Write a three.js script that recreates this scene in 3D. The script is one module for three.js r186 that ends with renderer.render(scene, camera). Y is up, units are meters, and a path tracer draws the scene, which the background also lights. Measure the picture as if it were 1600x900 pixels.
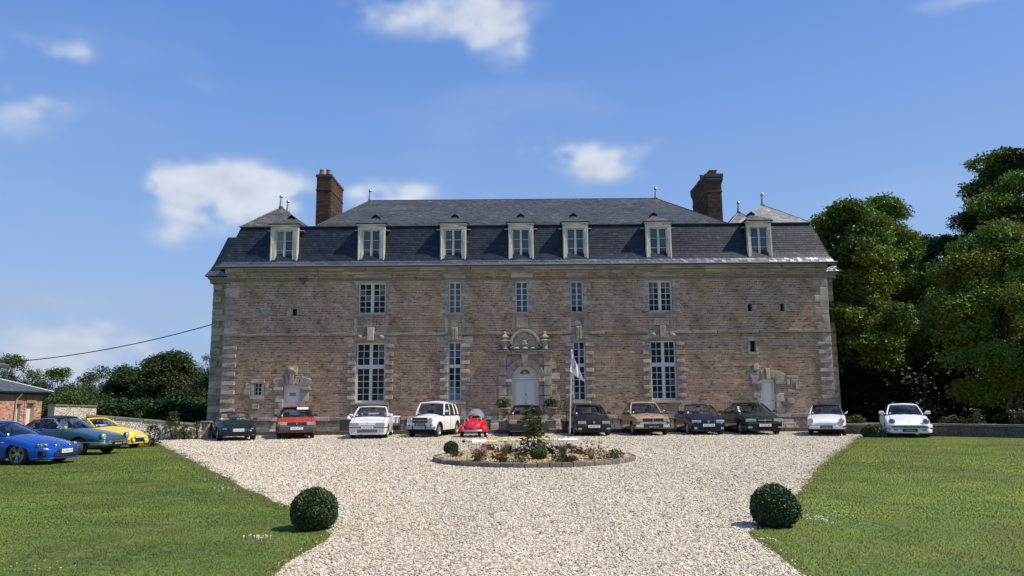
import * as THREE from 'three';
import { RoundedBoxGeometry } from 'three/addons/geometries/RoundedBoxGeometry.js';
import { mergeGeometries } from 'three/addons/utils/BufferGeometryUtils.js';
import { ImprovedNoise } from 'three/addons/math/ImprovedNoise.js';
import { FontLoader } from 'three/addons/loaders/FontLoader.js';
import { TextGeometry } from 'three/addons/geometries/TextGeometry.js';

// ---------------------------------------------------------------- camera, sky, sun, exposure
const EYE = 1.52, FOCAL = 1180, PITCH = Math.atan(178 / FOCAL), ROLL = 0.45 * Math.PI / 180;
const scene = new THREE.Scene();
const camera = new THREE.PerspectiveCamera(2 * Math.atan(450 / FOCAL) * 180 / Math.PI, 16 / 9, 0.1, 3000);
camera.position.set(0, EYE, 0);
camera.rotation.order = 'YXZ';
camera.rotation.set(PITCH, 0, -ROLL);
scene.add(camera);
const renderer = new THREE.WebGLRenderer({ antialias: true });
renderer.setSize(1024, 576);
renderer.toneMapping = THREE.LinearToneMapping;
renderer.toneMappingExposure = 1.3;
renderer.shadowMap.enabled = true;

const SUN = new THREE.Vector3(0.76, 1, 0.14).normalize();
const sun = new THREE.DirectionalLight(new THREE.Color(1, 0.93, 0.80), 4.4);
sun.position.copy(SUN).multiplyScalar(120).add(new THREE.Vector3(0, 0, -25));
sun.target.position.set(0, 0, -25);
sun.castShadow = true;
sun.shadow.mapSize.set(4096, 4096);
Object.assign(sun.shadow.camera, { left: -60, right: 60, top: 60, bottom: -60, near: 1, far: 300 });
scene.add(sun, sun.target);

// ---------------------------------------------------------------- helpers
let seed = 7;
const rnd = () => { seed = (seed + 0x6d2b79f5) | 0; let t = Math.imul(seed ^ (seed >>> 15), 1 | seed); t = (t + Math.imul(t ^ (t >>> 7), 61 | t)) ^ t; return ((t ^ (t >>> 14)) >>> 0) / 4294967296; };
const R = (a, b) => a + (b - a) * rnd();
const pick = (a) => a[Math.floor(rnd() * a.length)];
const clamp = THREE.MathUtils.clamp, lerp = THREE.MathUtils.lerp, sstep = (a, b, x) => THREE.MathUtils.smoothstep(x, a, b);
const V = (x, y, z) => new THREE.Vector3(x, y, z);
const pn = new ImprovedNoise();
const fbm = (x, y, z, n = 5) => { let s = 0, a = 0.5, f = 1; for (let i = 0; i < n; i++) { s += a * pn.noise(x * f, y * f, z * f); a *= 0.5; f *= 2.03; } return s; };
// a sight line of the survey camera, used to take measurements off the photograph
function sight(px, py) {
  const x = px - 800, y = 450 - py, X = x * Math.cos(ROLL) + y * Math.sin(ROLL), Y = -x * Math.sin(ROLL) + y * Math.cos(ROLL);
  return [X, Y * Math.cos(PITCH) + FOCAL * Math.sin(PITCH), -(FOCAL * Math.cos(PITCH) - Y * Math.sin(PITCH))];
}
const ground = (px, py, y = 0) => { const d = sight(px, py), t = (y - EYE) / d[1]; return [d[0] * t, d[2] * t]; };
const atDepth = (px, py, D) => { const d = sight(px, py), t = D / -d[2]; return [d[0] * t, EYE + d[1] * t]; };

const used = {};
const numbered = (n) => { const k = used[n] = (used[n] ?? -1) + 1; return k ? n + '_' + String(k).padStart(3, '0') : n; };
function thing(name, label, category, [x, y, z] = [0, 0, 0], turn = 0, group) {
  const o = new THREE.Group(); o.name = numbered(name); scene.add(o);
  o.position.set(x, y, z); o.rotation.y = turn; o.userData = { label, category };
  if (group) o.userData.group = group;
  return o;
}
function part(name, geo, mat, parent) {
  const m = new THREE.Mesh(Array.isArray(geo) ? merge(geo) : geo, mat);
  m.name = name; m.castShadow = m.receiveShadow = true; parent.add(m); return m;
}
function sub(name, parent) { const g = new THREE.Group(); g.name = name; parent.add(g); return g; }
function struct(name, geo, mat, label) { const m = part(numbered(name), geo, mat, scene); m.userData = { kind: 'structure' }; if (label) m.userData.label = label; return m; }
function merge(list) {
  const l = list.map((g) => { const n = g.index ? g.toNonIndexed() : g; for (const k of Object.keys(n.attributes)) if (!['position', 'normal', 'uv'].includes(k)) n.deleteAttribute(k); if (!n.attributes.uv) n.setAttribute('uv', new THREE.BufferAttribute(new Float32Array(n.attributes.position.count * 2), 2)); return n; });
  return mergeGeometries(l);
}
const bx = (w, h, d, x = 0, y = 0, z = 0, ry = 0, rx = 0, rz = 0) => { const g = new THREE.BoxGeometry(w, h, d); if (rx) g.rotateX(rx); if (rz) g.rotateZ(rz); if (ry) g.rotateY(ry); return g.translate(x, y, z); };
const rb = (w, h, d, x = 0, y = 0, z = 0, r = 0.02, ry = 0, rx = 0, rz = 0) => { const g = new RoundedBoxGeometry(w, h, d, 2, Math.min(r, w / 2.01, h / 2.01, d / 2.01)); if (rx) g.rotateX(rx); if (rz) g.rotateZ(rz); if (ry) g.rotateY(ry); return g.translate(x, y, z); };
const cyl = (r0, r1, h, x = 0, y = 0, z = 0, seg = 16, axis = 'y') => { const g = new THREE.CylinderGeometry(r1, r0, h, seg); if (axis === 'z') g.rotateX(Math.PI / 2); if (axis === 'x') g.rotateZ(Math.PI / 2); return g.translate(x, y, z); };
const sph = (r, x, y, z, sx = 1, sy = 1, sz = 1, seg = 16) => new THREE.SphereGeometry(r, seg, Math.ceil(seg * 0.7)).scale(sx, sy, sz).translate(x, y, z);
const lathe = (pts, seg = 20) => new THREE.LatheGeometry(pts.map(([r, y]) => new THREE.Vector2(r, y)), seg);
const tube = (pts, r, seg = 16, rs = 6) => new THREE.TubeGeometry(new THREE.CatmullRomCurve3(pts.map((p) => V(...p))), seg, r, rs);
const rod = (a, b, r, r2 = r, seg = 6) => { const d = V(...b).sub(V(...a)), L = d.length(); const g = new THREE.CylinderGeometry(r2, r, L, seg); g.applyQuaternion(new THREE.Quaternion().setFromUnitVectors(V(0, 1, 0), d.normalize())); return g.translate((a[0] + b[0]) / 2, (a[1] + b[1]) / 2, (a[2] + b[2]) / 2); };
// a surface from a function (u, v) -> [x, y, z]
function surf(fn, nu, nv, flip) {
  const p = [], uv = [], ix = [];
  for (let i = 0; i <= nu; i++) for (let j = 0; j <= nv; j++) { p.push(...fn(i / nu, j / nv)); uv.push(i / nu, j / nv); }
  for (let i = 0; i < nu; i++) for (let j = 0; j < nv; j++) { const a = i * (nv + 1) + j, b = a + 1, c = a + nv + 1, d = c + 1; flip ? ix.push(a, c, b, b, c, d) : ix.push(a, b, c, b, d, c); }
  const g = new THREE.BufferGeometry(); g.setAttribute('position', new THREE.Float32BufferAttribute(p, 3)); g.setAttribute('uv', new THREE.Float32BufferAttribute(uv, 2)); g.setIndex(ix); g.computeVertexNormals(); return g;
}
const chamferBox = (() => {
  const c = 0.045, p = [], f = [0.5, -0.5];
  const s = new THREE.Shape([new THREE.Vector2(-0.5 + c, -0.5 + c), new THREE.Vector2(0.5 - c, -0.5 + c), new THREE.Vector2(0.5 - c, 0.5 - c), new THREE.Vector2(-0.5 + c, 0.5 - c)]);
  return new THREE.ExtrudeGeometry(s, { depth: 1 - 2 * c, bevelEnabled: true, bevelThickness: c, bevelSize: c, bevelSegments: 1 }).translate(0, 0, -0.5 + c);
})();
// a roughly dressed block: the chamfered box with its corners a little off true
const blocks = [0, 1, 2, 3, 4].map((k) => {
  const g = chamferBox.clone(), p = g.attributes.position;
  for (let i = 0; i < p.count; i++) { const x = p.getX(i), y = p.getY(i), z = p.getZ(i); const n = (a) => 0.05 * pn.noise(x * 2.1 + k * 7.3 + a, y * 2.3 + a * 3.1, z * 2.2 - k * 5.1); p.setXYZ(i, x + n(1), y + n(2) * 1.3, z + n(3)); }
  g.computeVertexNormals(); return g;
});
function instanced(name, geo, mat, list, parent, colors) {   // list of Matrix4
  const m = new THREE.InstancedMesh(geo, mat, list.length); m.name = name; m.castShadow = m.receiveShadow = true;
  list.forEach((x, i) => m.setMatrixAt(i, x));
  if (colors) colors.forEach((c, i) => m.setColorAt(i, c));
  parent.add(m); return m;
}
const D4 = new THREE.Object3D();
const mat4 = (x, y, z, rx, ry, rz, sx, sy = sx, sz = sx) => { D4.position.set(x, y, z); D4.rotation.set(rx, ry, rz); D4.scale.set(sx, sy, sz); D4.updateMatrix(); return D4.matrix.clone(); };
const rgb = (r, g, b) => new THREE.Color().setRGB(r, g, b);
const std = (c, roughness = 0.8, o = {}) => new THREE.MeshStandardMaterial({ color: Array.isArray(c) ? rgb(...c) : c, roughness, side: THREE.DoubleSide, ...o });
function tex(n, fn, { srgb = true, rep = [1, 1] } = {}) {   // fn(u, v) -> [r, g, b] linear or a grey value
  const d = new Uint8Array(n * n * 4), en = (x) => { x = clamp(x, 0, 1); return srgb ? (x <= 0.0031308 ? x * 12.92 : 1.055 * Math.pow(x, 1 / 2.4) - 0.055) : x; };
  for (let y = 0; y < n; y++) for (let x = 0; x < n; x++) { let c = fn((x + 0.5) / n, (y + 0.5) / n, x, y); if (!c.length) c = [c, c, c]; const o = (y * n + x) * 4; for (let k = 0; k < 3; k++) d[o + k] = en(c[k]) * 255; d[o + 3] = 255; }
  const t = new THREE.DataTexture(d, n, n); t.wrapS = t.wrapT = THREE.RepeatWrapping; t.magFilter = THREE.LinearFilter; t.minFilter = THREE.LinearMipmapLinearFilter; t.generateMipmaps = true; if (srgb) t.colorSpace = THREE.SRGBColorSpace; t.repeat.set(...rep); t.needsUpdate = true; return t;
}
// noise that tiles over u, v in 0..1
const tnoise = (u, v, f, o = 0) => { const a = u * 2 * Math.PI, b = v * 2 * Math.PI, r = f / (2 * Math.PI); return pn.noise(Math.cos(a) * r + o, Math.sin(a) * r + Math.cos(b) * r * 0.7 + o * 1.7, Math.sin(b) * r - o); };
const tfbm = (u, v, f, o = 0, n = 4) => { let s = 0, a = 0.5; for (let i = 0; i < n; i++) { s += a * tnoise(u, v, f, o + i * 11); f *= 2; a *= 0.55; } return s; };

// ---------------------------------------------------------------- sky: clear blue with a few fair-weather clouds
{
  const W = 2048, H = 1024, data = new Float32Array(W * H * 4);
  // clouds: azimuth (0 = straight ahead, degrees to the right), elevation, half width, half height, thickness, softness
  const dirOf = (px, py) => { const d = sight(px, py), L = Math.hypot(...d); return [Math.atan2(d[0], -d[2]) * 57.2958, Math.asin(d[1] / L) * 57.2958]; };
  const cl = [];
  const add = (px, py, wx, wy, k, s = 1) => { const [a, e] = dirOf(px, py), c = Math.cos(e / 57.3); cl.push([a, e, wx / 20.6 / c * 1, wy / 20.6, k, s]); };
  add(300, 288, 80, 32, 0.85, 0.4); add(365, 298, 85, 38, 1.0, 0.4); add(425, 315, 62, 42, 0.95, 0.4); add(265, 282, 50, 22, 0.7, 0.5); add(350, 325, 80, 28, 0.6, 0.5);
  add(560, 322, 40, 28, 0.9); add(625, 306, 66, 22, 0.95); add(770, 306, 30, 10, 0.6);
  add(118, 105, 48, 44, 0.6); add(20, 125, 60, 55, 0.5); add(60, 150, 60, 40, 0.25);
  add(600, 10, 80, 30, 0.5); add(720, 15, 90, 40, 0.42); add(790, 40, 66, 50, 0.62); 
  add(915, 247, 80, 28, 0.6); add(868, 226, 60, 20, 0.45); add(1010, 236, 80, 20, 0.4); add(806, 250, 30, 22, 0.3); add(950, 262, 60, 16, 0.35);
  add(265, 368, 34, 20, 0.35); add(290, 430, 30, 14, 0.2); add(1500, 0, 110, 12, 0.35); add(215, 515, 150, 26, 0.5); add(60, 545, 130, 30, 0.5); add(270, 565, 110, 30, 0.45); add(120, 580, 160, 24, 0.4); add(90, 470, 70, 10, 0.2); add(330, 130, 50, 14, 0.16);
  const s0 = seed;
  for (let i = 0; i < 46; i++) { let a = R(-180, 180), e = R(6, 62); if (Math.abs(a) < 44 && e < 40) { a += a < 0 ? -90 : 90; } const w = R(3, 8); for (let k = 0; k < 3; k++) cl.push([a + R(-w, w), e + R(-1.5, 1.5), w * R(0.6, 1.1) / Math.cos(e / 57.3), w * R(0.25, 0.45), R(0.3, 0.8), 1]); }
  for (let y = 0; y < H; y++) for (let x = 0; x < W; x++) {
    const el = ((y + 0.5) / H - 0.5) * Math.PI, az = ((x + 0.5) / W - 0.5) * 2 * Math.PI;   // az from +x towards +z
    const dx = Math.cos(el) * Math.cos(az), dy = Math.sin(el), dz = Math.cos(el) * Math.sin(az);
    const A = Math.atan2(dx, -dz) * 57.2958, E = el * 57.2958;
    const h = Math.max(dy, 0), t = Math.pow(h, 0.6);
    const cs = dx * SUN.x + dy * SUN.y + dz * SUN.z;
    const glow = 0.085 * Math.pow(Math.max(0, (cs + 0.2) / 1.2), 2.5);
    let r = lerp(0.275, 0.064, sstep(0.14, 0.80, t)), g = lerp(0.415, 0.158, sstep(0.14, 0.86, t)), b = lerp(0.645, 0.475, sstep(0.14, 0.95, t));
    r += glow * 0.9; g += glow * 1.0; b += glow * 1.15;
    // haze low down, clouds
    const hz = Math.exp(-h * 9); r = lerp(r, 0.27, hz * 0.5); g = lerp(g, 0.37, hz * 0.5); b = lerp(b, 0.56, hz * 0.5);
    if (E > -3) {
      let d = 0;
      for (const c of cl) {
        let da = A - c[0]; if (da > 180) da -= 360; if (da < -180) da += 360; if (Math.abs(da) > c[2] * 2.4) continue;
        const de = E - c[1]; if (Math.abs(de) > c[3] * 2.4) continue;
        const q = (da / c[2]) ** 2 + (de / (c[3] * (de < 0 ? 1.25 : 1))) ** 2; d += c[4] * Math.exp(-q * 1.15);
      }
      if (d > 0.015) {
        const n = fbm(dx * 9 + 3, dy * 16, dz * 9, 6) * 1.9, n2 = fbm(dx * 30, dy * 44 + 9, dz * 30, 4);
        d = d * (0.82 + 2.1 * n + 0.8 * n2 + 0.35 * fbm(dx * 70, dy * 100 + 4, dz * 70, 3));
        d = Math.pow(sstep(0.02, 1.25, d), 1.1) * 0.86;
        const lit = 0.94 + 0.25 * n2;
        r = lerp(r, 0.56 * lit, d); g = lerp(g, 0.60 * lit, d); b = lerp(b, 0.68 * lit, d);
      }
      // faint high streaks
      const ci = sstep(0.08, 0.5, fbm(dx * 2.2 + 5, dy * 7 + 2, dz * 2.2 + 1, 6)) * 0.12; r = lerp(r, 0.5, ci); g = lerp(g, 0.55, ci); b = lerp(b, 0.66, ci);
      // thin veil near the horizon
      const ve = Math.exp(-(((E - 4.5) / 3.6) ** 2)) * clamp(0.5 + 1.6 * fbm(dx * 3 + 8, dy * 22, dz * 3, 4), 0, 1) * 0.65;
      r = lerp(r, 0.33, ve); g = lerp(g, 0.39, ve); b = lerp(b, 0.50, ve);
    }
    const o = (y * W + x) * 4; data[o] = r; data[o + 1] = g; data[o + 2] = b; data[o + 3] = 1;
  }
  seed = s0;
  const t = new THREE.DataTexture(data, W, H, THREE.RGBAFormat, THREE.FloatType); t.mapping = THREE.EquirectangularReflectionMapping; t.magFilter = t.minFilter = THREE.LinearFilter; t.needsUpdate = true;
  scene.background = t; scene.environment = t;
}
// ---------------------------------------------------------------- ground: lawn to the horizon, gravel court and drive
const lawnTex = tex(512, (u, v) => { const a = tfbm(u, v, 60, 1), b = tfbm(u, v, 6, 5), c = tfbm(u, v, 200, 9, 2); const k = 1 + 0.9 * a + 0.5 * b + 0.9 * c; return [0.085 * k + 0.014 * b, 0.122 * k, 0.022 * k]; });
{
  const g = new THREE.PlaneGeometry(1600, 1600).rotateX(-Math.PI / 2); const uv = g.attributes.uv; for (let i = 0; i < uv.count; i++) uv.setXY(i, uv.getX(i) * 530, uv.getY(i) * 530);
  struct('lawn', g, new THREE.MeshStandardMaterial({ map: lawnTex, roughness: 0.95 }), 'mown green lawn either side of the drive');
}
const wob = (x, z) => 0.10 * pn.noise(x * 0.9, 3.3, z * 0.9) + 0.06 * pn.noise(x * 3.1, 7.7, z * 3.1);
const courtKeys = [[-2.15, 4], [-2.15, -7.2], [-2.08, -9.1], [-2.45, -9.9], [-3.25, -11.5], [-4.3, -13.1], [-7.05, -18.0], [-15.0, -32.1], [-15.9, -33.3], [-17, -36.6], [-17, -40.2], [18.4, -40.2], [18.2, -36.2], [14.4, -31.4], [13.6, -30.4], [6.94, -17.6], [4.3, -12.0], [3.2, -10], [2.72, -9.1], [2.6, -8.2], [2.55, -6.9], [2.55, 4]];
const court = [];
courtKeys.forEach((a, i) => { const b = courtKeys[(i + 1) % courtKeys.length], n = Math.max(1, Math.ceil(Math.hypot(a[0] - b[0], a[1] - b[1]) / 0.35)); for (let k = 0; k < n; k++) { const x = lerp(a[0], b[0], k / n), z = lerp(a[1], b[1], k / n), w = (z > -34 && z < 2) ? 1 : 0; court.push([x + w * wob(x, z), z + w * wob(z, x + 9)]); } });
const inCourt = (x, z) => { let c = false; for (let i = 0, j = court.length - 1; i < court.length; j = i++) { const [xi, zi] = court[i], [xj, zj] = court[j]; if ((zi > z) !== (zj > z) && x < ((xj - xi) * (z - zi)) / (zj - zi) + xi) c = !c; } return c; };
const inView = (x, z, m = 1.5) => z < -5.6 && Math.abs(x) < -z * 0.69 + m;
const BED = [0.55, -20.6], BEDR = 2.62;
// stone pattern: nearest of scattered points on a wrapped grid
function worley(n, cells) {
  const px = [], py = [], id = []; for (let i = 0; i < cells * cells; i++) { px.push(rnd()); py.push(rnd()); id.push(rnd()); }
  return (u, v) => { const X = u * cells, Y = v * cells, cx = Math.floor(X), cy = Math.floor(Y); let d1 = 9, d2 = 9, w = 0; for (let j = -1; j <= 1; j++) for (let i = -1; i <= 1; i++) { const gx = cx + i, gy = cy + j, k = ((gy + cells) % cells) * cells + ((gx + cells) % cells), dx = gx + px[k] - X, dy = gy + py[k] - Y, d = Math.hypot(dx, dy); if (d < d1) { d2 = d1; d1 = d; w = id[k]; } else if (d < d2) d2 = d; } return [d1, d2, w]; };
}
const pebbleCol = (w) => w < 0.09 ? [0.15, 0.12, 0.09] : w < 0.22 ? [0.36, 0.29, 0.205] : w < 0.42 ? [0.55, 0.455, 0.325] : w < 0.75 ? [0.64, 0.555, 0.42] : [0.75, 0.69, 0.57];
const wg = worley(0, 64);
const gravelTex = tex(1024, (u, v) => { const [a, b, w] = wg(u, v), e = sstep(0.02, 0.22, b - a), c = pebbleCol(w), m = 1 + 0.35 * tfbm(u, v, 5, 3); return c.map((x) => x * (0.55 + 0.45 * e) * m); });
const gravelBump = tex(1024, (u, v) => { const [a, b] = wg(u, v); return sstep(0, 0.4, b - a); }, { srgb: false });
{
  const s = new THREE.Shape(court.map(([x, z]) => new THREE.Vector2(x, -z)));
  const g = new THREE.ShapeGeometry(s).rotateX(-Math.PI / 2); const p = g.attributes.position, uv = g.attributes.uv;
  for (let i = 0; i < p.count; i++) uv.setXY(i, p.getX(i) / 1.45, p.getZ(i) / 1.45);
  g.translate(0, 0.004, 0);
  struct('gravel_court', g, new THREE.MeshStandardMaterial({ map: gravelTex, bumpMap: gravelBump, bumpScale: 0.008, roughness: 0.95 }), 'pale gravel forecourt and drive');
}
{
  // loose pebbles
  const peb = [0, 1, 2].map((k) => { const g = new THREE.IcosahedronGeometry(0.5, 1), p = g.attributes.position; for (let i = 0; i < p.count; i++) { const v = V().fromBufferAttribute(p, i), m = 1 + 0.5 * pn.noise(v.x * 2 + k * 5, v.y * 2, v.z * 2 + k); p.setXYZ(i, v.x * m * 1.15, v.y * m * 0.62, v.z * m); } g.computeVertexNormals(); return g; });
  const lists = [[], [], []], cols = [[], [], []];
  const zones = [[-5.6, -9, 2300, 0.010, 0.024], [-9, -13, 1300, 0.012, 0.028], [-13, -20, 480, 0.016, 0.036], [-20, -37, 110, 0.022, 0.046]];
  for (const [z0, z1, dens, s0, s1] of zones) {
    const w = Math.min(18, -z1 * 0.72), n = (z0 - z1) * 2 * w * dens;
    for (let i = 0; i < n; i++) { const x = R(-w, w), z = R(z1, z0); if (!inView(x, z) || !inCourt(x, z) || Math.hypot(x - BED[0], z - BED[1]) < BEDR + 0.12) continue; const k = i % 3, s = R(s0, s1); lists[k].push(mat4(x, 0.004 + s * 0.14, z, R(-0.5, 0.5), R(0, 6.3), R(-0.5, 0.5), s)); const c = pebbleCol(rnd()), m = R(0.82, 1.08) * (1 + 0.22 * fbm(x * 0.25, 6, z * 0.16, 3)) * (1 - 0.07 * Math.exp(-(((Math.abs(x - 0.25) - 0.85) / 0.3) ** 2))); cols[k].push(rgb(c[0] * m, c[1] * m, c[2] * m)); }
  }
  // strays on the lawn's edge
  for (let i = 0; i < court.length; i++) { const [x, z] = court[i]; if (!inView(x, z) || z < -33) continue; for (let k = 0; k < 6; k++) { const s = R(0.012, 0.026); lists[0].push(mat4(x + R(-0.1, 0.1), s * 0.3, z + R(-0.2, 0.2), R(-1, 1), R(0, 6), R(-1, 1), s)); cols[0].push(rgb(...pebbleCol(rnd()))); } }
  const pm = std([1, 1, 1], 0.9);
  lists.forEach((l, k) => { const m = instanced(numbered('gravel'), peb[k], pm, l, scene, cols[k]); m.userData = { kind: 'stuff', label: 'loose pale pebbles of the drive and forecourt', category: 'gravel' }; });
}
{
  // grass
  const tuft = (n, h, sp, w) => { const p = [], nn = []; for (let i = 0; i < n; i++) { const a = R(0, 6.28), r = sp * Math.sqrt(rnd()), x = Math.cos(a) * r, z = Math.sin(a) * r, b = R(0, 6.28), q0 = R(0.3, 1.4), lx = Math.cos(b) * h * q0, lz = Math.sin(b) * h * q0, hh = h * R(0.55, 1.1), wx = -Math.sin(b) * w, wz = Math.cos(b) * w; p.push(x - wx, 0, z - wz, x + wx, 0, z + wz, x + lx, hh, z + lz); for (let q = 0; q < 3; q++) nn.push(Math.cos(b) * 0.25, 0.95, Math.sin(b) * 0.25); } const g = new THREE.BufferGeometry(); g.setAttribute('position', new THREE.Float32BufferAttribute(p, 3)); g.setAttribute('normal', new THREE.Float32BufferAttribute(nn, 3)); return g; };
  const gs = [tuft(18, 0.022, 0.06, 0.0028), tuft(24, 0.020, 0.09, 0.004), tuft(30, 0.020, 0.17, 0.006)];
  const lists = [[], [], []], cols = [[], [], []];
  const zones = [[-5.6, -10, 520, 0], [-10, -16, 260, 1], [-16, -34, 130, 2]];
  for (const [z0, z1, dens, k] of zones) {
    const w = -z1 * 0.72, n = (z0 - z1) * 2 * w * dens;
    for (let i = 0; i < n; i++) {
      const x = R(-w, w), z = R(z1, z0); if (!inView(x, z, 0.6) || inCourt(x, z) || z < -34.2) continue; if (x > 13 && z < -31.8 + (x - 16.9) * 0.918) continue;
      const a = fbm(x * 0.35, 1.5, z * 0.35, 4), b = fbm(x * 1.7, 4.5, z * 1.7, 3), m = 1 + 0.55 * a + 0.55 * b + R(-0.16, 0.16), dry = clamp(0.12 + 0.8 * fbm(x * 0.8 + 30, 9, z * 0.8, 3), 0, 0.5) * (rnd() < 0.5 ? 1 : 0.3);
      const stripe = 1 + 0.05 * Math.sin(z * 3.2 + x * 0.2);
      lists[k].push(mat4(x, 0, z, 0, R(0, 6.3), 0, R(0.7, 1.25) * (0.9 + 0.35 * a)));
      cols[k].push(rgb((0.135 + 0.18 * dry) * m * stripe, (0.195 + 0.08 * dry) * m * stripe, (0.023 + 0.045 * dry) * m * stripe));
    }
  }
  // longer fringe along the gravel edge
  for (let i = 0; i < court.length; i++) { const [x, z] = court[i]; if (!inView(x, z) || z < -33) continue; for (let q = 0; q < 9; q++) { const k = z > -10 ? 0 : z > -16 ? 1 : 2, ox = Math.sign(x) * R(0.02, 0.14); lists[k].push(mat4(x + ox, 0, z + R(-0.2, 0.2), 0, R(0, 6), 0, R(1, 1.5))); const d = rnd() < 0.35 ? 1.6 : 1; cols[k].push(rgb(0.12 * d, 0.155, 0.03)); } }
  const gm = std([1, 1, 1], 0.75);
  lists.forEach((l, k) => { const m = instanced(numbered('grass'), gs[k], gm, l, scene, cols[k]); m.userData = { kind: 'stuff', label: 'short green blades of the mown lawn', category: 'grass' }; });
  // daisies and buttercups
  const fl = (nm, label, pts, c, s) => { const g = mergeGeometries([new THREE.SphereGeometry(0.5, 6, 4).scale(1, 0.35, 1).translate(0, 1.6, 0), new THREE.CylinderGeometry(0.06, 0.06, 1.6, 3, 1, true).translate(0, 0.8, 0)]); const m = instanced(numbered(nm), g, std(c, 0.8), pts.map(([x, z]) => mat4(x, 0.012, z, 0, 0, 0, R(0.7, 1.2) * s)), scene); m.userData = { kind: 'stuff', label, category: 'flowers' }; };
  const clus = (px, py, n, sx, sz) => { const [x, z] = ground(px, py); return Array.from({ length: n }, () => [x + R(-sx, sx) * R(0.2, 1), z + R(-sz, sz) * R(0.2, 1)]); };
  fl('daisies', 'patches of small white daisies in the lawn', [...clus(1283, 816, 46, 0.24, 0.5), ...clus(1300, 805, 14, 0.3, 0.8), ...clus(1200, 848, 8, 0.12, 0.14), ...clus(408, 844, 18, 0.14, 0.12), ...clus(345, 768, 12, 0.4, 0.5), ...clus(325, 752, 6, 0.3, 0.3), ...clus(395, 843, 6, 0.2, 0.1), ...clus(1290, 728, 10, 0.5, 0.8), ...clus(1570, 690, 12, 1, 0.4)], [0.8, 0.8, 0.76], 0.02);
  const yl = []; for (let i = 0; i < 44; i++) { const [x, z] = ground(R(0, 300) * R(0.4, 1), 745 + 110 * rnd() * rnd()); yl.push([x, z]); } for (let i = 0; i < 34; i++) { const [x, z] = ground(R(1300, 1600), R(730, 890)); yl.push([x, z]); } for (let i = 0; i < 16; i++) { const [x, z] = ground(R(0, 120), R(880, 898)); yl.push([x, z]); }
  fl('buttercups', 'scattered small yellow flowers in the lawn', yl, [0.62, 0.5, 0.04], 0.017);
}
// ---------------------------------------------------------------- the château (local z = 0 is the brick face of the front)
const FZ = -40;
const stoneTex = tex(256, (u, v) => { const a = tfbm(u, v, 5, 2), b = tfbm(u, v, 22, 6), c = tfbm(u, v, 3, 12); const k = 1 + 0.75 * a + 0.5 * b, lich = sstep(0.05, 0.3, c + 0.4 * b) * 0.4; return [0.86 * k * (1 - lich * 0.5), 0.84 * k * (1 - lich * 0.45), 0.80 * k * (1 - lich * 0.62)]; });
const stoneBump = tex(256, (u, v) => 0.5 + tfbm(u, v, 16, 4) + 0.5 * tfbm(u, v, 50, 8), { srgb: false });
const stoneMats = [[0.455, 0.395, 0.33], [0.405, 0.355, 0.305], [0.49, 0.425, 0.355], [0.355, 0.315, 0.28], [0.42, 0.37, 0.325]].map((c, i) => { const t = stoneTex.clone(); t.repeat.set(0.45, 0.35); t.offset.set(i * 0.23, i * 0.37); t.needsUpdate = true; const b = stoneBump.clone(); b.needsUpdate = true; return std(c, 0.92, { map: t, bumpMap: b, bumpScale: 0.006 }); });
const brickMat = std([1, 1, 1], 0.9), mortar = std([0.54, 0.455, 0.345], 0.95, { map: stoneTex });
const slateMat = new THREE.MeshPhysicalMaterial({ color: 0xffffff, roughness: 0.45, specularIntensity: 0.55 }), slateUnder = std([0.03, 0.033, 0.04], 0.8);
const zinc = std([0.42, 0.44, 0.47], 0.38, { metalness: 0.55 }), lead = std([0.34, 0.34, 0.34], 0.5, { metalness: 0.2, map: stoneTex }), gutterDark = std([0.035, 0.04, 0.05], 0.5);
const white = std([0.72, 0.68, 0.60], 0.6, { map: stoneTex }), greyWood = std([0.72, 0.69, 0.62], 0.6), winPaint = std([0.64, 0.62, 0.58], 0.55);
const iron = std([0.03, 0.03, 0.032], 0.55, { metalness: 0.3 }), rusty = std([0.09, 0.06, 0.045], 0.8);
const paneMats = [[0.008, 0.009, 0.009], [0.013, 0.016, 0.014], [0.006, 0.007, 0.008]].map((c, i) => new THREE.MeshPhysicalMaterial({ color: rgb(...c), roughness: 0.04 + 0.03 * i, specularIntensity: 0.4 }));
const skyPanes = [[0.05, 0.075, 0.115], [0.035, 0.055, 0.09], [0.065, 0.085, 0.12]].map((c) => new THREE.MeshPhysicalMaterial({ color: rgb(...c), roughness: 0.05, specularIntensity: 1 }));  // blue base colour stands in for the sky mirrored in the glass
const curtainPane = new THREE.MeshPhysicalMaterial({ color: rgb(0.16, 0.19, 0.21), roughness: 0.08 });

const chateau = thing('chateau', 'long brick and stone manor house with slate mansard roof and seven dormers', 'manor house', [0, 0, FZ]);
const excl = [];   // rectangles of the front that are not brick
function block(name, x0, x1, y0, y1, z0, z1, parent = chateau, ex = true, m) {
  const o = part(name, pick(blocks), m || pick(stoneMats), parent);
  o.position.set((x0 + x1) / 2, (y0 + y1) / 2, (z0 + z1) / 2); o.scale.set(x1 - x0, y1 - y0, z1 - z0);
  if (rnd() < 0.5) { o.rotation.z = Math.PI; }
  if (ex) excl.push([x0, x1, y0, y1]);
  return o;
}
const XL = -15.3, XR = 16.85, EAVE = 8.66;
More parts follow.
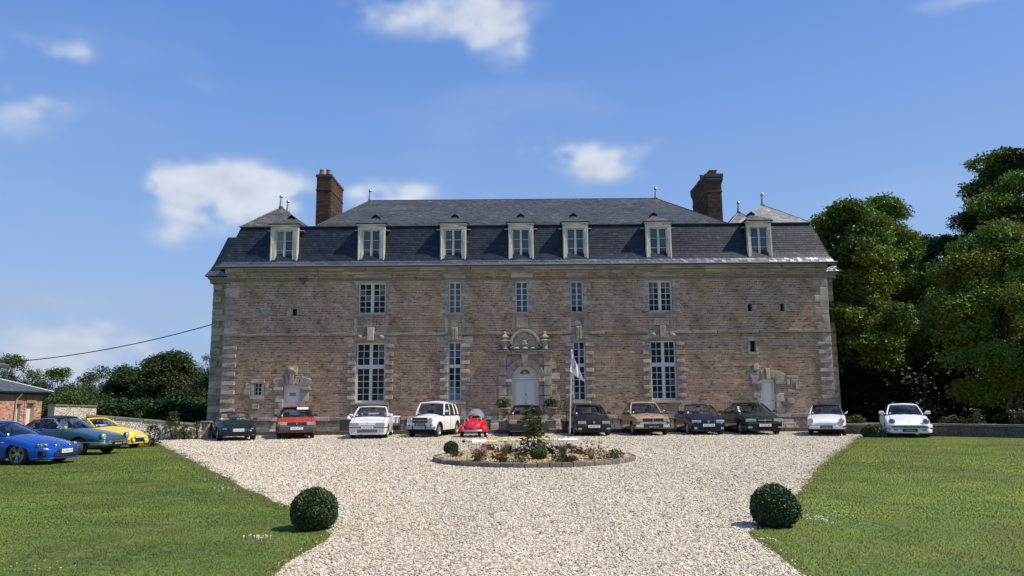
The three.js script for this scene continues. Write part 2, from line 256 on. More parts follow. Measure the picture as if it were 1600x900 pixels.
// openings: [x0, x1, y0, y1]
const bays = [
  { x: [-8.24, -6.74], l: [-8.28, -6.72], cols: 4 }, { x: [-3.41, -2.71], l: [-3.42, -2.70], cols: 2 }, { x: [0.17, 0.88], cols: 2 }, { x: [3.12, 3.82], l: [3.19, 3.86], cols: 2 }, { x: [7.26, 8.58], l: [7.28, 8.66], cols: 4 }];
const UY = [6.2, 7.93], LY = [1.55, 4.7];
const smalls = [[-13.62, -13.2, 1.94, 2.62], [-11.78, -11.46, 6.12, 6.56], [12.56, 12.79, 6.2, 6.6], [14.3, 14.53, 6.2, 6.6], [12.58, 12.88, 4.03, 4.63]];
const doors = [[-12.05, -11.13, 0.5, 2.52], [13.02, 13.78, 0.5, 2.64]];
const PORT = [-0.06, 1.36, 0.5, 3.44];
{
  const s = new THREE.Shape([new THREE.Vector2(XL, 0), new THREE.Vector2(XR, 0), new THREE.Vector2(XR, EAVE), new THREE.Vector2(XL, EAVE)]);
  const hole = (x0, x1, y0, y1) => { s.holes.push(new THREE.Path([new THREE.Vector2(x0, y0), new THREE.Vector2(x0, y1), new THREE.Vector2(x1, y1), new THREE.Vector2(x1, y0)])); excl.push([x0, x1, y0, y1]); };
  for (const b of bays) { hole(b.x[0], b.x[1], ...UY); if (b.l) hole(b.l[0], b.l[1], ...LY); }
  smalls.forEach((r) => hole(...r)); doors.forEach((r) => hole(...r)); hole(...PORT);
  const g = new THREE.ExtrudeGeometry(s, { depth: 0.55, bevelEnabled: false }).translate(0, 0, -0.55);
  const uv = g.attributes.uv; for (let i = 0; i < uv.count; i++) uv.setXY(i, uv.getX(i) * 0.5, uv.getY(i) * 0.5);
  part('front_wall', g, mortar, chateau);
  // side walls, back and the dark rooms behind the windows
  part('side_wall', [bx(0.5, EAVE, 11, XL + 0.25, EAVE / 2, -6.06), bx(0.5, EAVE, 11, XR - 0.25, EAVE / 2, -6.06), bx(32.1, EAVE, 0.5, 0.77, EAVE / 2, -11.8)], mortar, chateau);
  part('floor_slab', [bx(31, 0.3, 10.8, 0.77, 0.3, -6), bx(31, 0.3, 10.8, 0.77, 5.1, -6), bx(31, 0.2, 10.8, 0.77, 8.5, -6)], std([0.1, 0.09, 0.08], 0.9), chateau);
}
// quoins at the two front corners
for (const [side, xe] of [[-1, XL], [1, XR]]) {
  let y = 0.82, k = 0;
  while (y < 7.9) {
    const low = y < 4.85, h = low ? (k % 2 ? 0.2 : 0.27) : R(0.26, 0.46), wide = low ? k % 2 === 1 : k % 2 === 0;
    let w = wide ? R(0.66, 0.74) : low ? R(0.36, 0.42) : R(0.34, 0.5);
    if (y + h > 7.9) break;
    const z1 = wide && low ? 0.07 : 0.03;
    side < 0 ? block('quoin_stone', xe - 0.03, xe + w, y, y + h - 0.015, -0.4, z1) : block('quoin_stone', xe - w, xe + 0.03, y, y + h - 0.015, -0.4, z1);
    y += h; k++;
  }
}
// cornice, brick frieze moulding, string course and plinth, each of single stones
const dullMats = [[0.27, 0.24, 0.20], [0.31, 0.275, 0.225], [0.23, 0.21, 0.18]].map((c) => std(c, 0.92, { map: stoneTex, bumpMap: stoneBump, bumpScale: 0.008 }));
function course(name, y0, y1, z1, w0, w1, x0 = XL - 0.03, x1 = XR + 0.03, cuts = [], z0 = -0.2) {
  let x = x0; while (x < x1 - 0.02) { let e = Math.min(x1, x + R(w0, w1)); if (x1 - e < 0.3) e = x1; const mid = (x + e) / 2; if (!cuts.some(([a, b]) => mid > a && mid < b)) block(name, x + 0.004, e - 0.004, y0, y1, z0, z1, chateau, true, /string|plinth|moulding/.test(name) && y0 !== 0.62 ? pick(dullMats) : undefined); else excl.push([x, e, y0, y1]); x = e; }
}
course('cornice_stone', 8.36, 8.50, 0.16, 0.9, 1.5);
course('cornice_stone', 8.51, 8.66, 0.30, 0.9, 1.5);
course('moulding_stone', 7.99, 8.11, 0.07, 0.9, 1.6);
course('string_stone', 5.05, 5.18, 0.13, 0.7, 1.4);
course('plinth_stone', 0.62, 0.80, 0.14, 0.7, 1.3, XL - 0.1, XR + 0.1, [[-12.1, -11.1], [12.95, 13.85], [-0.5, 1.8]]);
course('plinth_stone', 0.31, 0.615, 0.11, 0.5, 1.0, XL - 0.1, XR + 0.1, [[-12.1, -11.1], [12.95, 13.85], [-0.5, 1.8]]);
course('plinth_stone', 0, 0.305, 0.12, 0.5, 1.0, XL - 0.1, XR + 0.1, [[-0.5, 1.8]]);
// window surrounds
function jambs(x0, x1, y0, y1, strong) {
  for (const s of [-1, 1]) {
    let y = y0, k = 0;
    while (y < y1 - 0.05) {
      const h = Math.min(k % 2 ? 0.19 : 0.26, y1 - y), wide = k % 2, w = wide ? (strong ? 0.42 : R(0.36, 0.42)) : strong ? 0.2 : 0.17, e = s < 0 ? x0 : x1, z1 = wide ? (strong ? 0.085 : 0.03) : 0.018;
      block('jamb_stone', s < 0 ? e - w : e - 0.012, s < 0 ? e + 0.012 : e + w, y, y + h - 0.012, -0.26, z1); y += h; k++;
    }
  }
}
for (const b of bays) {
  jambs(b.x[0], b.x[1], 5.95, 7.97, false);
  for (const e of [b.x[0] - 0.17, b.x[1]]) block('jamb_stone', e, e + 0.17, 5.21, 5.94, -0.2, 0.02);
  const w = b.x[1] - b.x[0], cx = (b.x[0] + b.x[1]) / 2;
  block('lintel_stone', b.x[0] - 0.2, b.x[1] + 0.2, 7.94, 8.1, -0.3, 0.05);
  block('lintel_stone', b.x[0] - 0.24, b.x[1] + 0.24, 8.11, 8.36, -0.1, 0.10);
  block('window_sill', b.x[0] - 0.16, b.x[1] + 0.16, 6.1, 6.2, -0.35, 0.12);
  // carved cartouche between the storeys
  const cw = b.l ? (w > 1 ? 0.78 : 0.36) : 0.62, c0 = b.l ? 5.5 : 5.42, c1 = b.l ? 5.86 : 5.9;
  block('carved_panel', cx - cw / 2, cx + cw / 2, c0, c1, -0.1, 0.06);
  const cv = [bx(cw * 0.72, 0.03, 0.05, cx, c0 + 0.09, 0.075), bx(cw * 0.72, 0.03, 0.05, cx, c1 - 0.09, 0.075), sph(0.08, cx, (c0 + c1) / 2, 0.06, 1.2, 1, 0.6), sph(0.05, cx - cw * 0.27, (c0 + c1) / 2, 0.06, 1, 1.8, 0.6), sph(0.05, cx + cw * 0.27, (c0 + c1) / 2, 0.06, 1, 1.8, 0.6)];
  part('carving', cv, stoneMats[2], chateau);
  if (!b.l) continue;
  jambs(b.l[0], b.l[1], 1.45, 4.62, true);
  const lw = b.l[1] - b.l[0], lc = (b.l[0] + b.l[1]) / 2;
  block('lintel_stone', b.l[0] - 0.02, b.l[1] + 0.02, 4.69, 4.82, -0.3, 0.03);
  // fanned voussoirs with a tall keystone
  const nv = lw > 1 ? 5 : 3, vw = (lw + 0.3) / nv;
  for (let i = 0; i < nv; i++) { const key = i === (nv - 1) / 2, x = lc + (i - (nv - 1) / 2) * vw, o = block(key ? 'keystone' : 'lintel_stone', x - vw * 0.48, x + vw * 0.48, 4.8, key ? 5.46 : 5.04, -0.1, key ? 0.2 : 0.10); o.rotation.z = -(i - (nv - 1) / 2) * 0.13; }
  if (lw > 1) for (const s of [-1, 1]) part('carving', sph(0.13, lc + s * lw * 0.36, 4.96, 0.1, 1.3, 1, 0.6, 10), stoneMats[1], chateau);
  else part('carving', [rod([lc - 0.05, 4.82, 0.2], [lc - 0.05, 5.4, 0.22], 0.03), rod([lc + 0.06, 4.82, 0.2], [lc + 0.06, 5.4, 0.22], 0.03)], stoneMats[1], chateau);
  for (const s of [-1, 1]) block('lintel_stone', s < 0 ? b.l[0] - 0.62 : b.l[1] + 0.05, s < 0 ? b.l[0] - 0.05 : b.l[1] + 0.62, 4.66, 4.98, -0.1, 0.06);
  block('window_sill', b.l[0] - 0.22, b.l[1] + 0.22, 1.42, 1.54, -0.35, 0.16);
  for (const e of [b.l[0] - 0.2, b.l[1] + 0.0]) block('jamb_stone', e, e + 0.22, 0.82, 1.40, -0.2, 0.02);
}
// windows: a frame, two leaves with glazing bars, and every pane
function windowAt(x0, x1, y0, y1, cols, tiers, z, glass, parent = chateau, fm = winPaint, fw = cols === 2 ? 0.06 : 0.065) {
  const w = sub('window', parent), W = x1 - x0, cx = (x0 + x1) / 2; w.position.set(cx, y0, z);
  const H = y1 - y0, fr = [bx(fw, H, 0.09, -W / 2 + fw / 2, H / 2, 0), bx(fw, H, 0.09, W / 2 - fw / 2, H / 2, 0), bx(W - 2 * fw, fw, 0.09, 0, fw / 2, 0), bx(W - 2 * fw, fw, 0.09, 0, H - fw / 2, 0)];
  part('frame', fr, fm, w);
  const slim = cols === 2, bars = [], bw = 0.028, leaf = slim ? 0.02 : 0.04, mull = slim ? 0.034 : 0.12;
  let yb = fw; const inner = W - 2 * fw;
  tiers.forEach((t, ti) => {
    const hh = (H - 2 * fw - (tiers.length - 1) * 0.13) * t.share, lw = (inner - mull) / 2, n = cols / 2;
    for (const s of [-1, 1]) {
      const xl = s < 0 ? -inner / 2 : mull / 2, pw = (lw - (n - 1) * bw - 2 * leaf * (cols > 2 ? 0.6 : 0.8)) / n, ph = (hh - (t.rows - 1) * bw - 2 * leaf) / t.rows, lx = xl + leaf * (cols > 2 ? 0.6 : 0.8);
      for (let r = 0; r < t.rows; r++) for (let c = 0; c < n; c++) { const o = part('pane', paneGeo, glass(ti, r, c + (s > 0 ? n : 0), t.rows), w); o.position.set(lx + c * (pw + bw) + pw / 2, yb + leaf + r * (ph + bw) + ph / 2, -0.015); o.scale.set(pw + 0.012, ph + 0.012, 1); o.rotation.set(R(-0.008, 0.008), R(-0.01, 0.01), 0); }
      for (let r = 1; r < t.rows; r++) bars.push(bx(lw, bw, 0.05, xl + lw / 2, yb + leaf + r * (ph + bw) - bw / 2, 0.001));
      for (let c = 1; c < n; c++) bars.push(bx(bw, hh, 0.046, lx + c * (pw + bw) - bw / 2, yb + hh / 2, 0.001));
      const e = leaf * (cols > 2 ? 0.6 : 0.8); bars.push(bx(e, hh, 0.06, xl + e / 2, yb + hh / 2, 0.002), bx(e, hh, 0.06, xl + lw - e / 2, yb + hh / 2, 0.002), bx(lw - 2 * e, leaf, 0.06, xl + lw / 2, yb + leaf / 2, 0.002), bx(lw - 2 * e, leaf, 0.06, xl + lw / 2, yb + hh - leaf / 2, 0.002));
    }
    bars.push(bx(mull, hh, 0.08, 0, yb + hh / 2, 0.006));
    yb += hh; if (ti < tiers.length - 1) { bars.push(bx(inner, 0.13, 0.085, 0, yb + 0.065, 0.01), bx(inner, 0.04, 0.13, 0, yb + 0.03, 0.012)); yb += 0.13; }
  });
  part('glazing_bar', bars, fm, w);
  return w;
}
const paneGeo = new THREE.PlaneGeometry(1, 1, 1, 1);
bays.forEach((b, i) => {
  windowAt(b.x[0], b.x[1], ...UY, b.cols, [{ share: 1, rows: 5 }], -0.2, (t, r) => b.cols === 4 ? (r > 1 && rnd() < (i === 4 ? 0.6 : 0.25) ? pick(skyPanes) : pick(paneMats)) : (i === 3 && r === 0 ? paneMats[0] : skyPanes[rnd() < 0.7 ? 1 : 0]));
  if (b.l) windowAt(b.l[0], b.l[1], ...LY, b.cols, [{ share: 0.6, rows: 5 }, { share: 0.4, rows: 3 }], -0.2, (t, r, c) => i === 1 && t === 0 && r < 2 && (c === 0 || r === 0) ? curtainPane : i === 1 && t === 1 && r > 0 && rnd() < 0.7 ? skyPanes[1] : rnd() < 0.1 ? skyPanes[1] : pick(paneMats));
});
// small openings with their stone frames
smalls.forEach(([x0, x1, y0, y1], i) => {
  const t = [0.17, 0.09, 0.08, 0.08, 0.13][i];
  block('frame_stone', x0 - t, x0, y0, y1, -0.3, 0.03); block('frame_stone', x1, x1 + t, y0, y1, -0.3, 0.03);
  block('frame_stone', x0 - t, x1 + t, y1, y1 + t * 1.1, -0.3, 0.04); block('frame_stone', x0 - t, x1 + t, y0 - t, y0, -0.3, 0.05);
  if (i === 0) { block('frame_stone', x0 - 0.5, x0 - t - 0.01, 1.98, 2.26, -0.2, 0.04); block('frame_stone', x0 - 0.42, x0 - t - 0.01, 2.3, 2.6, -0.2, 0.04); block('frame_stone', x1 + t + 0.01, x1 + 0.55, 1.98, 2.3, -0.2, 0.04); block('frame_stone', x1 + t + 0.01, x1 + 0.36, 2.32, 2.62, -0.2, 0.04); }
  if (i >= 1 && i < 4) { const cx = (x0 + x1) / 2; block('frame_stone', cx - 0.07, cx + 0.07, y1 + t * 1.1, y1 + 0.28, -0.2, 0.02); block('frame_stone', cx - 0.07, cx + 0.07, y0 - 0.3, y0 - t, -0.2, 0.02); block('frame_stone', x0 - 0.24, x0 - t, (y0 + y1) / 2 - 0.1, (y0 + y1) / 2 + 0.08, -0.2, 0.02); block('frame_stone', x1 + t, x1 + 0.24, (y0 + y1) / 2 - 0.1, (y0 + y1) / 2 + 0.08, -0.2, 0.02); }
  if (i === 0) { const w = sub('window', chateau); w.position.set((x0 + x1) / 2, (y0 + y1) / 2, -0.16); part('pane', paneGeo.clone().scale(x1 - x0, y1 - y0, 1), paneMats[0], w).position.z = -0.03; part('frame', [bx(0.06, 0.68, 0.05, -0.18, 0, 0), bx(0.06, 0.68, 0.05, 0.18, 0, 0), bx(0.05, 0.68, 0.05, 0, 0, 0.002), bx(0.4, 0.05, 0.04, 0, -0.31, 0), bx(0.4, 0.05, 0.04, 0, 0.31, 0), bx(0.4, 0.03, 0.04, 0, 0.1, 0), bx(0.4, 0.03, 0.04, 0, -0.11, 0)], white, w); }
  else { const w = sub('window', chateau); w.position.set((x0 + x1) / 2, (y0 + y1) / 2, -0.3); part('pane', paneGeo.clone().scale(x1 - x0, y1 - y0, 1), paneMats[0], w); if (i === 1) part('frame', [bx(0.035, 0.44, 0.05, -0.14, 0, 0.2), bx(0.035, 0.44, 0.05, 0.14, 0, 0.2), bx(0.3, 0.035, 0.05, 0, -0.2, 0.202), bx(0.3, 0.035, 0.05, 0, 0.2, 0.202)], white, w); }
});
// blocked octagonal opening on the left, odd stones on the right
{ const g = new THREE.CylinderGeometry(0.26, 0.26, 0.3, 8).rotateX(Math.PI / 2).rotateZ(Math.PI / 8); const o = part('blocked_opening', g, stoneMats[3], chateau); o.position.set(-13.15, 6.3, -0.12); o.scale.y = 1.15; excl.push([-13.41, -12.89, 6.0, 6.6]);
  block('frame_stone', -13.22, -13.08, 6.61, 6.86, -0.2, 0.02); block('frame_stone', -13.22, -13.08, 5.74, 5.99, -0.2, 0.02); block('frame_stone', -13.62, -13.42, 6.22, 6.42, -0.2, 0.02); block('frame_stone', -12.88, -12.66, 6.22, 6.42, -0.2, 0.02);
  block('frame_stone', -13.66, -13.3, 1.25, 1.52, -0.1, 0.05);
  block('frame_stone', 12.7, 12.97, 3.1, 3.4, -0.1, 0.09);
  for (const r of [[14.38, 15.0, 2.62, 2.78], [14.84, 15.04, 2.06, 2.6], [14.4, 15.0, 1.9, 2.02], [14.4, 14.54, 2.3, 2.6], [14.6, 14.84, 2.4, 2.6]]) block('frame_stone', ...r, -0.1, 0.06); block('frame_stone', 14.36, 14.7, 1.34, 1.6, -0.1, 0.12);
}
// side doors with their stone heads
function panelDoor(name, x0, x1, y0, y1, z, panels, m = greyWood) {
  const d = sub(name, chateau), W = x1 - x0, H = y1 - y0; d.position.set((x0 + x1) / 2, y0, z);
  part('door_leaf', bx(W, H, 0.05, 0, H / 2, 0), m, d);
  part('frame', [bx(0.07, H, 0.1, -W / 2 + 0.035, H / 2, 0.02), bx(0.07, H, 0.1, W / 2 - 0.035, H / 2, 0.02), bx(W - 0.14, 0.07, 0.1, 0, H - 0.035, 0.02)], m, d);
  for (const [px, py, pw, ph] of panels) { part('panel', [rb(pw, ph, 0.03, px, py, 0.035, 0.012), bx(pw + 0.06, 0.02, 0.03, px, py + ph / 2 + 0.02, 0.03), bx(pw + 0.06, 0.02, 0.03, px, py - ph / 2 - 0.02, 0.03), bx(0.02, ph + 0.02, 0.03, px - pw / 2 - 0.02, py, 0.03), bx(0.02, ph + 0.02, 0.03, px + pw / 2 + 0.02, py, 0.03)], m, d); }
  return d;
}
const doorTextL = (() => { const c = document.createElement('canvas'); c.width = 128; c.height = 64; const x = c.getContext('2d'); x.fillStyle = '#a9b0c4'; x.fillRect(0, 0, 128, 64); x.strokeStyle = '#7f86d8'; x.lineWidth = 5; x.beginPath(); x.moveTo(14, 20); x.lineTo(40, 44); x.lineTo(58, 18); x.lineTo(76, 46); x.lineTo(112, 22); x.stroke(); const t = new THREE.CanvasTexture(c); t.colorSpace = THREE.SRGBColorSpace; return t; })();
{
  const d = panelDoor('door', ...doors[0], -0.2, [[0, 1.45, 0.62, 0.72], [0, 0.86, 0.62, 0.16], [0, 0.6, 0.62, 0.14], [0, 0.26, 0.62, 0.3]]);
  part('notice', bx(0.34, 0.17, 0.01, 0, 1.5, 0.056), std([0.55, 0.55, 0.62], 0.8, { map: doorTextL }), d); part('handle', [rod([0.35, 1.0, 0.05], [0.35, 1.0, 0.1], 0.015), rod([0.35, 1.0, 0.1], [0.25, 1.0, 0.1], 0.012)], iron, d);
  const e = panelDoor('door', ...doors[1], -0.22, [[0, 1.5, 0.5, 0.84], [0, 0.82, 0.5, 0.2], [0, 0.36, 0.5, 0.5]], std([0.76, 0.73, 0.66], 0.6)); part('handle', [rod([0.3, 1.0, 0.05], [0.3, 1.0, 0.1], 0.015), rod([0.3, 1.0, 0.1], [0.2, 1.0, 0.1], 0.012)], iron, e);
}
doors.forEach(([x0, x1, y0, y1], i) => {
  for (const s of [-1, 1]) { let y = 0.81, k = 0; while (y < y1 - 0.35) { const h = R(0.3, 0.5), w = k++ % 2 ? 0.24 : 0.42; s < 0 ? block('jamb_stone', x0 - w, x0 + 0.01, y, Math.min(y + h - 0.012, y1 - 0.02), -0.25, 0.05) : block('jamb_stone', x1 - 0.01, x1 + w, y, Math.min(y + h - 0.012, y1 - 0.02), -0.25, 0.05); y += h; } }
  for (const s of [-1, 1]) { const e = s < 0 ? x0 : x1; block('frame_stone', Math.min(e, e + s * 0.5), Math.max(e, e + s * 0.5), y1 - 0.3, y1 - 0.16, -0.1, 0.14); const o = block('arch_stone', Math.min(e + s * -0.06, e + s * 0.5), Math.max(e + s * -0.06, e + s * 0.5), y1 - 0.14, y1 + 0.34, -0.25, 0.06); o.rotation.z = -s * 0.35; }
  const c = (x0 + x1) / 2; for (const k of [-1, 0, 1]) { const o = block('arch_stone', c + k * 0.24 - 0.11, c + k * 0.24 + 0.11, y1 + (k ? 0.02 : -0.02), y1 + (k ? 0.42 : 0.52), -0.25, k ? 0.08 : 0.15); o.rotation.z = -k * 0.2; }
  if (i === 0) { block('carved_panel', c - 0.24, c + 0.26, y1 + 0.5, y1 + 0.92, -0.1, 0.12); part('carving', [sph(0.13, c - 0.05, y1 + 0.76, 0.12, 1.2, 0.9, 0.6, 9), sph(0.08, c + 0.14, y1 + 0.66, 0.12, 1, 1, 0.7, 8), sph(0.07, c - 0.16, y1 + 0.6, 0.12, 1, 1, 0.7, 8)], stoneMats[0], chateau); }
});
// main portal
{
  const cx = 0.65, M = stoneMats;
  excl.push([-0.76, 2.1, 0, 4.2], [-0.05, 1.4, 4.2, 5.1]);
  // piers
  for (const s of [-1, 1]) {
    for (let k = 0; k < 6; k++) { const y0 = 0.8 + k * 0.52, a = cx + s * 0.71, b = cx + s * 0.98, c = cx + s * 1.38; block('portal_stone', Math.min(a, b), Math.max(a, b), y0, y0 + 0.505, -0.5, 0.14, chateau, false, M[k % 2 ? 1 : 4]); block('portal_stone', Math.min(b, c), Math.max(b, c), y0, y0 + 0.505, -0.1, 0.22, chateau, false, M[k % 2 ? 0 : 1]); }
    block('portal_stone', cx + s * 0.86 - 0.16, cx + s * 0.86 + 0.16, 2.56, 2.72, -0.3, 0.25, chateau, false);
    block('portal_stone', cx + s * 1.18 - 0.24, cx + s * 1.18 + 0.24, 3.84, 4.0, -0.1, 0.27, chateau, false);
    block('portal_stone', cx + s * 1.18 - 0.22, cx + s * 1.18 + 0.22, 0.3, 0.8, -0.1, 0.27, chateau, false);
  }
  for (let k = 0; k < 5; k++) block('portal_stone', cx + 1.39, cx + 1.39 + (k % 2 ? 0.42 : 0.26), 1.0 + k * 0.56, 1.0 + k * 0.56 + 0.3, -0.1, 0.07);
  // spandrel wall with the round arch cut out, arch stones
  const sp = new THREE.Shape([new THREE.Vector2(cx - 0.98, 2.72), new THREE.Vector2(cx - 0.98, 4.0), new THREE.Vector2(cx + 0.98, 4.0), new THREE.Vector2(cx + 0.98, 2.72), new THREE.Vector2(cx + 0.72, 2.72)]); sp.absarc(cx, 2.72, 0.72, 0, Math.PI, false);
  part('portal_spandrel', new THREE.ExtrudeGeometry(sp, { depth: 0.5, bevelEnabled: false, curveSegments: 24 }).translate(0, 0, -0.42), M[1], chateau);
  const arc = (r0, r1, a0, a1, d, z) => { const s = new THREE.Shape(); s.absarc(cx, 2.72, r1, a0, a1, false); s.absarc(cx, 2.72, r0, a1, a0, true); return new THREE.ExtrudeGeometry(s, { depth: d, bevelEnabled: true, bevelSize: 0.012, bevelThickness: 0.012, bevelSegments: 1, curveSegments: 4 }).translate(0, 0, z); };
  for (let k = 0; k < 11; k++) part('arch_stone', arc(0.73, 0.96, Math.PI * k / 11 + 0.008, Math.PI * (k + 1) / 11 - 0.008, 0.1, 0.07), pick(M), chateau);
  for (let k = 0; k < 11; k++) part('arch_stone', arc(0.97, 1.02, Math.PI * k / 11, Math.PI * (k + 1) / 11, 0.12, 0.08), M[0], chateau);
  const ks = new THREE.Shape([new THREE.Vector2(-0.1, 0), new THREE.Vector2(0.1, 0), new THREE.Vector2(0.18, 0.62), new THREE.Vector2(-0.18, 0.62)]); part('keystone', new THREE.ExtrudeGeometry(ks, { depth: 0.3, bevelEnabled: true, bevelSize: 0.015, bevelThickness: 0.015, bevelSegments: 1 }).translate(cx, 3.38, 0), M[2], chateau);
  for (const s of [-1, 1]) part('carved_panel', bx(0.42, 0.05, 0.04, cx + s * 0.62, 3.8, 0.1), M[0], chateau);
  // entablature
  for (let k = 0; k < 4; k++) { block('portal_stone', cx - 1.42 + k * 0.71, cx - 0.72 + k * 0.71, 4.0, 4.12, -0.1, 0.3, chateau, false); block('portal_stone', cx - 1.5 + k * 0.75, cx - 0.76 + k * 0.75, 4.125, 4.21, -0.1, 0.44, chateau, false); }
  part('lead_cover', bx(3.04, 0.02, 0.56, cx, 4.222, 0.18), std([0.06, 0.055, 0.05], 0.7), chateau);
  // rounded pediment with carved arms
  const ps = new THREE.Shape([new THREE.Vector2(-0.68, 4.24), new THREE.Vector2(0.68, 4.24), new THREE.Vector2(0.68, 4.62)]); ps.absarc(0, 4.5, 0.69, 0.17, Math.PI - 0.17, false);
  part('pediment', new THREE.ExtrudeGeometry(ps, { depth: 0.3, bevelEnabled: true, bevelSize: 0.02, bevelThickness: 0.02, bevelSegments: 1, curveSegments: 20 }).translate(cx, 0, -0.1), M[4], chateau);
  const rim = new THREE.Shape(); rim.absarc(0, 4.5, 0.79, 0.1, Math.PI - 0.1, false); rim.absarc(0, 4.5, 0.68, Math.PI - 0.1, 0.1, true);
  part('pediment_moulding', new THREE.ExtrudeGeometry(rim, { depth: 0.2, bevelEnabled: true, bevelSize: 0.015, bevelThickness: 0.015, bevelSegments: 1, curveSegments: 22 }).translate(cx, 0, 0.14), M[0], chateau);
  const cv = []; const scroll = (x, y, s, tw) => { const p = []; for (let i = 0; i < 16; i++) { const a = i * 0.5, r = s * (1 - i / 18); p.push([x + tw * Math.cos(a) * r, y + Math.sin(a) * r, 0.24]); } cv.push(tube(p, 0.03, 24, 5)); };
  scroll(cx - 0.36, 4.66, 0.2, 1); scroll(cx + 0.36, 4.66, 0.2, -1); scroll(cx - 0.42, 4.42, 0.13, -1); scroll(cx + 0.42, 4.42, 0.13, 1);
  cv.push(rod([cx - 0.36, 4.95, 0.22], [cx + 0.1, 4.5, 0.28], 0.045, 0.06), rod([cx + 0.36, 4.95, 0.22], [cx - 0.1, 4.5, 0.28], 0.045, 0.06), sph(0.12, cx, 4.66, 0.24, 1, 0.8, 0.7, 10), sph(0.07, cx, 5.08, 0.22, 2, 0.8, 1, 8), sph(0.06, cx - 0.3, 5.0, 0.22, 1.6, 0.8, 1, 8), sph(0.06, cx + 0.3, 5.0, 0.22, 1.6, 0.8, 1, 8), sph(0.08, cx - 0.45, 4.3, 0.28, 2.2, 0.7, 1, 8), sph(0.08, cx + 0.45, 4.3, 0.28, 2.2, 0.7, 1, 8), sph(0.08, cx, 4.3, 0.28, 2, 0.9, 1, 8));
  part('carved_arms', cv, M[2], chateau);
  for (const s of [-1, 1]) {
    const u = lathe([[0, 0], [0.2, 0], [0.22, 0.06], [0.16, 0.1], [0.2, 0.34], [0.25, 0.42], [0.36, 0.5], [0.36, 0.54], [0.14, 0.58], [0.13, 0.66], [0.22, 0.7], [0.24, 0.75], [0.12, 0.84], [0.07, 0.94], [0.09, 0.98], [0.05, 1.04], [0, 1.07]], 18).scale(0.92, 0.92, 0.92).translate(cx + s * 1.05, 4.23, 0.18);
    part('stone_finial', u, M[4], chateau);
    const vs = []; for (let i = 0; i < 14; i++) { const a = i * 0.48, r = 0.17 * (1 - i / 17); vs.push([cx + s * (0.74 + Math.cos(a) * r * 0.8), 4.42 + Math.sin(a) * r, 0.2]); } part('carved_scroll', tube(vs, 0.05, 24, 6), M[2], chateau);
  }
  // double door and its overlight
  const d = sub('entrance_door', chateau); d.position.set(cx, 0.62, -0.24);
  part('frame', [bx(0.08, 2.1, 0.12, -0.67, 1.05, 0), bx(0.08, 2.1, 0.12, 0.67, 1.05, 0), bx(1.42, 0.1, 0.16, 0, 2.12, 0.02), bx(1.42, 0.06, 0.2, 0, 2.22, 0.03)], greyWood, d);
  for (const s of [-1, 1]) {
    part('door_leaf', bx(0.62, 2.06, 0.05, s * 0.315, 1.03, 0), greyWood, d);
    for (const [py, ph] of [[1.33, 1.2], [0.42, 0.34]]) part('panel', [rb(0.4, ph, 0.03, s * 0.32, py, 0.035, 0.012), bx(0.48, 0.025, 0.04, s * 0.32, py + ph / 2 + 0.03, 0.03), bx(0.48, 0.025, 0.04, s * 0.32, py - ph / 2 - 0.03, 0.03), bx(0.025, ph + 0.04, 0.04, s * 0.32 - 0.23, py, 0.03), bx(0.025, ph + 0.04, 0.04, s * 0.32 + 0.23, py, 0.03)], greyWood, d);
    part('door_knob', sph(0.035, s * 0.3, 0.42, 0.07), iron, d);
  }
  part('handle', [bx(0.03, 0.3, 0.03, 0.02, 0.68, 0.06), rod([0.0, 1.35, 0.05], [0.08, 1.22, 0.06], 0.012)], iron, d);
  const tp = new THREE.Shape(); tp.absarc(0, 0, 0.71, 0, Math.PI, false); const tg = new THREE.ExtrudeGeometry(tp, { depth: 0.05, bevelEnabled: false, curveSegments: 20 }).translate(0, 2.1, -0.03); part('overlight_panel', tg, greyWood, d);
  const ol = new THREE.Shape(); ol.absarc(0, 0, 0.3, 0, Math.PI, false); part('pane', new THREE.ExtrudeGeometry(ol, { depth: 0.01, bevelEnabled: false, curveSegments: 16 }).scale(0.85, 0.75, 1).translate(0, 2.36, 0.025), paneMats[0], d);
  const gr = []; for (let k = -3; k <= 3; k++) gr.push(rod([k * 0.03, 2.37, 0.045], [k * 0.075, 2.36 + 0.22 * Math.sqrt(Math.max(0, 1 - (k / 3.6) ** 2)), 0.045], 0.01)); gr.push(sph(0.05, 0, 2.44, 0.045, 1.6, 0.8, 0.4, 8)); part('grille', gr, white, d);
}
